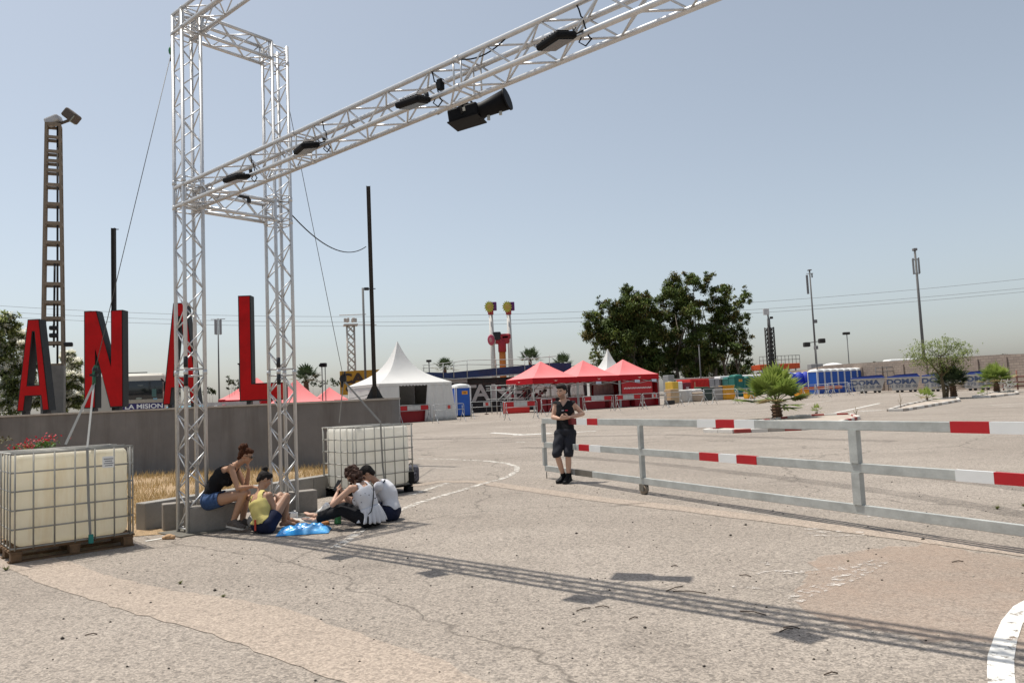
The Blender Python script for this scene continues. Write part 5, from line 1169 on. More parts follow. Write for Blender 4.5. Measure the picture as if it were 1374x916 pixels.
lb2.tube([(0, 0, 0), f2*.5, f2, fk], [.13, .11, .10, .08], 8); lb2.tube([(.12, 0, 0), at(1272, 520, Yf)-b, at(1262, 512, Yf)-b], [.09, .07, .06], 8)
limbs = [at(1243, 482, Yf)-b, at(1283, 484, Yf)-b, at(1262, 478, Yf)-b]
for l_ in limbs: lb2.tube([fk, fk.lerp(l_, .5)+Vector((.05, 0, -.03)), l_], [.07, .05, .03], 6)
for px, py in tips:
    c = at(px, py, Yf+rg.uniform(-.9, .9))-b; k0 = (fk, fk.lerp(limbs[0], .6), limbs[0], limbs[1], fk.lerp(limbs[1], .5), limbs[2])[rg.randrange(6)]; lb2.tube([k0, k0.lerp(c, .5)+Vector((rg.gauss(0, .08), 0, .05)), c], [.022, .014, .006], 5)
    for k in range(60):
        o_ = c+Vector((rg.gauss(0, .27), rg.gauss(0, .3), rg.gauss(0, .17))); d = Vector((rg.gauss(0, 1), rg.gauss(0, 1), rg.uniform(-1.2, .6))).normalized(); L_ = rg.uniform(.12, .32)
        for q in range(7):
            p = o_+d*L_*q/7-Z*(.09*(q/7)**2); a = Vector((rg.gauss(0, 1), rg.gauss(0, 1), rg.gauss(0, .6))).normalized()*.065; w_ = basis(a)[0]*.020; cr.add([p-a, p+w_, p+a, p-w_], [(0, 1, 2, 3)], rg.choice((0, 0, 1, 2)))
cr.build('crown', FM, t); lb2.build('trunk', M('feather_bark', (.12, .09, .05), .9, 0, .3, 6, .3), t)
# ---------------------------------------------------------------- block wall at the right
A_ = gxy(1010, 96, 510); B_ = gxy(1395, 60, 515); dd = (B_-A_); az = math.atan2(dd.y, dd.x); LW = dd.length
bwm = bpy.data.materials.new('block_wall'); bwm.use_nodes = True; nt = bwm.node_tree; L = nt.links; bs = nt.nodes['Principled BSDF']; bs.inputs['Roughness'].default_value = .9
tc = nt.nodes.new('ShaderNodeTexCoord'); mp = nt.nodes.new('ShaderNodeMapping'); mp.inputs['Rotation'].default_value = (math.pi/2, 0, 0); bk = nt.nodes.new('ShaderNodeTexBrick')
bk.inputs['Scale'].default_value = 1.0; bk.inputs['Brick Width'].default_value = .5; bk.inputs['Row Height'].default_value = .22; bk.inputs['Mortar Size'].default_value = .02
bk.inputs['Color1'].default_value = (.36, .29, .235, 1); bk.inputs['Color2'].default_value = (.28, .225, .185, 1); bk.inputs['Mortar'].default_value = (.2, .165, .14, 1)
L.new(tc.outputs['Object'], mp.inputs[0]); L.new(mp.outputs[0], bk.inputs['Vector']); L.new(bk.outputs['Color'], bs.inputs['Base Color'])
bw = thing('block_wall', 'long beige concrete block wall behind the skips and palms', 'wall', A_, az)
h0 = at(1175, 493, 80).z-gz(80); h1 = at(1374, 478, 62.5).z-gz(62.5)
mb = MB(); n = 14; vs = []
for i in range(n+1):
    x = LW*i/n; y_ = A_.y+dd.y*i/n; px = 1010+385*(i/n)**.8; zt_ = at(px, 502-24*min(1, max(0, (px-1010)/364))-(4 if px > 1175 else 0), y_).z; vs += [(x, 0, gz(y_)-A_.z-.2), (x, 0, zt_-A_.z), (x, .25, zt_-A_.z), (x, .25, gz(y_)-A_.z-.2)]
mb.add(vs, [(i*4+k, (i+1)*4+k, (i+1)*4+k+1, i*4+k+1) for i in range(n) for k in range(3)]+[(0, 1, 2, 3), (n*4+3, n*4+2, n*4+1, n*4)]); mb.build('masonry', bwm, bw)
mb = MB()
for i in range(1, 14): x = LW*i/14; mb.box((x, -.06, 1.1), (.35, .1, 2.3))
mb.build('pier', M('pier_beige', (.3, .24, .2), .9, 0, .15, 3), bw)
for lb_, px, cl, Y in (('dark conifer tip and bush above the block wall, right of the lamp post', 1176, [(1173, 490, 3), (1179, 491, 4), (1183, 491, 3), (1173, 486, 1.5)], 100), ('low dark bush top over the wall near the right edge', 1345, [(1338, 478, 3), (1345, 477, 3.5), (1351, 478, 3)], 90), ('tiny bushes above the wall beyond the blue toilets', 1158, [(1157, 491, 2), (1161, 491, 1.5)], 100)):
    big_tree('leafy_shrub', lb_, gxy(px, Y, 515), cl, Y, .16, 200, [(0, 2, .08)], px, 'shrub', mats=G_DK, mis=(0, 1))
b = gxy(1212, 100, 515); t = thing('white_vehicle_roof', 'white vehicle roof just showing over the block wall left of the feathery tree', 'vehicle', b); z_ = at(1212, 482, 100).z-b.z
mb = MB(); mb.bbox((0, 0, z_-.5), (4.0, 2.2, 1.1), .2); mb.bbox((5, 0, z_-.9), (5.5, 2.2, .8), .2); mb.bbox((0, 0, z_/2-.5), (3.8, 2, z_-1), .1); mb.build('body', WHITE, t); MB().bbox((6, -1.12, z_-.95), (3, .04, .25), .01).build('stripe', RED, t)
# ---------------------------------------------------------------- big right side structures
def slab(name, label, cat, px0, px1, pyt, pyb, Y0, Y1, dep, mat, extra=None, rnd=.04):
    a = gxy(px0, Y0, 515); b = gxy(px1, Y1, 515); d = b-a; az = math.atan2(d.y, d.x); t = thing(name, label, cat, a, az); zt_ = at(px0, pyt, Y0).z-a.z; z0_ = max(0.02, (at(px0, pyb, Y0).z-a.z) if pyb else .02)
    MB().bbox((d.length/2, dep/2, (zt_+z0_)/2), (d.length, dep, zt_-z0_), rnd).build('body', mat, t); return t, d.length, zt_, z0_
t, L_, zt_, z0_ = slab('container', 'bright red container between the yellow box and the grey container', 'container', 928, 953, 508.5, None, 74, 75, 2.2, BR)
mb = MB()
for k in range(14): mb.box((L_*(k+.5)/14, -.03, zt_/2), (.05, .04, zt_*.86))
mb.build('ribs', M('container_rib', (.5, .02, .02), .6), t); MB().box((L_*.2, -.06, zt_*.5), (.12, .03, zt_*.7)).build('locking_bar', M('bar_tan', (.5, .25, .15), .6), t)
t, L_, zt_, z0_ = slab('container', 'plain grey container right of the bright red one', 'container', 953.5, 967, 508, None, 75, 75.5, 2.2, M('container_grey', (.3, .3, .31), .6, 0, .1, 2)); MB().box((L_*.5, -.03, zt_*.5), (.05, .03, zt_*.9)).build('door_seam', GREYST, t)
t, L_, zt_, z0_ = slab('container', 'small white container with open dark sides left of the bright red one', 'container', 908, 917, 512, None, 73, 73, 2, WHITE)
t, L_, zt_, z0_ = slab('container', 'dark wine coloured box beside the bright red container', 'container', 920, 928, 513, None, 73.5, 74, 1.8, M('wine', (.16, .015, .03), .6)); MB().box((L_*.4, -.02, zt_*.6), (.4, .02, .5)).build('poster', M('poster_pale', (.45, .35, .36), .7), t)
t, L_, zt_, z0_ = slab('cabinet', 'yellow cabinet at the right end of the red canopies', 'cabinet', 904, 912, 512, 530, 64, 64.3, 1.0, M('cabinet_yellow', (.62, .42, .06), .6, 0, .1, 3)); 
t2, L_, zt_, z0_ = slab('crate', 'tan wooden crate stack below the yellow cabinet', 'crate', 901, 912, 522, None, 63, 63.3, 1.0, M('crate_tan', (.45, .33, .2), .8, 0, .2, 4))
t, L_, zt_, z0_ = slab('banner_panel', 'narrow white and green roll of panels left of the yellow cabinet', 'banner', 900, 903, 511, None, 64.8, 65, .2, M('panel_mint', (.4, .42, .38), .6)); 
t, L_, zt_, z0_ = slab('electric_cabinet', 'grey cabinet top behind the right corner of the red canopies', 'cabinet', 899, 907, 503, None, 66, 66.3, .8, M('cab_grey', (.27, .28, .28), .6))
t, L_, zt_, z0_ = slab('trolley', 'black low trolley before the tan crate', 'trolley', 899, 906, 537, None, 60, 60.2, .8, BLACKM)
GBAG = M('rubble_bag', (.55, .53, .5), .85, 0, .1, 3, .4, 8)
for i, (px, pyt, wd_, c_) in enumerate(((915, 523, .9, 0), (921, 522.5, .9, 0), (927, 523, .9, 0), (933, 521.5, 1.1, 0), (934.5, 526, 1.3, 1))):
    Y = 66+i*.4-(1 if c_ else 0); b = gxy(px, Y, 530); h_ = at(px, pyt, Y).z-b.z; t = tag(MB().bbox((0, 0, h_/2), (wd_, .9, h_), .12, seg=3).build('bulk_bag', GBAG if not c_ else M('sack_tan', (.42, .33, .25), .85)), ['white bulk bag, leftmost of the heap', 'white bulk bag, second of the heap', 'white bulk bag, third of the heap', 'white bulk bag, tallest at the right of the heap', 'tan sack in front of the tallest white bulk bag'][i], 'bulk bag', 'bulk bags on the lot'); t.location = b
for i, (px, pyt, pyb, wd_, mat, lb_) in enumerate(((942, 520, 530, 1.0, M('bin_green', (.02, .16, .09), .6), 'green bin below the red container'), (950, 521, 529, 1.9, M('bin_dark', (.05, .07, .06), .6), 'dark low bin cluster right of the green bin'), (978.5, 527.5, 535, .95, M('bin_yellow', (.75, .33, .01), .5), 'bright yellow bin standing before the toilets'), (976, 518, 528, 1.1, M('bin_ochre', (.6, .3, .03), .6), 'ochre box behind the bright yellow bin'), (1006, 527, 533, .8, M('bin_yellow2', (.7, .35, .02), .6), 'yellow bin half hidden behind the palm fronds'), (1076, 523, 531, 1.1, M('bin_orange', (.7, .3, .02), .6), 'orange yellow bin right behind the big palm'), (967, 519, 531, 1.4, M('pallet_grey', (.32, .3, .28), .7), 'grey pallet stack left of the yellow bin'))):
    Y = 68; b = gxy(px, Y, 525); h_ = max(.3, at(px, pyt, Y).z-b.z); t = thing('bin', lb_, 'bin', b, .2)
    MB().bbox((0, 0, h_/2), (wd_, .8, h_), .08).build('body', mat, t); MB().bbox((0, -.02, h_+.03), (wd_+.06, .88, .07), .02).build('lid', mat, t)
# white canopies row
t, L_, zt_, z0_ = slab('long_canopy', 'long low white canopy roof from the green toilets to the blue row', 'canopy', 985, 1100, 503.5, 507.5, 84, 84, 3.0, M('canopy_white', (.8, .79, .77), .6, 0, .04), rnd=.12)
mb = MB()
for k in range(9): mb.box((L_*k/8, .2, z0_/2), (.09, .09, z0_))
mb.build('post', GREYST, t)
MB().box((L_/2, 2.6, z0_/2), (L_, .08, z0_)).build('back_panel', M('canopy_back', (.2, .2, .21), .8, 0, .3, 1), t)
t, L_, zt_, z0_ = slab('long_canopy', 'thin grey roof line running before the tall dark trees', 'canopy', 905, 1000, 508, 510.5, 96, 92, 3.0, M('roof_greybrown', (.3, .26, .24), .8), rnd=.05); MB().box((L_/2, 1.5, z0_/2), (L_, .1, z0_)).build('back_panel', M('dark_back', (.06, .055, .05), .9), t)
t, L_, zt_, z0_ = slab('white_canopy', 'small white canopy roof left of the green toilets', 'canopy', 968, 984, 504.5, 508.5, 80, 80, 2.4, M('canopy_white2', (.7, .7, .7), .6), rnd=.08)
mb = MB()
for x in (.05, L_-.05): mb.box((x, .1, z0_/2), (.08, .08, z0_))
mb.build('post', GREYST, t)
t, L_, zt_, z0_ = slab('banner_panel', 'low strip of orange and blue panels before the toilet row', 'banner', 1072, 1130, 519, 524, 71, 73, .08, M('banner_blue_grey', (.35, .38, .45), .6), rnd=.01)
for k in range(5): MB().box((L_*(.12+.2*k), -.03, (zt_+z0_)/2), (.9, .03, (zt_-z0_)*.8)).build('orange_patch', M('patch_orange%d' % k, (.55, .12, .05), .6), t)
# red ride platform and white dome
Yq = 105
t, L_, zt_, z0_ = slab('ride_platform', 'orange red ride platform with railings above the toilets', 'ride', 1022, 1076, 489, 496, Yq, Yq, 4, M('platform_orange', (.55, .08, .02), .6), rnd=.05)
mb = MB()
for k in range(12): x = L_*k/11; mb.tube([(x, 0, zt_), (x, 0, zt_+1.1)], .035, 4)
for z in (.55, 1.1): mb.tube([(0, 0, zt_+z), (L_, 0, zt_+z)], .035, 4)
for k in range(6): x = L_*(k+.3)/6; mb.tube([(x, 0, 0), (x, 0, z0_)], .1, 6)
mb.build('railing', GREYST, t); MB().box((L_*.35, -.03, (zt_+z0_)/2), (L_*.22, .04, (zt_-z0_)*1.02)).build('gap_panel', M('gap_grey', (.25, .25, .25), .7), t)
b = gxy(1120, 102, 515); z_ = at(1120, 487, 102).z-b.z; t = thing('white_dome', 'smooth white domed cover above the blue toilets', 'cover', b)
mb = MB(); mb.ball((0, 0, z_-.9), (1.9, 1.2, .95), 10); mb.bbox((0, 0, (z_-.9)/2), (3.0, 2, z_-.9), .1); mb.build('shell', WHITE, t); MB().bbox((-2.4, 0, z_/2), (1.6, 1.4, z_), .05).build('cabin', M('cabin_grey', (.3, .3, .3), .7), t)
# rails on block wall, right
t = thing('rail_frame', 'thin grey rail frame standing before the wall right of the blue toilets', 'rail', gxy(1191, 74, 515)); mb = MB()
for z in (.9, 1.4, 1.9, 2.3): mb.tube([(-1.0, 0, z), (1.2, 0, z)], .035, 5)
for x in (-1, .1, 1.2): mb.tube([(x, 0, 0), (x, 0, 2.35)], .035, 5)
mb.build('rails', GREYST, t)
t = thing('rail_frame', 'reddish frames and rails low before the wall at the right edge', 'rail', gxy(1366, 58, 520)); mb = MB()
for z in (.3, .6, 1.0): mb.tube([(-1.2, 0, z), (2, 0, z)], .05, 5)
for x in (-1.1, 0, 1): mb.tube([(x, 0, 0), (x, 0, 1.5)], .05, 5)
mb.build('rails', M('rail_rust', (.2, .08, .06), .8), t)
# ---------------------------------------------------------------- DOMA skips
SK = M('skip_white', (.52, .5, .47), .6, 0, .08, 2, dirt=(.33, .28, .23), dirt_amt=.5); SKB = M('skip_tarp_blue', (.015, .04, .2), .5); INK = M('ink_blue', (.08, .11, .2), .6); INK2 = M('ink_grey', (.2, .215, .25), .6)
def skip(label, px0, px1, Y0, py=528):
    a = gxy(px0, Y0, py); b = gxy(px1, Y0-1.2, py); d = b-a; az = math.atan2(d.y, d.x); L_ = d.length; t = thing('skip_container', label, 'skip', a, az, 'white DOMA skips with blue tarpaulins'); H_ = 1.28
    mb = MB(); P = [(.3*L_*.5, .18), (L_*.86, .18), (L_*.985, H_), (0.015*L_, H_)]
    mb.prism(P, 0, 1.5, 0, Matrix(((1, 0, 0, 0), (0, 0, 1, 0), (0, 1, 0, 0), (0, 0, 0, 1)))); mb.box((L_/2, -.03, H_-.02), (L_*.98, .08, .09)); mb.build('body', SK, t)
    mb = MB(); mb.bbox((L_/2, .75, H_+.06), (L_*.95, 1.45, .14), .05); mb.prism([(L_*.03, H_+.1), (L_*.97, H_+.1), (L_*.9, H_+.32), (L_*.3, H_+.26)], .3, 1.2, 0, Matrix(((1, 0, 0, 0), (0, 0, 1, 0), (0, 1, 0, 0), (0, 0, 0, 1)))); mb.build('tarpaulin', SKB, t)
    mb = MB()
    for x in (.3, .68): mb.tube([(L_*x, .1, .12), (L_*x, .25, .12)], .13, 12); mb.tube([(L_*x+.35, .1, .12), (L_*x+.35, .25, .12)], .13, 12)
    mb.build('wheel', RUBBER, t)
    m_ = text_mb('DOMA', .56, .012, .022, 1.35); place_mb(m_, (L_*.42, -.03, .92)).build('lettering', INK, t)
    m_ = text_mb('91 573 38 40', .34, .012, .012, 1.25); place_mb(m_, (L_*.47, -.03, .52)).build('number_lettering', INK2, t)
for lb_, p0, p1, Y in (('white DOMA skip directly right of the blue toilets, first of four', 1142, 1190, 69), ('white DOMA skip second from the blue toilets', 1191, 1237, 66.5), ('white DOMA skip left of the feathery tree trunk, third from the toilets', 1238, 1287, 64), ('white DOMA skip between the dark palm and the right palm, fourth from the toilets', 1289, 1334, 62)): skip(lb_, p0, p1, Y)
# ---------------------------------------------------------------- kerb islands
KW = M('kerb_white', (.68, .65, .6), .8, 0, .08, 3, dirt=(.35, .3, .26), dirt_amt=.5); KR = M('kerb_red', (.33, .06, .05), .8, 0, .1, 3); KG = M('kerb_grey', (.36, .32, .28), .85, 0, .15, 4); SOIL = M('island_soil', (.42, .36, .3), .95, 0, .15, 3, .3)
def island(pix, cols, soilname='island', blk=.5, seed=0, w=.14):
    P = [gp(*p) for p in pix]; mb = MB(); rg = random.Random(seed); idx = 0
    for i in range(len(P)):
        p, q = P[i], P[(i+1) % len(P)]; n = max(1, int((q-p).length/blk)); az = math.atan2(q.y-p.y, q.x-p.x)
        for k in range(n):
            c = p.lerp(q, (k+.5)/n); mb.bbox((c.x, c.y, gz(c.y)+.055+rg.uniform(-.005, .005)), ((q-p).length/n-.012, w, .13), .015, az, cols[idx % len(cols)]); idx += 1
    tag(mb.build('island_kerb', [KW, KR, KG]), kind='structure')
    sheet('island_soil', None, SOIL, .05, .02, .5, P)
island([(946, 580), (985, 581), (1075, 577), (1108, 574), (1152, 562), (1140, 557.5), (1072, 560), (1046, 563.5), (1000, 570)], (0, 0, 1, 0, 2, 1, 0, 1, 0), seed=1)
island([(1192, 552), (1212, 551.5), (1262, 543), (1287, 538.5), (1284, 534.5), (1250, 537.5), (1215, 545)], (0, 2, 0, 2, 0, 0, 2), seed=2, blk=.6)
island([(1306, 533.5), (1330, 533), (1366, 529), (1362, 526), (1330, 528)], (0, 2, 0), seed=3, blk=.6)
line([(1108, 568), (1150, 560)], .05, KR, .2, 'kerb_line') if False else None
for i, (px, py, h_) in enumerate(((1209, 551, .75), (1149, 561, .45), (1325, 531, 1.0))):
    b = gp(px, py); t = tag(MB().tube([(0, 0, 0), (.02, 0, h_*.5), (0, 0, h_)], .012, 5).tube([(0, 0, h_*.4), (.1, 0, h_*.8)], .008, 4).tube([(0, 0, h_*.3), (-.09, .03, h_*.7)], .008, 4).build('dry_stalk', M('stalk', (.2, .16, .1), .9)), ['thin dry stalk on the middle kerb island', 'thin dry stalk at the right tip of the nearest kerb island', 'thin dry stalk beside the right edge palm'][i], 'stalk'); t.location = b
b = gp(1352, 528); t = thing('wire_cage', 'crumpled pale wire cage beside the right edge palm', 'wire cage', b); mb = MB(); rg = random.Random(2)
for k in range(26): a = Vector((rg.uniform(-.5, .6), rg.uniform(-.3, .3), rg.uniform(0, 1))); c = Vector((rg.uniform(-.5, .6), rg.uniform(-.3, .3), rg.uniform(0, 1))); mb.tube([a, c], .012, 4)
mb.build('wires', GALV, t)

# ================================================================ things around the group
BAGB = M('blue_bag', (.02, .33, .78), .3, 0, .15, 4, .5, 14, spec=.6, dirt=(.3, .55, .75), dirt_amt=.8, dscale=4)
def pillow(c, L_, W_, H_, rz, n=18, seed=0, crumple=.012):
    rg = random.Random(seed); ph_ = [rg.uniform(0, 6) for _ in range(6)]; mb = MB(); R = Matrix.Rotation(rz, 3, 'Z')
    for sgn in (1, -1):
        vs = []
        for i in range(n+1):
            for j in range(n+1):
                u = -1+2*i/n; v = -1+2*j/n; e = max(0, (1-abs(u)**2.6))**.5*max(0, (1-abs(v)**2.6))**.5
                w_ = crumple*(math.sin(u*9+ph_[0]+v*4)+math.sin(v*11+ph_[1]-u*5)+.7*math.sin(u*17+v*13+ph_[2]))
                z = (H_*(.85*e)+w_*e if sgn > 0 else 0)+.012; vs.append(Vector(c)+R@Vector((u*L_/2, v*W_/2, z)))
        f = [(i*(n+1)+j, (i+1)*(n+1)+j, (i+1)*(n+1)+j+1, i*(n+1)+j+1) for i in range(n) for j in range(n)]
        mb.add(vs, f if sgn > 0 else [tuple(reversed(q)) for q in f], 0, True)
    return mb
bc = gp(405, 717); o = pillow((0, 0, 0), .62, .36, .10, 0, 24, 3, .013).build('plastic_bag', BAGB); o.location = (bc.x-.01, bc.y+.14, 0); o.rotation_euler = (0, 0, .12); tag(o, 'shiny bright blue plastic bag lying in front of the seated group', 'bag')
# backpack
b = gp(552, 648); o = thing('backpack', 'dark patterned backpack leaning behind the right container', 'backpack', b, .3)
mb = MB(); mb.bbox((0, 0, .17), (.30, .2, .34), .085, seg=4); mb.bbox((-.02, -.1, .12), (.22, .08, .18), .035, seg=3); mb.build('body', M('backpack_pattern', (.09, .09, .11), .8, 0, .9, 26), o)
MB().tube([(-.08, .1, .3), (-.1, .17, .2), (-.08, .12, .06)], .014, 6).tube([(.08, .1, .3), (.1, .17, .2), (.08, .12, .06)], .014, 6).tube([(-.03, 0, .34), (0, 0, .38), (.03, 0, .34)], .01, 6).build('strap', BLACK, o)
# green bottle / cup, food box, apple-like bread
b = gp(452, 703); o = thing('plastic_bottle', 'crumpled green tinted plastic bottle beside the curly haired person', 'bottle', Vector((b.x, b.y+.05, 0))); MB().lathe([(0, 0), (.045, .0), (.048, .03), (.042, .06), (.047, .09), (.045, .12), (.03, .15), (.014, .17), (.014, .19), (0, .19)], (0, 0, 0), 14).build('body', M('bottle_green', (.06, .3, .09), .25, 0, .3, 20, .3, 30, spec=.6), o); MB().lathe([(0, 0), (.017, 0), (.017, .018), (0, .018)], (0, 0, .185), 10).build('cap', WHITE, o)
b = gp(437, 704); o = MB().ball((0, 0, .03), (.055, .035, .03), 8).build('bread_roll', M('crust', (.45, .2, .07), .8, 0, .2, 20)); o.location = (b.x, b.y, 0); tag(o, 'brown bread roll on the ground left of the green bottle', 'bread roll')
b = gp(392, 697); o = MB().bbox((0, 0, .045), (.09, .07, .09), .006).build('paper_cup_box', WHITE); o.location = (b.x, b.y+.1, 0); tag(o, 'small white paper box on the ground before the concrete block', 'box')
b = gp(326, 712); o = MB().ball((0, 0, .09), (.11, .10, .11), 9).ball((.05, .0, .06), (.08, .09, .07), 8).ball((-.03, 0, .19), (.035, .03, .04), 6).build('white_bag', M('white_bag_plastic', (.66, .65, .62), .5, 0, .1, 8, .8, 12, transl=.2)); o.location = (b.x+.09, b.y+.22, 0); tag(o, 'small crumpled white plastic bag beside the sneaker of the woman in black', 'bag')
b = gp(380, 700); o = pillow((0, 0, 0), .5, .35, .02, 0, 10, 8, .004).build('cloth', M('pale_cloth', (.5, .47, .42), .9)); o.location = (b.x+.28, b.y+.12, 0); tag(o, 'pale cloth spread on the ground behind the blue bag', 'cloth')
# ================================================================ people
def loft(mb, rings, n=18):
    vs = []; 
    for c, u, v in rings:
        for k in range(n): a = 2*math.pi*k/n; vs.append(Vector(c)+Vector(u)*math.cos(a)+Vector(v)*math.sin(a))
    m_ = len(rings); fs = [(i*n+k, i*n+(k+1) % n, (i+1)*n+(k+1) % n, (i+1)*n+k) for i in range(m_-1) for k in range(n)]
    vs += [rings[0][0], rings[-1][0]]; a0 = m_*n
    fs += [(a0, (k+1) % n, k) for k in range(n)]+[(a0+1, (m_-1)*n+k, (m_-1)*n+(k+1) % n) for k in range(n)]
    mb.add(vs, fs, 0, True)
def capsule(mb, a, b, ra, rb, bulge=0, n=12):
    a = Vector(a); b = Vector(b); d = (b-a); L_ = max(d.length, 1e-4); d = d/L_; u, v, _ = basis(d); rings = []
    for q in (-.95, -.7, -.35): rings.append((a+d*ra*q, u*ra*math.sqrt(1-q*q), v*ra*math.sqrt(1-q*q)))
    for k in range(5):
        s = k/4; r = ra+(rb-ra)*s+bulge*math.sin(math.pi*min(1, s*1.25))**2 if bulge else ra+(rb-ra)*s; rings.append((a+d*L_*s, u*r, v*r))
    for q in (.35, .7, .95): rings.append((b+d*rb*q, u*rb*math.sqrt(1-q*q), v*rb*math.sqrt(1-q*q)))
    loft(mb, rings, n)
def ray_at_dist(P, px, py, L_, near=True):
    r_ = ray(px, py).normalized(); C = Vector((0, 0, EYE)); w = P-C; t0 = w.dot(r_); dd = (w-r_*t0).length
    if dd >= L_: q = C+r_*t0; return P+(q-P).normalized()*L_
    s = math.sqrt(L_*L_-dd*dd); return C+r_*(t0-s if near else t0+s)
def remesh(mb, name, voxel, mats, parent=None, smooth=2, noise=0, nscale=.03):
    o = mb.build(name, mats if isinstance(mats, list) else [mats]); md = o.modifiers.new('r', 'REMESH'); md.mode = 'VOXEL'; md.voxel_size = voxel; md.use_smooth_shade = True
    s = o.modifiers.new('s', 'SMOOTH'); s.factor = .5; s.iterations = smooth
    if noise:
        tx = bpy.data.textures.new('n', 'CLOUDS'); tx.noise_scale = nscale; tx.noise_depth = 3; dm = o.modifiers.new('d', 'DISPLACE'); dm.texture = tx; dm.strength = noise; dm.mid_level = .5; dm.texture_coords = 'GLOBAL' if False else 'LOCAL'
    bpy.context.view_layer.update(); me = bpy.data.meshes.new_from_object(o.evaluated_get(bpy.context.evaluated_depsgraph_get()))
    old = o.data; bpy.data.objects.remove(o); bpy.data.meshes.remove(old)
    me.materials.clear()
    for mt in (mats if isinstance(mats, list) else [mats]): me.materials.append(mt)
    me.name = name; ob = bpy.data.objects.new(name, me); COL.objects.link(ob)
    if parent: ob.parent = parent
    return ob
def hand(mb, wrist, d, palm, thumb_side, s=1., curl=.6):
    """d forearm direction, palm = palm normal, thumb_side = direction to the thumb"""
    d = Vector(d).normalized(); palm = Vector(palm); palm = (palm-d*palm.dot(d)).normalized(); th_ = Vector(thumb_side); th_ = (th_-d*th_.dot(d)-palm*th_.dot(palm)).normalized()
    loft(mb, [(wrist-d*.01, th_*.024*s, palm*.018*s), (wrist+d*.02*s, th_*.032*s, palm*.016*s), (wrist+d*.055*s, th_*.040*s, palm*.015*s), (wrist+d*.085*s, th_*.040*s, palm*.012*s)], 12)
    for i, (o_, L_) in enumerate(((.031, .070), (.0105, .078), (-.0105, .073), (-.031, .057))):
        p = wrist+d*.08*s+th_*o_*s; q = d*1+th_*o_*1.2; a = curl*(.45+.1*i); r = .0084*s
        for k in range(3):
            q = (q.normalized()*math.cos(a)+palm*math.sin(a)); q.normalize(); e = p+q*L_*s*(.42, .32, .26)[k]; capsule(mb, p, e, r*(1-.08*k), r*(.92-.08*k), n=8); p = e
            q = q-palm*palm.dot(q)*.0
    p = wrist+d*.025*s+th_*.028*s; e1 = p+(d*.6+th_*.8+palm*.25).normalized()*.042*s; e2 = e1+(d*.9+th_*.25+palm*.35).normalized()*.034*s
    capsule(mb, p, e1, .0125*s, .0105*s, n=8); capsule(mb, e1, e2, .0105*s, .0085*s, n=8)
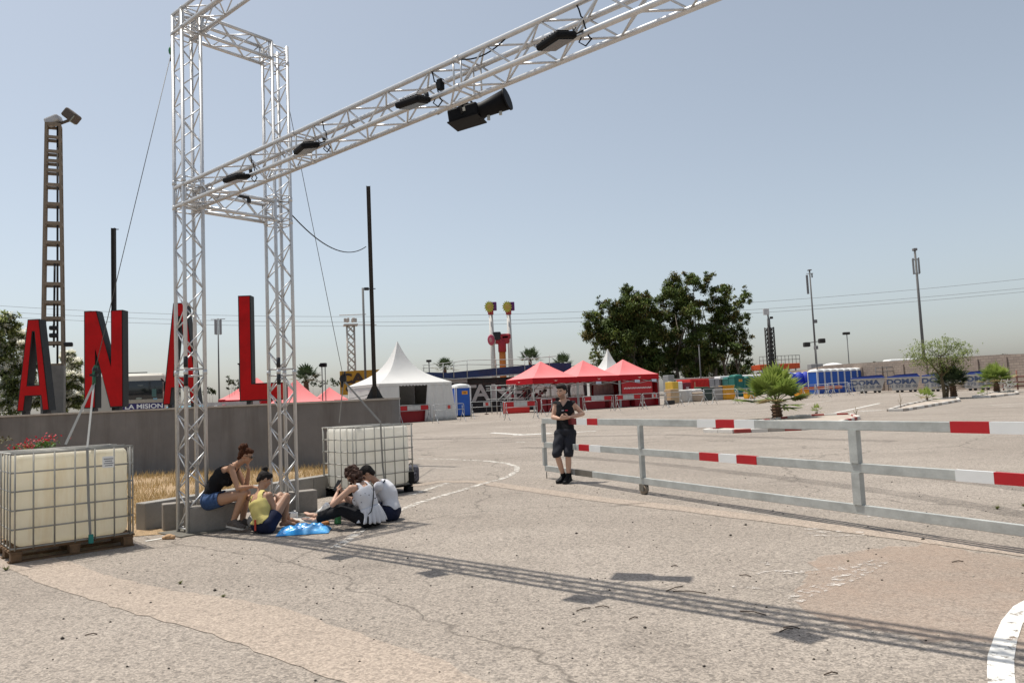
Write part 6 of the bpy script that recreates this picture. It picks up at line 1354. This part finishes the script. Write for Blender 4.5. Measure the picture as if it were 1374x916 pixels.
def mk_person(label, J, sex, skin, fwd_hip, fwd_sh, hf, hu, cloth=(), hs=1., barefoot=True, voxel=.0075, sc_=1., hands=None, hw_=None):
    """J: joints in world metres. hf, hu: facing and up vector of the head."""
    base = Vector((J['hip'].x, J['hip'].y, 0)); root = thing('person', label, 'person', base); J = {k: v-base for k, v in J.items()}
    f = (sex == 'f'); mb = MB()
    hip, shc = J['hip'], J['sh']; spd = shc-hip; mid = J.get('waist', (hip+shc)/2)
    sh_w = (.150 if f else .185)*sc_; hp_w = (.160 if f else .150)*sc_
    def spine(t): return hip*(1-t)**2+mid*2*t*(1-t)*1+shc*t*t
    mid = 2*mid-(hip+shc)/2                                  # bezier control so that the curve passes the waist
    def fr(t):
        tg = (spine(min(t+.03, 1.1))-spine(max(t-.03, -.2))).normalized(); fw = (Vector(fwd_hip)*(1-t)+Vector(fwd_sh)*t); fw = (fw-tg*fw.dot(tg)).normalized(); return tg, fw, fw.cross(tg).normalized()
    prof = ([(-.16, .105, .09), (-.06, .158, .118), (.06, .165, .115), (.22, .138, .096), (.38, .124, .088), (.55, .136, .098), (.72, .150, .112), (.88, .152, .095), (.97, .13, .07), (1.05, .07, .052)] if f else
            [(-.14, .11, .10), (-.04, .155, .118), (.08, .158, .115), (.25, .145, .103), (.42, .142, .1), (.58, .160, .108), (.76, .178, .118), (.90, .175, .1), (.98, .145, .075), (1.06, .075, .055)])
    rings = []
    for t, w, d in prof:
        tg, fw, sd = fr(t); rings.append((spine(t), sd*w*sc_, fw*d*sc_))
    loft(mb, rings, 22)
    if f:
        tg, fw, sd = fr(.70)
        for s_ in (-1, 1): c = spine(.70)+fw*.085*sc_+sd*s_*.065*sc_; mb.ball(c, .062*sc_, 8)
    tg, fw, sd = fr(.97)
    nk = J['head']-Vector(hu)*.055*sc_*hs-Vector(hf)*.012; capsule(mb, spine(1.0)-tg*.03, nk, .058*sc_ if not f else .05*sc_, .053*sc_ if not f else .046*sc_)
    # head
    H_ = J['head']; hf = Vector(hf).normalized(); hu = Vector(hu); hu = (hu-hf*hu.dot(hf)).normalized(); hl = hu.cross(hf).normalized(); q = hs*sc_
    HT = Matrix((hl, hf, hu)).transposed()
    mb.ball(H_+hu*.028*q-hf*.012*q, (.074*q, .093*q, .088*q), 14, T=HT)
    mb.ball(H_-hu*.035*q+hf*.022*q, (.058*q, .066*q, .072*q), 12, T=HT)
    mb.ball(H_-hu*.088*q+hf*.055*q, (.028*q, .026*q, .022*q), 8, T=HT)          # chin
    capsule(mb, H_+hu*.018*q+hf*.078*q, H_-hu*.022*q+hf*.100*q, .010*q, .0135*q, n=8)   # nose
    mb.ball(H_-hu*.022*q+hf*.090*q, (.019*q, .012*q, .010*q), 6, T=HT)
    mb.ball(H_+hu*.026*q+hf*.072*q, (.052*q, .016*q, .011*q), 8, T=HT)           # brow ridge
    mb.ball(H_-hu*.052*q+hf*.078*q, (.024*q, .014*q, .009*q), 8, T=HT)           # mouth
    for s_ in (-1, 1):
        mb.ball(H_+hl*s_*.076*q-hf*.004*q+hu*.0*q, (.009*q, .018*q, .03*q), 8, T=HT); mb.ball(H_+hl*s_*.036*q+hf*.062*q-hu*.012*q, (.022*q, .018*q, .018*q), 8, T=HT)
    segs = [('torso', None)]
    # limbs
    for s in 'LR':
        S0, E_, W_ = J['sh'+s], J['el'+s], J['wr'+s]; r = 1. if not f else .86
        mb.ball(S0, .056*sc_*r*1.02, 8); capsule(mb, spine(.93), S0, .06*sc_*r, .055*sc_*r)
        capsule(mb, S0, E_, .050*sc_*r, .040*sc_*r, .004); capsule(mb, E_, W_, .041*sc_*r, .026*sc_*r, .005)
        segs += [('arm'+s, S0, E_, .045), ('fore'+s, E_, W_, .035)]
        hd = (hands or {}).get(s)
        if hd: hand(mb, W_, hd[0], hd[1], hd[2], sc_*(1. if not f else .92), hd[3] if len(hd) > 3 else .6); segs.append(('hand'+s, W_, W_+Vector(hd[0]).normalized()*.15, .03))
        HP, K_, A_, T_ = J['hp'+s], J['kn'+s], J['an'+s], J['to'+s]; r2 = 1.05 if f else 1.
        mb.ball(HP, .09*sc_*r2, 10); capsule(mb, HP, K_, .088*sc_*r2, .057*sc_, .004); capsule(mb, K_, K_.lerp(A_, .38), .054*sc_, .055*sc_); capsule(mb, K_.lerp(A_, .34), A_, .056*sc_, .036*sc_)
        segs += [('thigh'+s, HP, K_, .075), ('shin'+s, K_, A_, .05), ('foot'+s, A_, T_, .04)]
        fd = (T_-A_); fdn = Vector((fd.x, fd.y, fd.z)).normalized(); sd_ = Vector((-fdn.y, fdn.x, 0)).normalized() if abs(fdn.z) < .9 else Vector((1, 0, 0)); up_ = sd_.cross(fdn); up_ = up_ if up_.z > 0 else -up_
        heel = A_-fdn*.045*sc_-up_*.045*sc_
        loft(mb, [(heel-fdn*.01, sd_*.018, up_*.018), (heel+fdn*.01, sd_*.032, up_*.032), (heel.lerp(T_, .45)+up_*.018, sd_*.036, up_*.036), (heel.lerp(T_, .75)+up_*.0, sd_*.044, up_*.022), (T_, sd_*.038, up_*.014), (T_+fdn*.02, sd_*.02, up_*.008)], 12)
        capsule(mb, A_, heel.lerp(T_, .3), .036*sc_, .03*sc_)
    sk = M('skin_tone', skin, .5, 0, .06, 8, spec=.35); lip = M('lip_tone', tuple(c*k for c, k in zip(skin, (.8, .5, .5))), .5, 0, .05); brow = M('brow_hair', (.02, .013, .01), .8); beard = M('stubble', tuple(c*.55 for c in skin), .8, 0, .2, 40)
    body = remesh(mb, 'body', voxel, [sk, lip, brow, beard], root, 3)
    me = body.data; n = len(me.vertices); co = np.empty(n*3); me.vertices.foreach_get('co', co); co = co.reshape(-1, 3); nr = np.empty(n*3); me.vertices.foreach_get('normal', nr); nr = nr.reshape(-1, 3)
    # label vertices by nearest limb
    def sd_seg(a, b):
        a = np.array(a); b = np.array(b); ab = b-a; t = np.clip(((co-a)@ab)/(ab@ab), 0, 1); return np.linalg.norm(co-(a+t[:, None]*ab), axis=1), t
    ts = np.linspace(-.16, 1.05, 40); SP = np.array([spine(t) for t in ts]); dS = np.linalg.norm(co[:, None, :]-SP[None], axis=2); ti = dS.argmin(1); tor_t = ts[ti]
    FR = [fr(t) for t in ts]; SDV = np.array([x[2] for x in FR]); FWV = np.array([x[1] for x in FR]); rel = co-SP[ti]; lat = (rel*SDV[ti]).sum(1); frt = (rel*FWV[ti]).sum(1)
    best = dS.min(1)-.125*sc_; labv = np.array(['torso']*n, dtype=object); tv = tor_t.copy()
    for nm, a, b, r in segs[1:]:
        d_, t_ = sd_seg(a, b); d_ = d_-r; k = d_ < best; best[k] = d_[k]; labv[k] = nm; tv[k] = t_[k]
    Hn = np.array(H_); hd_ = np.linalg.norm(co-(Hn+np.array(hu)*.0), axis=1); headm = (hd_ < .135*q) & (((co-Hn)@np.array(hu)) > -.125*q); labv[headm & (labv == 'torso')] = 'head'
    hx = (co-Hn)@np.array(hl); hy = (co-Hn)@np.array(hf); hz = (co-Hn)@np.array(hu)
    # face colours
    m_ = np.zeros(n, int); m_[(labv == 'head') & (abs(hz+.052*q) < .011*q) & (abs(hx) < .024*q) & (hy > .07*q)] = 1
    m_[(labv == 'head') & (abs(hz-.030*q) < .006*q) & (abs(abs(hx)-.032*q) < .020*q) & (hy > .055*q)] = 2
    if sex == 'm' and cloth and 'beard' in cloth: m_[(labv == 'head') & (hz < -.03*q) & (hy > .0) & (m_ == 0) & (hz > -.115*q) & ~((abs(hx) < .03*q) & (hz > -.045*q))] = 3
    vi = np.empty(len(me.loops), int); me.loops.foreach_get('vertex_index', vi); ls = np.empty(len(me.polygons), int); me.polygons.foreach_get('loop_start', ls)
    me.polygons.foreach_set('material_index', m_[vi[ls]]); me.update()
    eb = MB(); ei = MB()
    for s_ in (-1, 1):
        c = H_+hl*s_*.032*q+hf*.078*q+hu*.008*q; eb.ball(c, (.0105*q, .007*q, .0052*q), 8, T=HT); ei.ball(c+hf*.0045*q, (.0055*q, .0035*q, .005*q), 6, T=HT)
    o = eb.build('eye', M('eye_white', (.7, .68, .64), .3), root); ei.build('iris', M('iris', (.02, .012, .008), .2), o)
    ctx = dict(co=co, nr=nr, lab=labv, t=tv, tt=tor_t, lat=lat, frt=frt, me=me, root=root, H=H_, hl=hl, hf=hf, hu=hu, q=q, HT=HT, J=J, spine=spine, fr=fr, hx=hx, hy=hy, hz=hz, sc=sc_)
    return root, ctx
def garment(ctx, name, mask, mat, off=.010, thick=.006, wob=.0, wscale=30., fn=None, lbl=None):
    me = ctx['me']; co = ctx['co']; nr = ctx['nr']; n = len(co); faces = [tuple(p.vertices) for p in me.polygons]; mk = mask
    keep = [f for f in faces if all(mk[i] for i in f)]
    used = sorted({i for f in keep for i in f}); idx = {v: i for i, v in enumerate(used)}; ua = np.array(used)
    if len(ua) == 0: return None
    o_ = np.full(len(ua), off)
    if wob: p = co[ua]*wscale; o_ = o_+wob*(np.sin(p[:, 2]*1.3+2*np.sin(p[:, 0]*.7))+np.sin(p[:, 0]*.9+p[:, 1]*.8+1.5*np.sin(p[:, 2]*.5)))
    P = co[ua]+nr[ua]*o_[:, None]
    if fn is not None: P = fn(P, ua)
    m2 = bpy.data.meshes.new(name); m2.from_pydata([tuple(v) for v in P], [], [tuple(idx[i] for i in f) for f in keep]); m2.materials.append(mat); m2.polygons.foreach_set('use_smooth', [True]*len(keep)); m2.update()
    o = bpy.data.objects.new(name, m2); COL.objects.link(o); o.parent = ctx['root']
    s = o.modifiers.new('smooth', 'SMOOTH'); s.factor = .5; s.iterations = 3; sd2 = o.modifiers.new('solid', 'SOLIDIFY'); sd2.thickness = thick; sd2.offset = 1
    if lbl: o['label'] = lbl
    return o
def hair_mass(ctx, name, blobs, mat, voxel=.008, noise=.02, nscale=.02):
    mb = MB(); H_, hl, hf, hu, q, T = (ctx[k] for k in ('H', 'hl', 'hf', 'hu', 'q', 'HT'))
    for x, y, z, rx, ry, rz_ in blobs: mb.ball(H_+(hl*x+hf*y+hu*z)*q, (rx*q, ry*q, rz_*q), 9, T=T)
    return remesh(mb, name, voxel, mat, ctx['root'], 1, noise, nscale)
def shoe(ctx, s, mat, sole, high=.0, name='shoe'):
    J = ctx['J']; A_, T_ = J['an'+s], J['to'+s]; fd = (T_-A_).normalized(); sd_ = Vector((-fd.y, fd.x, 0)).normalized(); up_ = sd_.cross(fd); up_ = up_ if up_.z > 0 else -up_
    heel = A_-fd*.045-up_*.045; mb = MB(); k = 1.22
    loft(mb, [(heel-fd*.022, sd_*.024, up_*.028), (heel+fd*.005+up_*.012, sd_*.040, up_*.050), (heel.lerp(T_, .3)+up_*.028, sd_*.045, up_*.058), (heel.lerp(T_, .5)+up_*.018, sd_*.046, up_*.046), (heel.lerp(T_, .78), sd_*.052, up_*.032), (T_+fd*.005, sd_*.045, up_*.024), (T_+fd*.032, sd_*.022, up_*.012)], 14)
    if high: capsule(mb, A_-up_*.02, A_+(J['kn'+s]-A_).normalized()*high, .052, .05)
    o = remesh(mb, name, .007, mat, ctx['root'], 2)
    sb = MB(); pts = []
    for t, w in ((-.13, .02), (-.06, .036), (.15, .042), (.45, .043), (.75, .052), (1, .044), (1.13, .02)): pts.append((heel.lerp(T_, t), w))
    low = -.036; vs = [c+sd_*w+up_*low for c, w in pts]+[c-sd_*w+up_*low for c, w in pts[::-1]]; m_ = len(vs); vs += [v+up_*.022 for v in vs]
    sb.add(vs, [tuple(range(m_)), tuple(reversed(range(m_, 2*m_)))]+[(i+m_, (i+1) % m_+m_, (i+1) % m_, i) for i in range(m_)]); sb.build('sole', sole, o); return o

SK1 = (.42, .235, .145); SK2 = (.40, .23, .15); SK3 = (.52, .32, .23)
BLKC = M('black_cotton', (.010, .010, .012), .85, 0, .2, 10, spec=.2); NAVY = M('navy_cotton', (.012, .016, .04), .85, 0, .2, 12, spec=.2); DENIM = M('blue_denim', (.03, .065, .16), .9, 0, .3, 18, .2, 90, dirt=(.12, .2, .34), dirt_amt=.5, dscale=8)
YEL = M('yellow_cotton', (.66, .56, .20), .85, 0, .05, 8, .3, 25, transl=.15); WHT = M('white_cotton', (.72, .72, .75), .85, 0, .04, 8, .35, 22, transl=.15); HAIRD = M('hair_dark', (.009, .006, .005), .85, 0, .4, 40, .6, 90); HAIRB = M('hair_brown', (.055, .02, .009), .8, 0, .5, 30, .6, 90, spec=.15); HAIRC = M('hair_curly_brown', (.04, .015, .008), .8, 0, .5, 35, .6, 70)
V = Vector
def side_pair(c, sidev, w): return c-sidev*w, c+sidev*w
# ---- woman in the black top sitting on the block, facing right
Yw = 9.86
hip = at(284, 671, Yw); shc = at(314, 626, Yw+.02); head = at(330.5, 611.5, Yw+.03)
fw = V((.93, -.05, -.05)); sdv = V((.0, 1, 0))
J = dict(hip=hip, sh=shc, head=head, waist=at(290, 648, Yw+.01))
J['shR'] = at(310, 627, Yw-.17); J['elR'] = at(319, 655, Yw-.24); J['wrR'] = at(338.5, 652.5, Yw-.13)
J['shL'] = at(317, 628, Yw+.17); J['elL'] = at(330, 655, Yw+.12); J['wrL'] = at(334, 629, Yw+.06)
J['hpR'] = hip-sdv*.09-V((0, 0, .01)); J['hpL'] = hip+sdv*.09-V((0, 0, .01))
J['knR'] = at(327, 663, Yw-.19); J['anR'] = at(312.5, 700, Yw-.22); J['toR'] = J['anR']+V((.15, -.06, -.055))
J['knL'] = at(331, 661, Yw+.12); J['anL'] = at(325, 699, Yw+.12); J['toL'] = J['anL']+V((.15, .02, -.055))
w1, c1 = mk_person('woman in black tank top and denim shorts sitting on the block, chin on hand', J, 'f', SK1, fw, fw+V((0, 0, -.3)), V((.93, .05, -.3)), V((.3, 0, .95)), hs=.92, sc_=.93,
   hands={'R': (V((.9, .2, -.25)), V((0, .2, -1)), V((.2, 1, 0)), .7), 'L': (V((-.15, -.2, 1)), V((-1, -.1, .1)), V((0, -1, .1)), .9)})
garment(c1, 'tank_top', (c1['lab'] == 'torso') & (c1['tt'] > .12) & ((c1['tt'] < .86) | ((c1['tt'] < 1.04) & (abs(abs(c1['lat'])-.075) < .028)) | ((c1['frt'] > 0.02) & (c1['tt'] < .9))), BLKC, .008, .005, .003)
garment(c1, 'shorts', ((c1['lab'] == 'torso') & (c1['tt'] <= .2)) | (np.char.startswith(c1['lab'].astype(str), 'thigh') & (c1['t'] < .36)), DENIM, .012, .006, .003)
hair_mass(c1, 'hair', [(0, -.03, .045, .085, .095, .09), (0, .02, .085, .07, .075, .04), (0, -.075, .0, .065, .05, .07), (0, -.09, .10, .06, .06, .05), (.02, -.10, .13, .045, .045, .04), (-.03, -.08, .13, .04, .04, .04), (0, -.05, .15, .035, .03, .03), (.0, -.09, -.05, .05, .03, .05)], HAIRB, noise=.028, nscale=.025)
q = c1; gb = MB()
for s_ in (-1, 1): gb.bbox(q['H']+(q['hl']*s_*.034+q['hf']*.098+q['hu']*.008)*q['q'], (.05, .012, .036), .005, mat=q['HT']); gb.beam(q['H']+(q['hl']*s_*.062+q['hf']*.09+q['hu']*.012)*q['q'], q['H']+(q['hl']*s_*.082+q['hf']*-.01+q['hu']*.012)*q['q'], .005)
gb.build('sunglasses', M('sunglass_black', (.01, .008, .008), .1, spec=.7), w1)
SHG = M('grey_suede', (.10, .085, .075), .9, 0, .2, 20); SOLE = M('sole_pale', (.5, .48, .44), .8)
shoe(c1, 'R', SHG, SOLE); shoe(c1, 'L', SHG, SOLE)
# ---- woman in the yellow top, back to the camera
Yw = 9.5
hip = at(353, 708, Yw); hip.z = max(hip.z, .10); shc = at(348, 664, Yw+.14); head = at(355, 643.5, Yw+.20)
fw = V((.55, .8, 0)); sdv = V((.85, -.5, 0)).normalized()
J = dict(hip=hip, sh=shc, head=head, waist=at(350, 687, Yw+.02))
J['shL'] = at(335, 667.5, Yw+.24); J['shR'] = at(361, 664, Yw+.06)
J['elR'] = at(371.5, 692, Yw+.05); J['wrR'] = ray_at_dist(J['elR'], 372, 674, .23, False)
J['elL'] = at(352, 682, Yw+.45); J['wrL'] = at(378, 667, Yw+.38)
J['hpR'] = hip+sdv*.09; J['hpL'] = hip-sdv*.09+V((0, .03, 0))
J['knR'] = at(384, 666, Yw+.22); J['anR'] = at(381, 699, Yw+.40); J['toR'] = J['anR']+V((.1, .12, -.05))
J['knL'] = at(376, 665, Yw+.45); J['anL'] = at(386, 696, Yw+.58); J['toL'] = J['anL']+V((.1, .12, -.05))
w2, c2 = mk_person('woman in yellow top and dark shorts sitting on the ground with a bun', J, 'f', SK2, fw, fw+V((0, 0, -.35)), V((.8, .45, -.45)), V((.3, .35, .9)), hs=.93, sc_=.93,
   hands={'R': (V((-.1, .2, 1)), V((-1, .2, 0)), V((0, 1, 0)), .8), 'L': (V((1, -.1, -.15)), V((0, 0, -1)), V((.0, -1, 0)), .8)})
def flare2(P, ua):
    t = c2['tt'][ua]; k = np.clip((.34-t)/.34, 0, 1.3); fr_ = c2['nr'][ua]*(.028*k*(1+.55*np.sin(c2['lat'][ua]*95+2*np.sin(c2['lat'][ua]*31))))[:, None]; return P+fr_
garment(c2, 'yellow_top', (c2['lab'] == 'torso') & (c2['tt'] > .1) & ((c2['tt'] < .78-.0*c2['lat']) | ((c2['tt'] < 1.03) & (abs(abs(c2['lat'])-.085) < .024)) | ((c2['tt'] < .93) & (c2['frt'] > 0)) | ((c2['tt'] < .97) & (abs(c2['lat']) > .055+.28*(.97-c2['tt'])) & (abs(c2['lat']) < .12))), YEL, .009, .005, .003, fn=flare2)
garment(c2, 'shorts', ((c2['lab'] == 'torso') & (c2['tt'] <= .16)) | (np.char.startswith(c2['lab'].astype(str), 'thigh') & (c2['t'] < .42)), NAVY, .012, .006, .003)
MB().box(c2['J']['hip']+V((-.05, -.135, .02)), (.022, .012, .13)).build('red_tag', M('red_tag', (.5, .06, .03), .7), w2)
hair_mass(c2, 'hair', [(0, -.02, .04, .084, .098, .092), (0, .035, .08, .07, .06, .045), (0, -.085, -.01, .06, .03, .06), (0, -.055, .15, .042, .042, .04), (.01, -.06, .165, .03, .03, .03)], HAIRD, noise=.010, nscale=.02)
# ---- curly haired person in white peplum top
Yw = 9.55
hip = at(498, 699, Yw); hip.z = max(hip.z, .11); shc = at(482, 651, Yw+.02); head = at(472.5, 637, Yw+.10)
fw = V((-.86, .5, 0)); sdv = V((.5, .86, 0)).normalized()
J = dict(hip=hip, sh=shc, head=head, waist=at(494, 676, Yw+.0))
J['shL'] = at(471, 655, Yw-.13); J['shR'] = at(491, 649, Yw+.18)
J['elL'] = at(446, 677, Yw-.16); J['wrL'] = ray_at_dist(J['elL'], 452.5, 661, .22, False)
J['elR'] = at(470, 676, Yw+.38); J['wrR'] = at(458, 657, Yw+.28)
J['hpL'] = hip-sdv*.09; J['hpR'] = hip+sdv*.09
J['knL'] = at(458, 684.5, Yw-.10); J['anL'] = at(424, 697.5, Yw-.02); J['toL'] = J['anL']+V((-.17, .04, .02))
J['knR'] = at(462, 680, Yw+.35); J['anR'] = at(425, 692, Yw+.45); J['toR'] = J['anR']+V((-.16, .06, .04))
w3, c3 = mk_person('person with curly hair, white frilled top and black leggings sitting with a phone', J, 'f', SK3, fw, fw+V((0, 0, -.4)), V((-.8, .35, -.5)), V((-.4, .2, .9)), hs=.93, sc_=.94,
   hands={'L': (V((.0, .35, 1)), V((.6, .6, 0)), V((.5, -.3, 0)), .8), 'R': (V((-.2, -.1, 1)), V((-.8, -.4, 0)), V((.3, -1, 0)), .7)})
garment(c3, 'white_top', (c3['lab'] == 'torso') & (c3['tt'] > .2) & ((c3['tt'] < .9) | ((c3['tt'] < 1.04) & (abs(abs(c3['lat'])-.075) < .035))), WHT, .009, .005, .003)
garment(c3, 'leggings', ((c3['lab'] == 'torso') & (c3['tt'] <= .24)) | np.char.startswith(c3['lab'].astype(str), 'thigh') | (np.char.startswith(c3['lab'].astype(str), 'shin') & (c3['t'] < .92)), BLKC, .007, .004, .002)
def peplum(ctx, t0, t1, r0, r1, mat, name, ruff=12, amp=.02):
    fr, spine = ctx['fr'], ctx['spine']; vs = []; n = 96; m_ = 8
    for i in range(m_+1):
        u = i/m_; t = t0+(t1-t0)*u; tg, f_, s_ = fr(max(t, -.1)); c = spine(max(t, -.16)); 
        for k in range(n):
            a = 2*math.pi*k/n; rr_ = 1+(r1/r0-1)*u+amp/r0*u*math.sin(a*ruff+1.5*math.sin(a*3)); vs.append(c+s_*math.cos(a)*r0*rr_*1.22+f_*math.sin(a)*r0*rr_*.92+tg*(-.0)+V((0, 0, max(0, 0))))
    mb = MB(); mb.add(vs, [(i*n+k, (i+1)*n+k, (i+1)*n+(k+1) % n, i*n+(k+1) % n) for i in range(m_) for k in range(n)], 0, True); mb.v = [(x, y, max(z, .012)) for x, y, z in mb.v]
    o = mb.build(name, mat, ctx['root']); sd2 = o.modifiers.new('s', 'SOLIDIFY'); sd2.thickness = .004; return o
peplum(c3, .42, -.06, .118, .165, WHT, 'frill', 15, .03)
# dots on the top
dm = MB(); rr = random.Random(6); idx = np.where((c3['lab'] == 'torso') & (c3['tt'] > .3) & (c3['tt'] < .85))[0]
for k in rr.sample(list(idx), 26): p = V(c3['co'][k])+V(c3['nr'][k])*.0155; dm.ball(p, .006, 4)
dm.build('dot_pattern', BLACK, w3)
# thin dark strap crossing the back
pts = []
for k in range(13):
    u = k/12; t = .98-.75*u; tg, f_, s_ = c3['fr'](t); la = .14-.27*u; c = c3['spine'](t); pts.append(c-s_*(-la)*1.0-f_*(.112 if .1 < u < .95 else .08))
MB().tube(pts, .006, 6).build('bag_strap', BLACK, w3)
hm = [(0, -.03, .03, .09, .10, .095), (0, -.07, -.04, .085, .075, .08)]
rr = random.Random(8)
for k in range(70):
    a = rr.uniform(-2.3, 2.3)+math.pi; z = rr.uniform(-.17, .10); r_ = .085+.02*rr.random()+(.02 if z < 0 else 0)*1; r_ *= math.sqrt(max(.15, 1-(max(0, z)/.13)**2)); hm.append((math.sin(a)*r_, math.cos(a)*r_*1.05-.015, z+.01, rr.uniform(.016, .026), rr.uniform(.016, .026), rr.uniform(.018, .032)))
hair_mass(c3, 'hair', hm, HAIRC, voxel=.007, noise=.03, nscale=.018)
ph = MB(); hp_ = c3['J']['wrL']+V((-.01, .05, .09)); ph.bbox((0, 0, 0), (.075, .009, .15), .004, mat=Matrix.Rotation(rad(-40), 3, 'Z')@Matrix.Rotation(rad(-35), 3, 'X')); o = ph.build('phone', BLACK); o.location = c3['root'].location+hp_; tag(o, 'dark mobile phone held by the curly haired person', 'phone')
# ---- person in white T-shirt bending forward
Yw = 10.05
hip = at(524, 690, Yw); hip.z = max(hip.z, .11); shc = at(508, 650, Yw+.06); head = at(492.5, 636, Yw+.02)
fw = V((-.93, .25, 0)); sdv = V((.25, .93, 0)).normalized()
J = dict(hip=hip, sh=shc, head=head, waist=at(522, 666, Yw+.04))
J['shL'] = at(507, 653, Yw-.11); J['shR'] = at(513, 649, Yw+.22)
J['elL'] = at(487, 675, Yw+.0); J['wrL'] = at(468, 667, Yw+.15)
J['elR'] = at(492, 672, Yw+.35); J['wrR'] = at(470, 668, Yw+.32)
J['hpL'] = hip-sdv*.09; J['hpR'] = hip+sdv*.09
J['knL'] = at(484, 680, Yw+.12); J['anL'] = at(450, 688, Yw+.32); J['toL'] = J['anL']+V((-.16, .05, -.03))
J['knR'] = at(478, 672, Yw+.42); J['anR'] = at(441, 677, Yw+.5); J['toR'] = J['anR']+V((-.15, .04, -.09))
for k in ('anR',): pass
w4, c4 = mk_person('person with short dark hair and white T-shirt bending forward beside the right container', J, 'f', SK2, fw, fw+V((0, 0, -.5)), V((-.72, -.25, -.6)), V((-.6, 0, .75)), hs=.95, sc_=.96,
   hands={'L': (V((-1, .3, .1)), V((0, 0, -1)), V((0, -1, 0)), .7), 'R': (V((-1, -.1, .1)), V((0, 0, -1)), V((0, 1, 0)), .7)})
garment(c4, 'tshirt', ((c4['lab'] == 'torso') & (c4['tt'] > .04) & (c4['tt'] < 1.0)) | (np.char.startswith(c4['lab'].astype(str), 'arm') & (c4['t'] < .58)), WHT, .012, .005, .005, 26.)
garment(c4, 'shorts', ((c4['lab'] == 'torso') & (c4['tt'] <= .12)) | (np.char.startswith(c4['lab'].astype(str), 'thigh') & (c4['t'] < .6)), NAVY, .012, .006, .004)
hair_mass(c4, 'hair', [(0, -.02, .04, .084, .098, .092), (0, .03, .085, .07, .06, .04), (0, -.07, -.02, .075, .045, .06)], HAIRD, noise=.012, nscale=.012)
shoe(c4, 'R', WHITE, SOLE); shoe(c4, 'L', WHITE, SOLE)
MB().tube([c4['spine'](.98)+c4['fr'](.98)[2]*.08, c4['spine'](.93)-c4['fr'](.93)[1]*.105, c4['spine'](.9)-c4['fr'](.9)[1]*.11-c4['fr'](.9)[2]*.1], .008, 6).build('strap', BLACK, w4)
# ---- man leaning on the gate
Yw = 13.42
hip = at(758.5, 579, Yw-.02); shc = at(757.5, 538.5, Yw+.06); head = at(753.5, 525.5, Yw+.02)
fw = V((-.28, -.95, 0)); sdv = V((.95, -.28, 0)).normalized()
J = dict(hip=hip, sh=shc, head=head, waist=at(758, 561, Yw+.02))
J['shR'] = at(746, 542.5, Yw+.09); J['shL'] = at(768.5, 542, Yw+.02)
J['elR'] = at(742, 559.5, Yw+.06); J['wrR'] = at(751, 561.5, Yw-.16)
J['elL'] = at(782, 555, Yw+.05); J['wrL'] = at(763.5, 560, Yw-.17)
J['hpR'] = at(752.5, 583, Yw-.02); J['hpL'] = at(764.5, 582, Yw-.04)
J['knR'] = at(747, 608, Yw-.14); J['anR'] = at(756.5, 637, Yw-.04); J['toR'] = J['anR']+V((-.12, -.13, -.07))
J['knL'] = at(762.5, 608, Yw-.16); J['anL'] = at(763, 637, Yw-.14); J['toL'] = J['anL']+V((-.08, -.15, -.06))
fz = min(J['toR'].z, J['toL'].z)
for k in ('R', 'L'): J['an'+k].z = gz(Yw)+.10; J['to'+k].z = gz(Yw)+.04
m5, c5 = mk_person('bearded man in black sleeveless shirt and dark shorts leaning back on the gate', J, 'm', SK3, fw, fw, V((-.6, -.78, -.15)), V((-.05, -.05, 1)), hs=1.1, sc_=.97, cloth=('beard',),
   hands={'R': (V((.9, -.25, .12)), V((0, .9, .2)), V((0, -.1, 1)), .75), 'L': (V((-.9, -.2, .05)), V((0, .9, .2)), V((0, -.1, 1)), .75)})
garment(c5, 'sleeveless_shirt', ((c5['lab'] == 'torso') & (c5['tt'] > .0) & (c5['tt'] < 1.0) & ((c5['tt'] < .84+abs(c5['lat'])/.05*.13) | (c5['frt'] < 0)) & (abs(c5['lat']) < .172)) | (np.char.startswith(c5['lab'].astype(str), 'arm') & (c5['t'] < .02) & (c5['tt'] > .6)), BLKC, .011, .005, .003)
garment(c5, 'shorts', ((c5['lab'] == 'torso') & (c5['tt'] <= .06)) | (np.char.startswith(c5['lab'].astype(str), 'thigh') & (c5['t'] < 1.02)) | (np.char.startswith(c5['lab'].astype(str), 'shin') & (c5['t'] < .04)), M('black_shorts', (.014, .015, .022), .85, 0, .2, 10), .026, .006, .006, 28.)
garment(c5, 'sock', np.char.startswith(c5['lab'].astype(str), 'shin') & (c5['t'] > .84), BLKC, .006, .004)
hair_mass(c5, 'hair', [(0, -.025, .045, .083, .095, .088), (0, .04, .095, .066, .055, .035), (0, -.06, -.005, .076, .05, .05)], HAIRD, noise=.012, nscale=.012)
shoe(c5, 'R', BLACK, RUBBER, .05, 'boot'); shoe(c5, 'L', BLACK, RUBBER, .05, 'boot')
tg, f_, s_ = c5['fr'](.72); c = c5['spine'](.72)+f_*.135-s_*.03
R3 = Matrix((s_, f_, tg)).transposed(); MB().box(c-s_*.03, (.05, .008, .018), mat=R3).box(c+s_*.035, (.04, .008, .016), mat=R3, mi=1).build('chest_logo', [M('logo_red', (.45, .03, .05), .6), M('logo_grey', (.4, .4, .45), .6)], m5)
for w, c in ((w1, c1), (w2, c2), (w3, c3), (w4, c4), (m5, c5)):
    J = c['J']; print(w['label'][:30], {k: round((J[a]-J[b]).length, 2) for k, a, b in (('ua', 'shR', 'elR'), ('fa', 'elR', 'wrR'), ('uaL', 'shL', 'elL'), ('faL', 'elL', 'wrL'), ('th', 'hpR', 'knR'), ('shn', 'knR', 'anR'), ('thL', 'hpL', 'knL'), ('shL', 'knL', 'anL'), ('tor', 'hip', 'sh'), ('nk', 'sh', 'head'))}, 'anz', round(J['anR'].z, 2), round(J['anL'].z, 2))
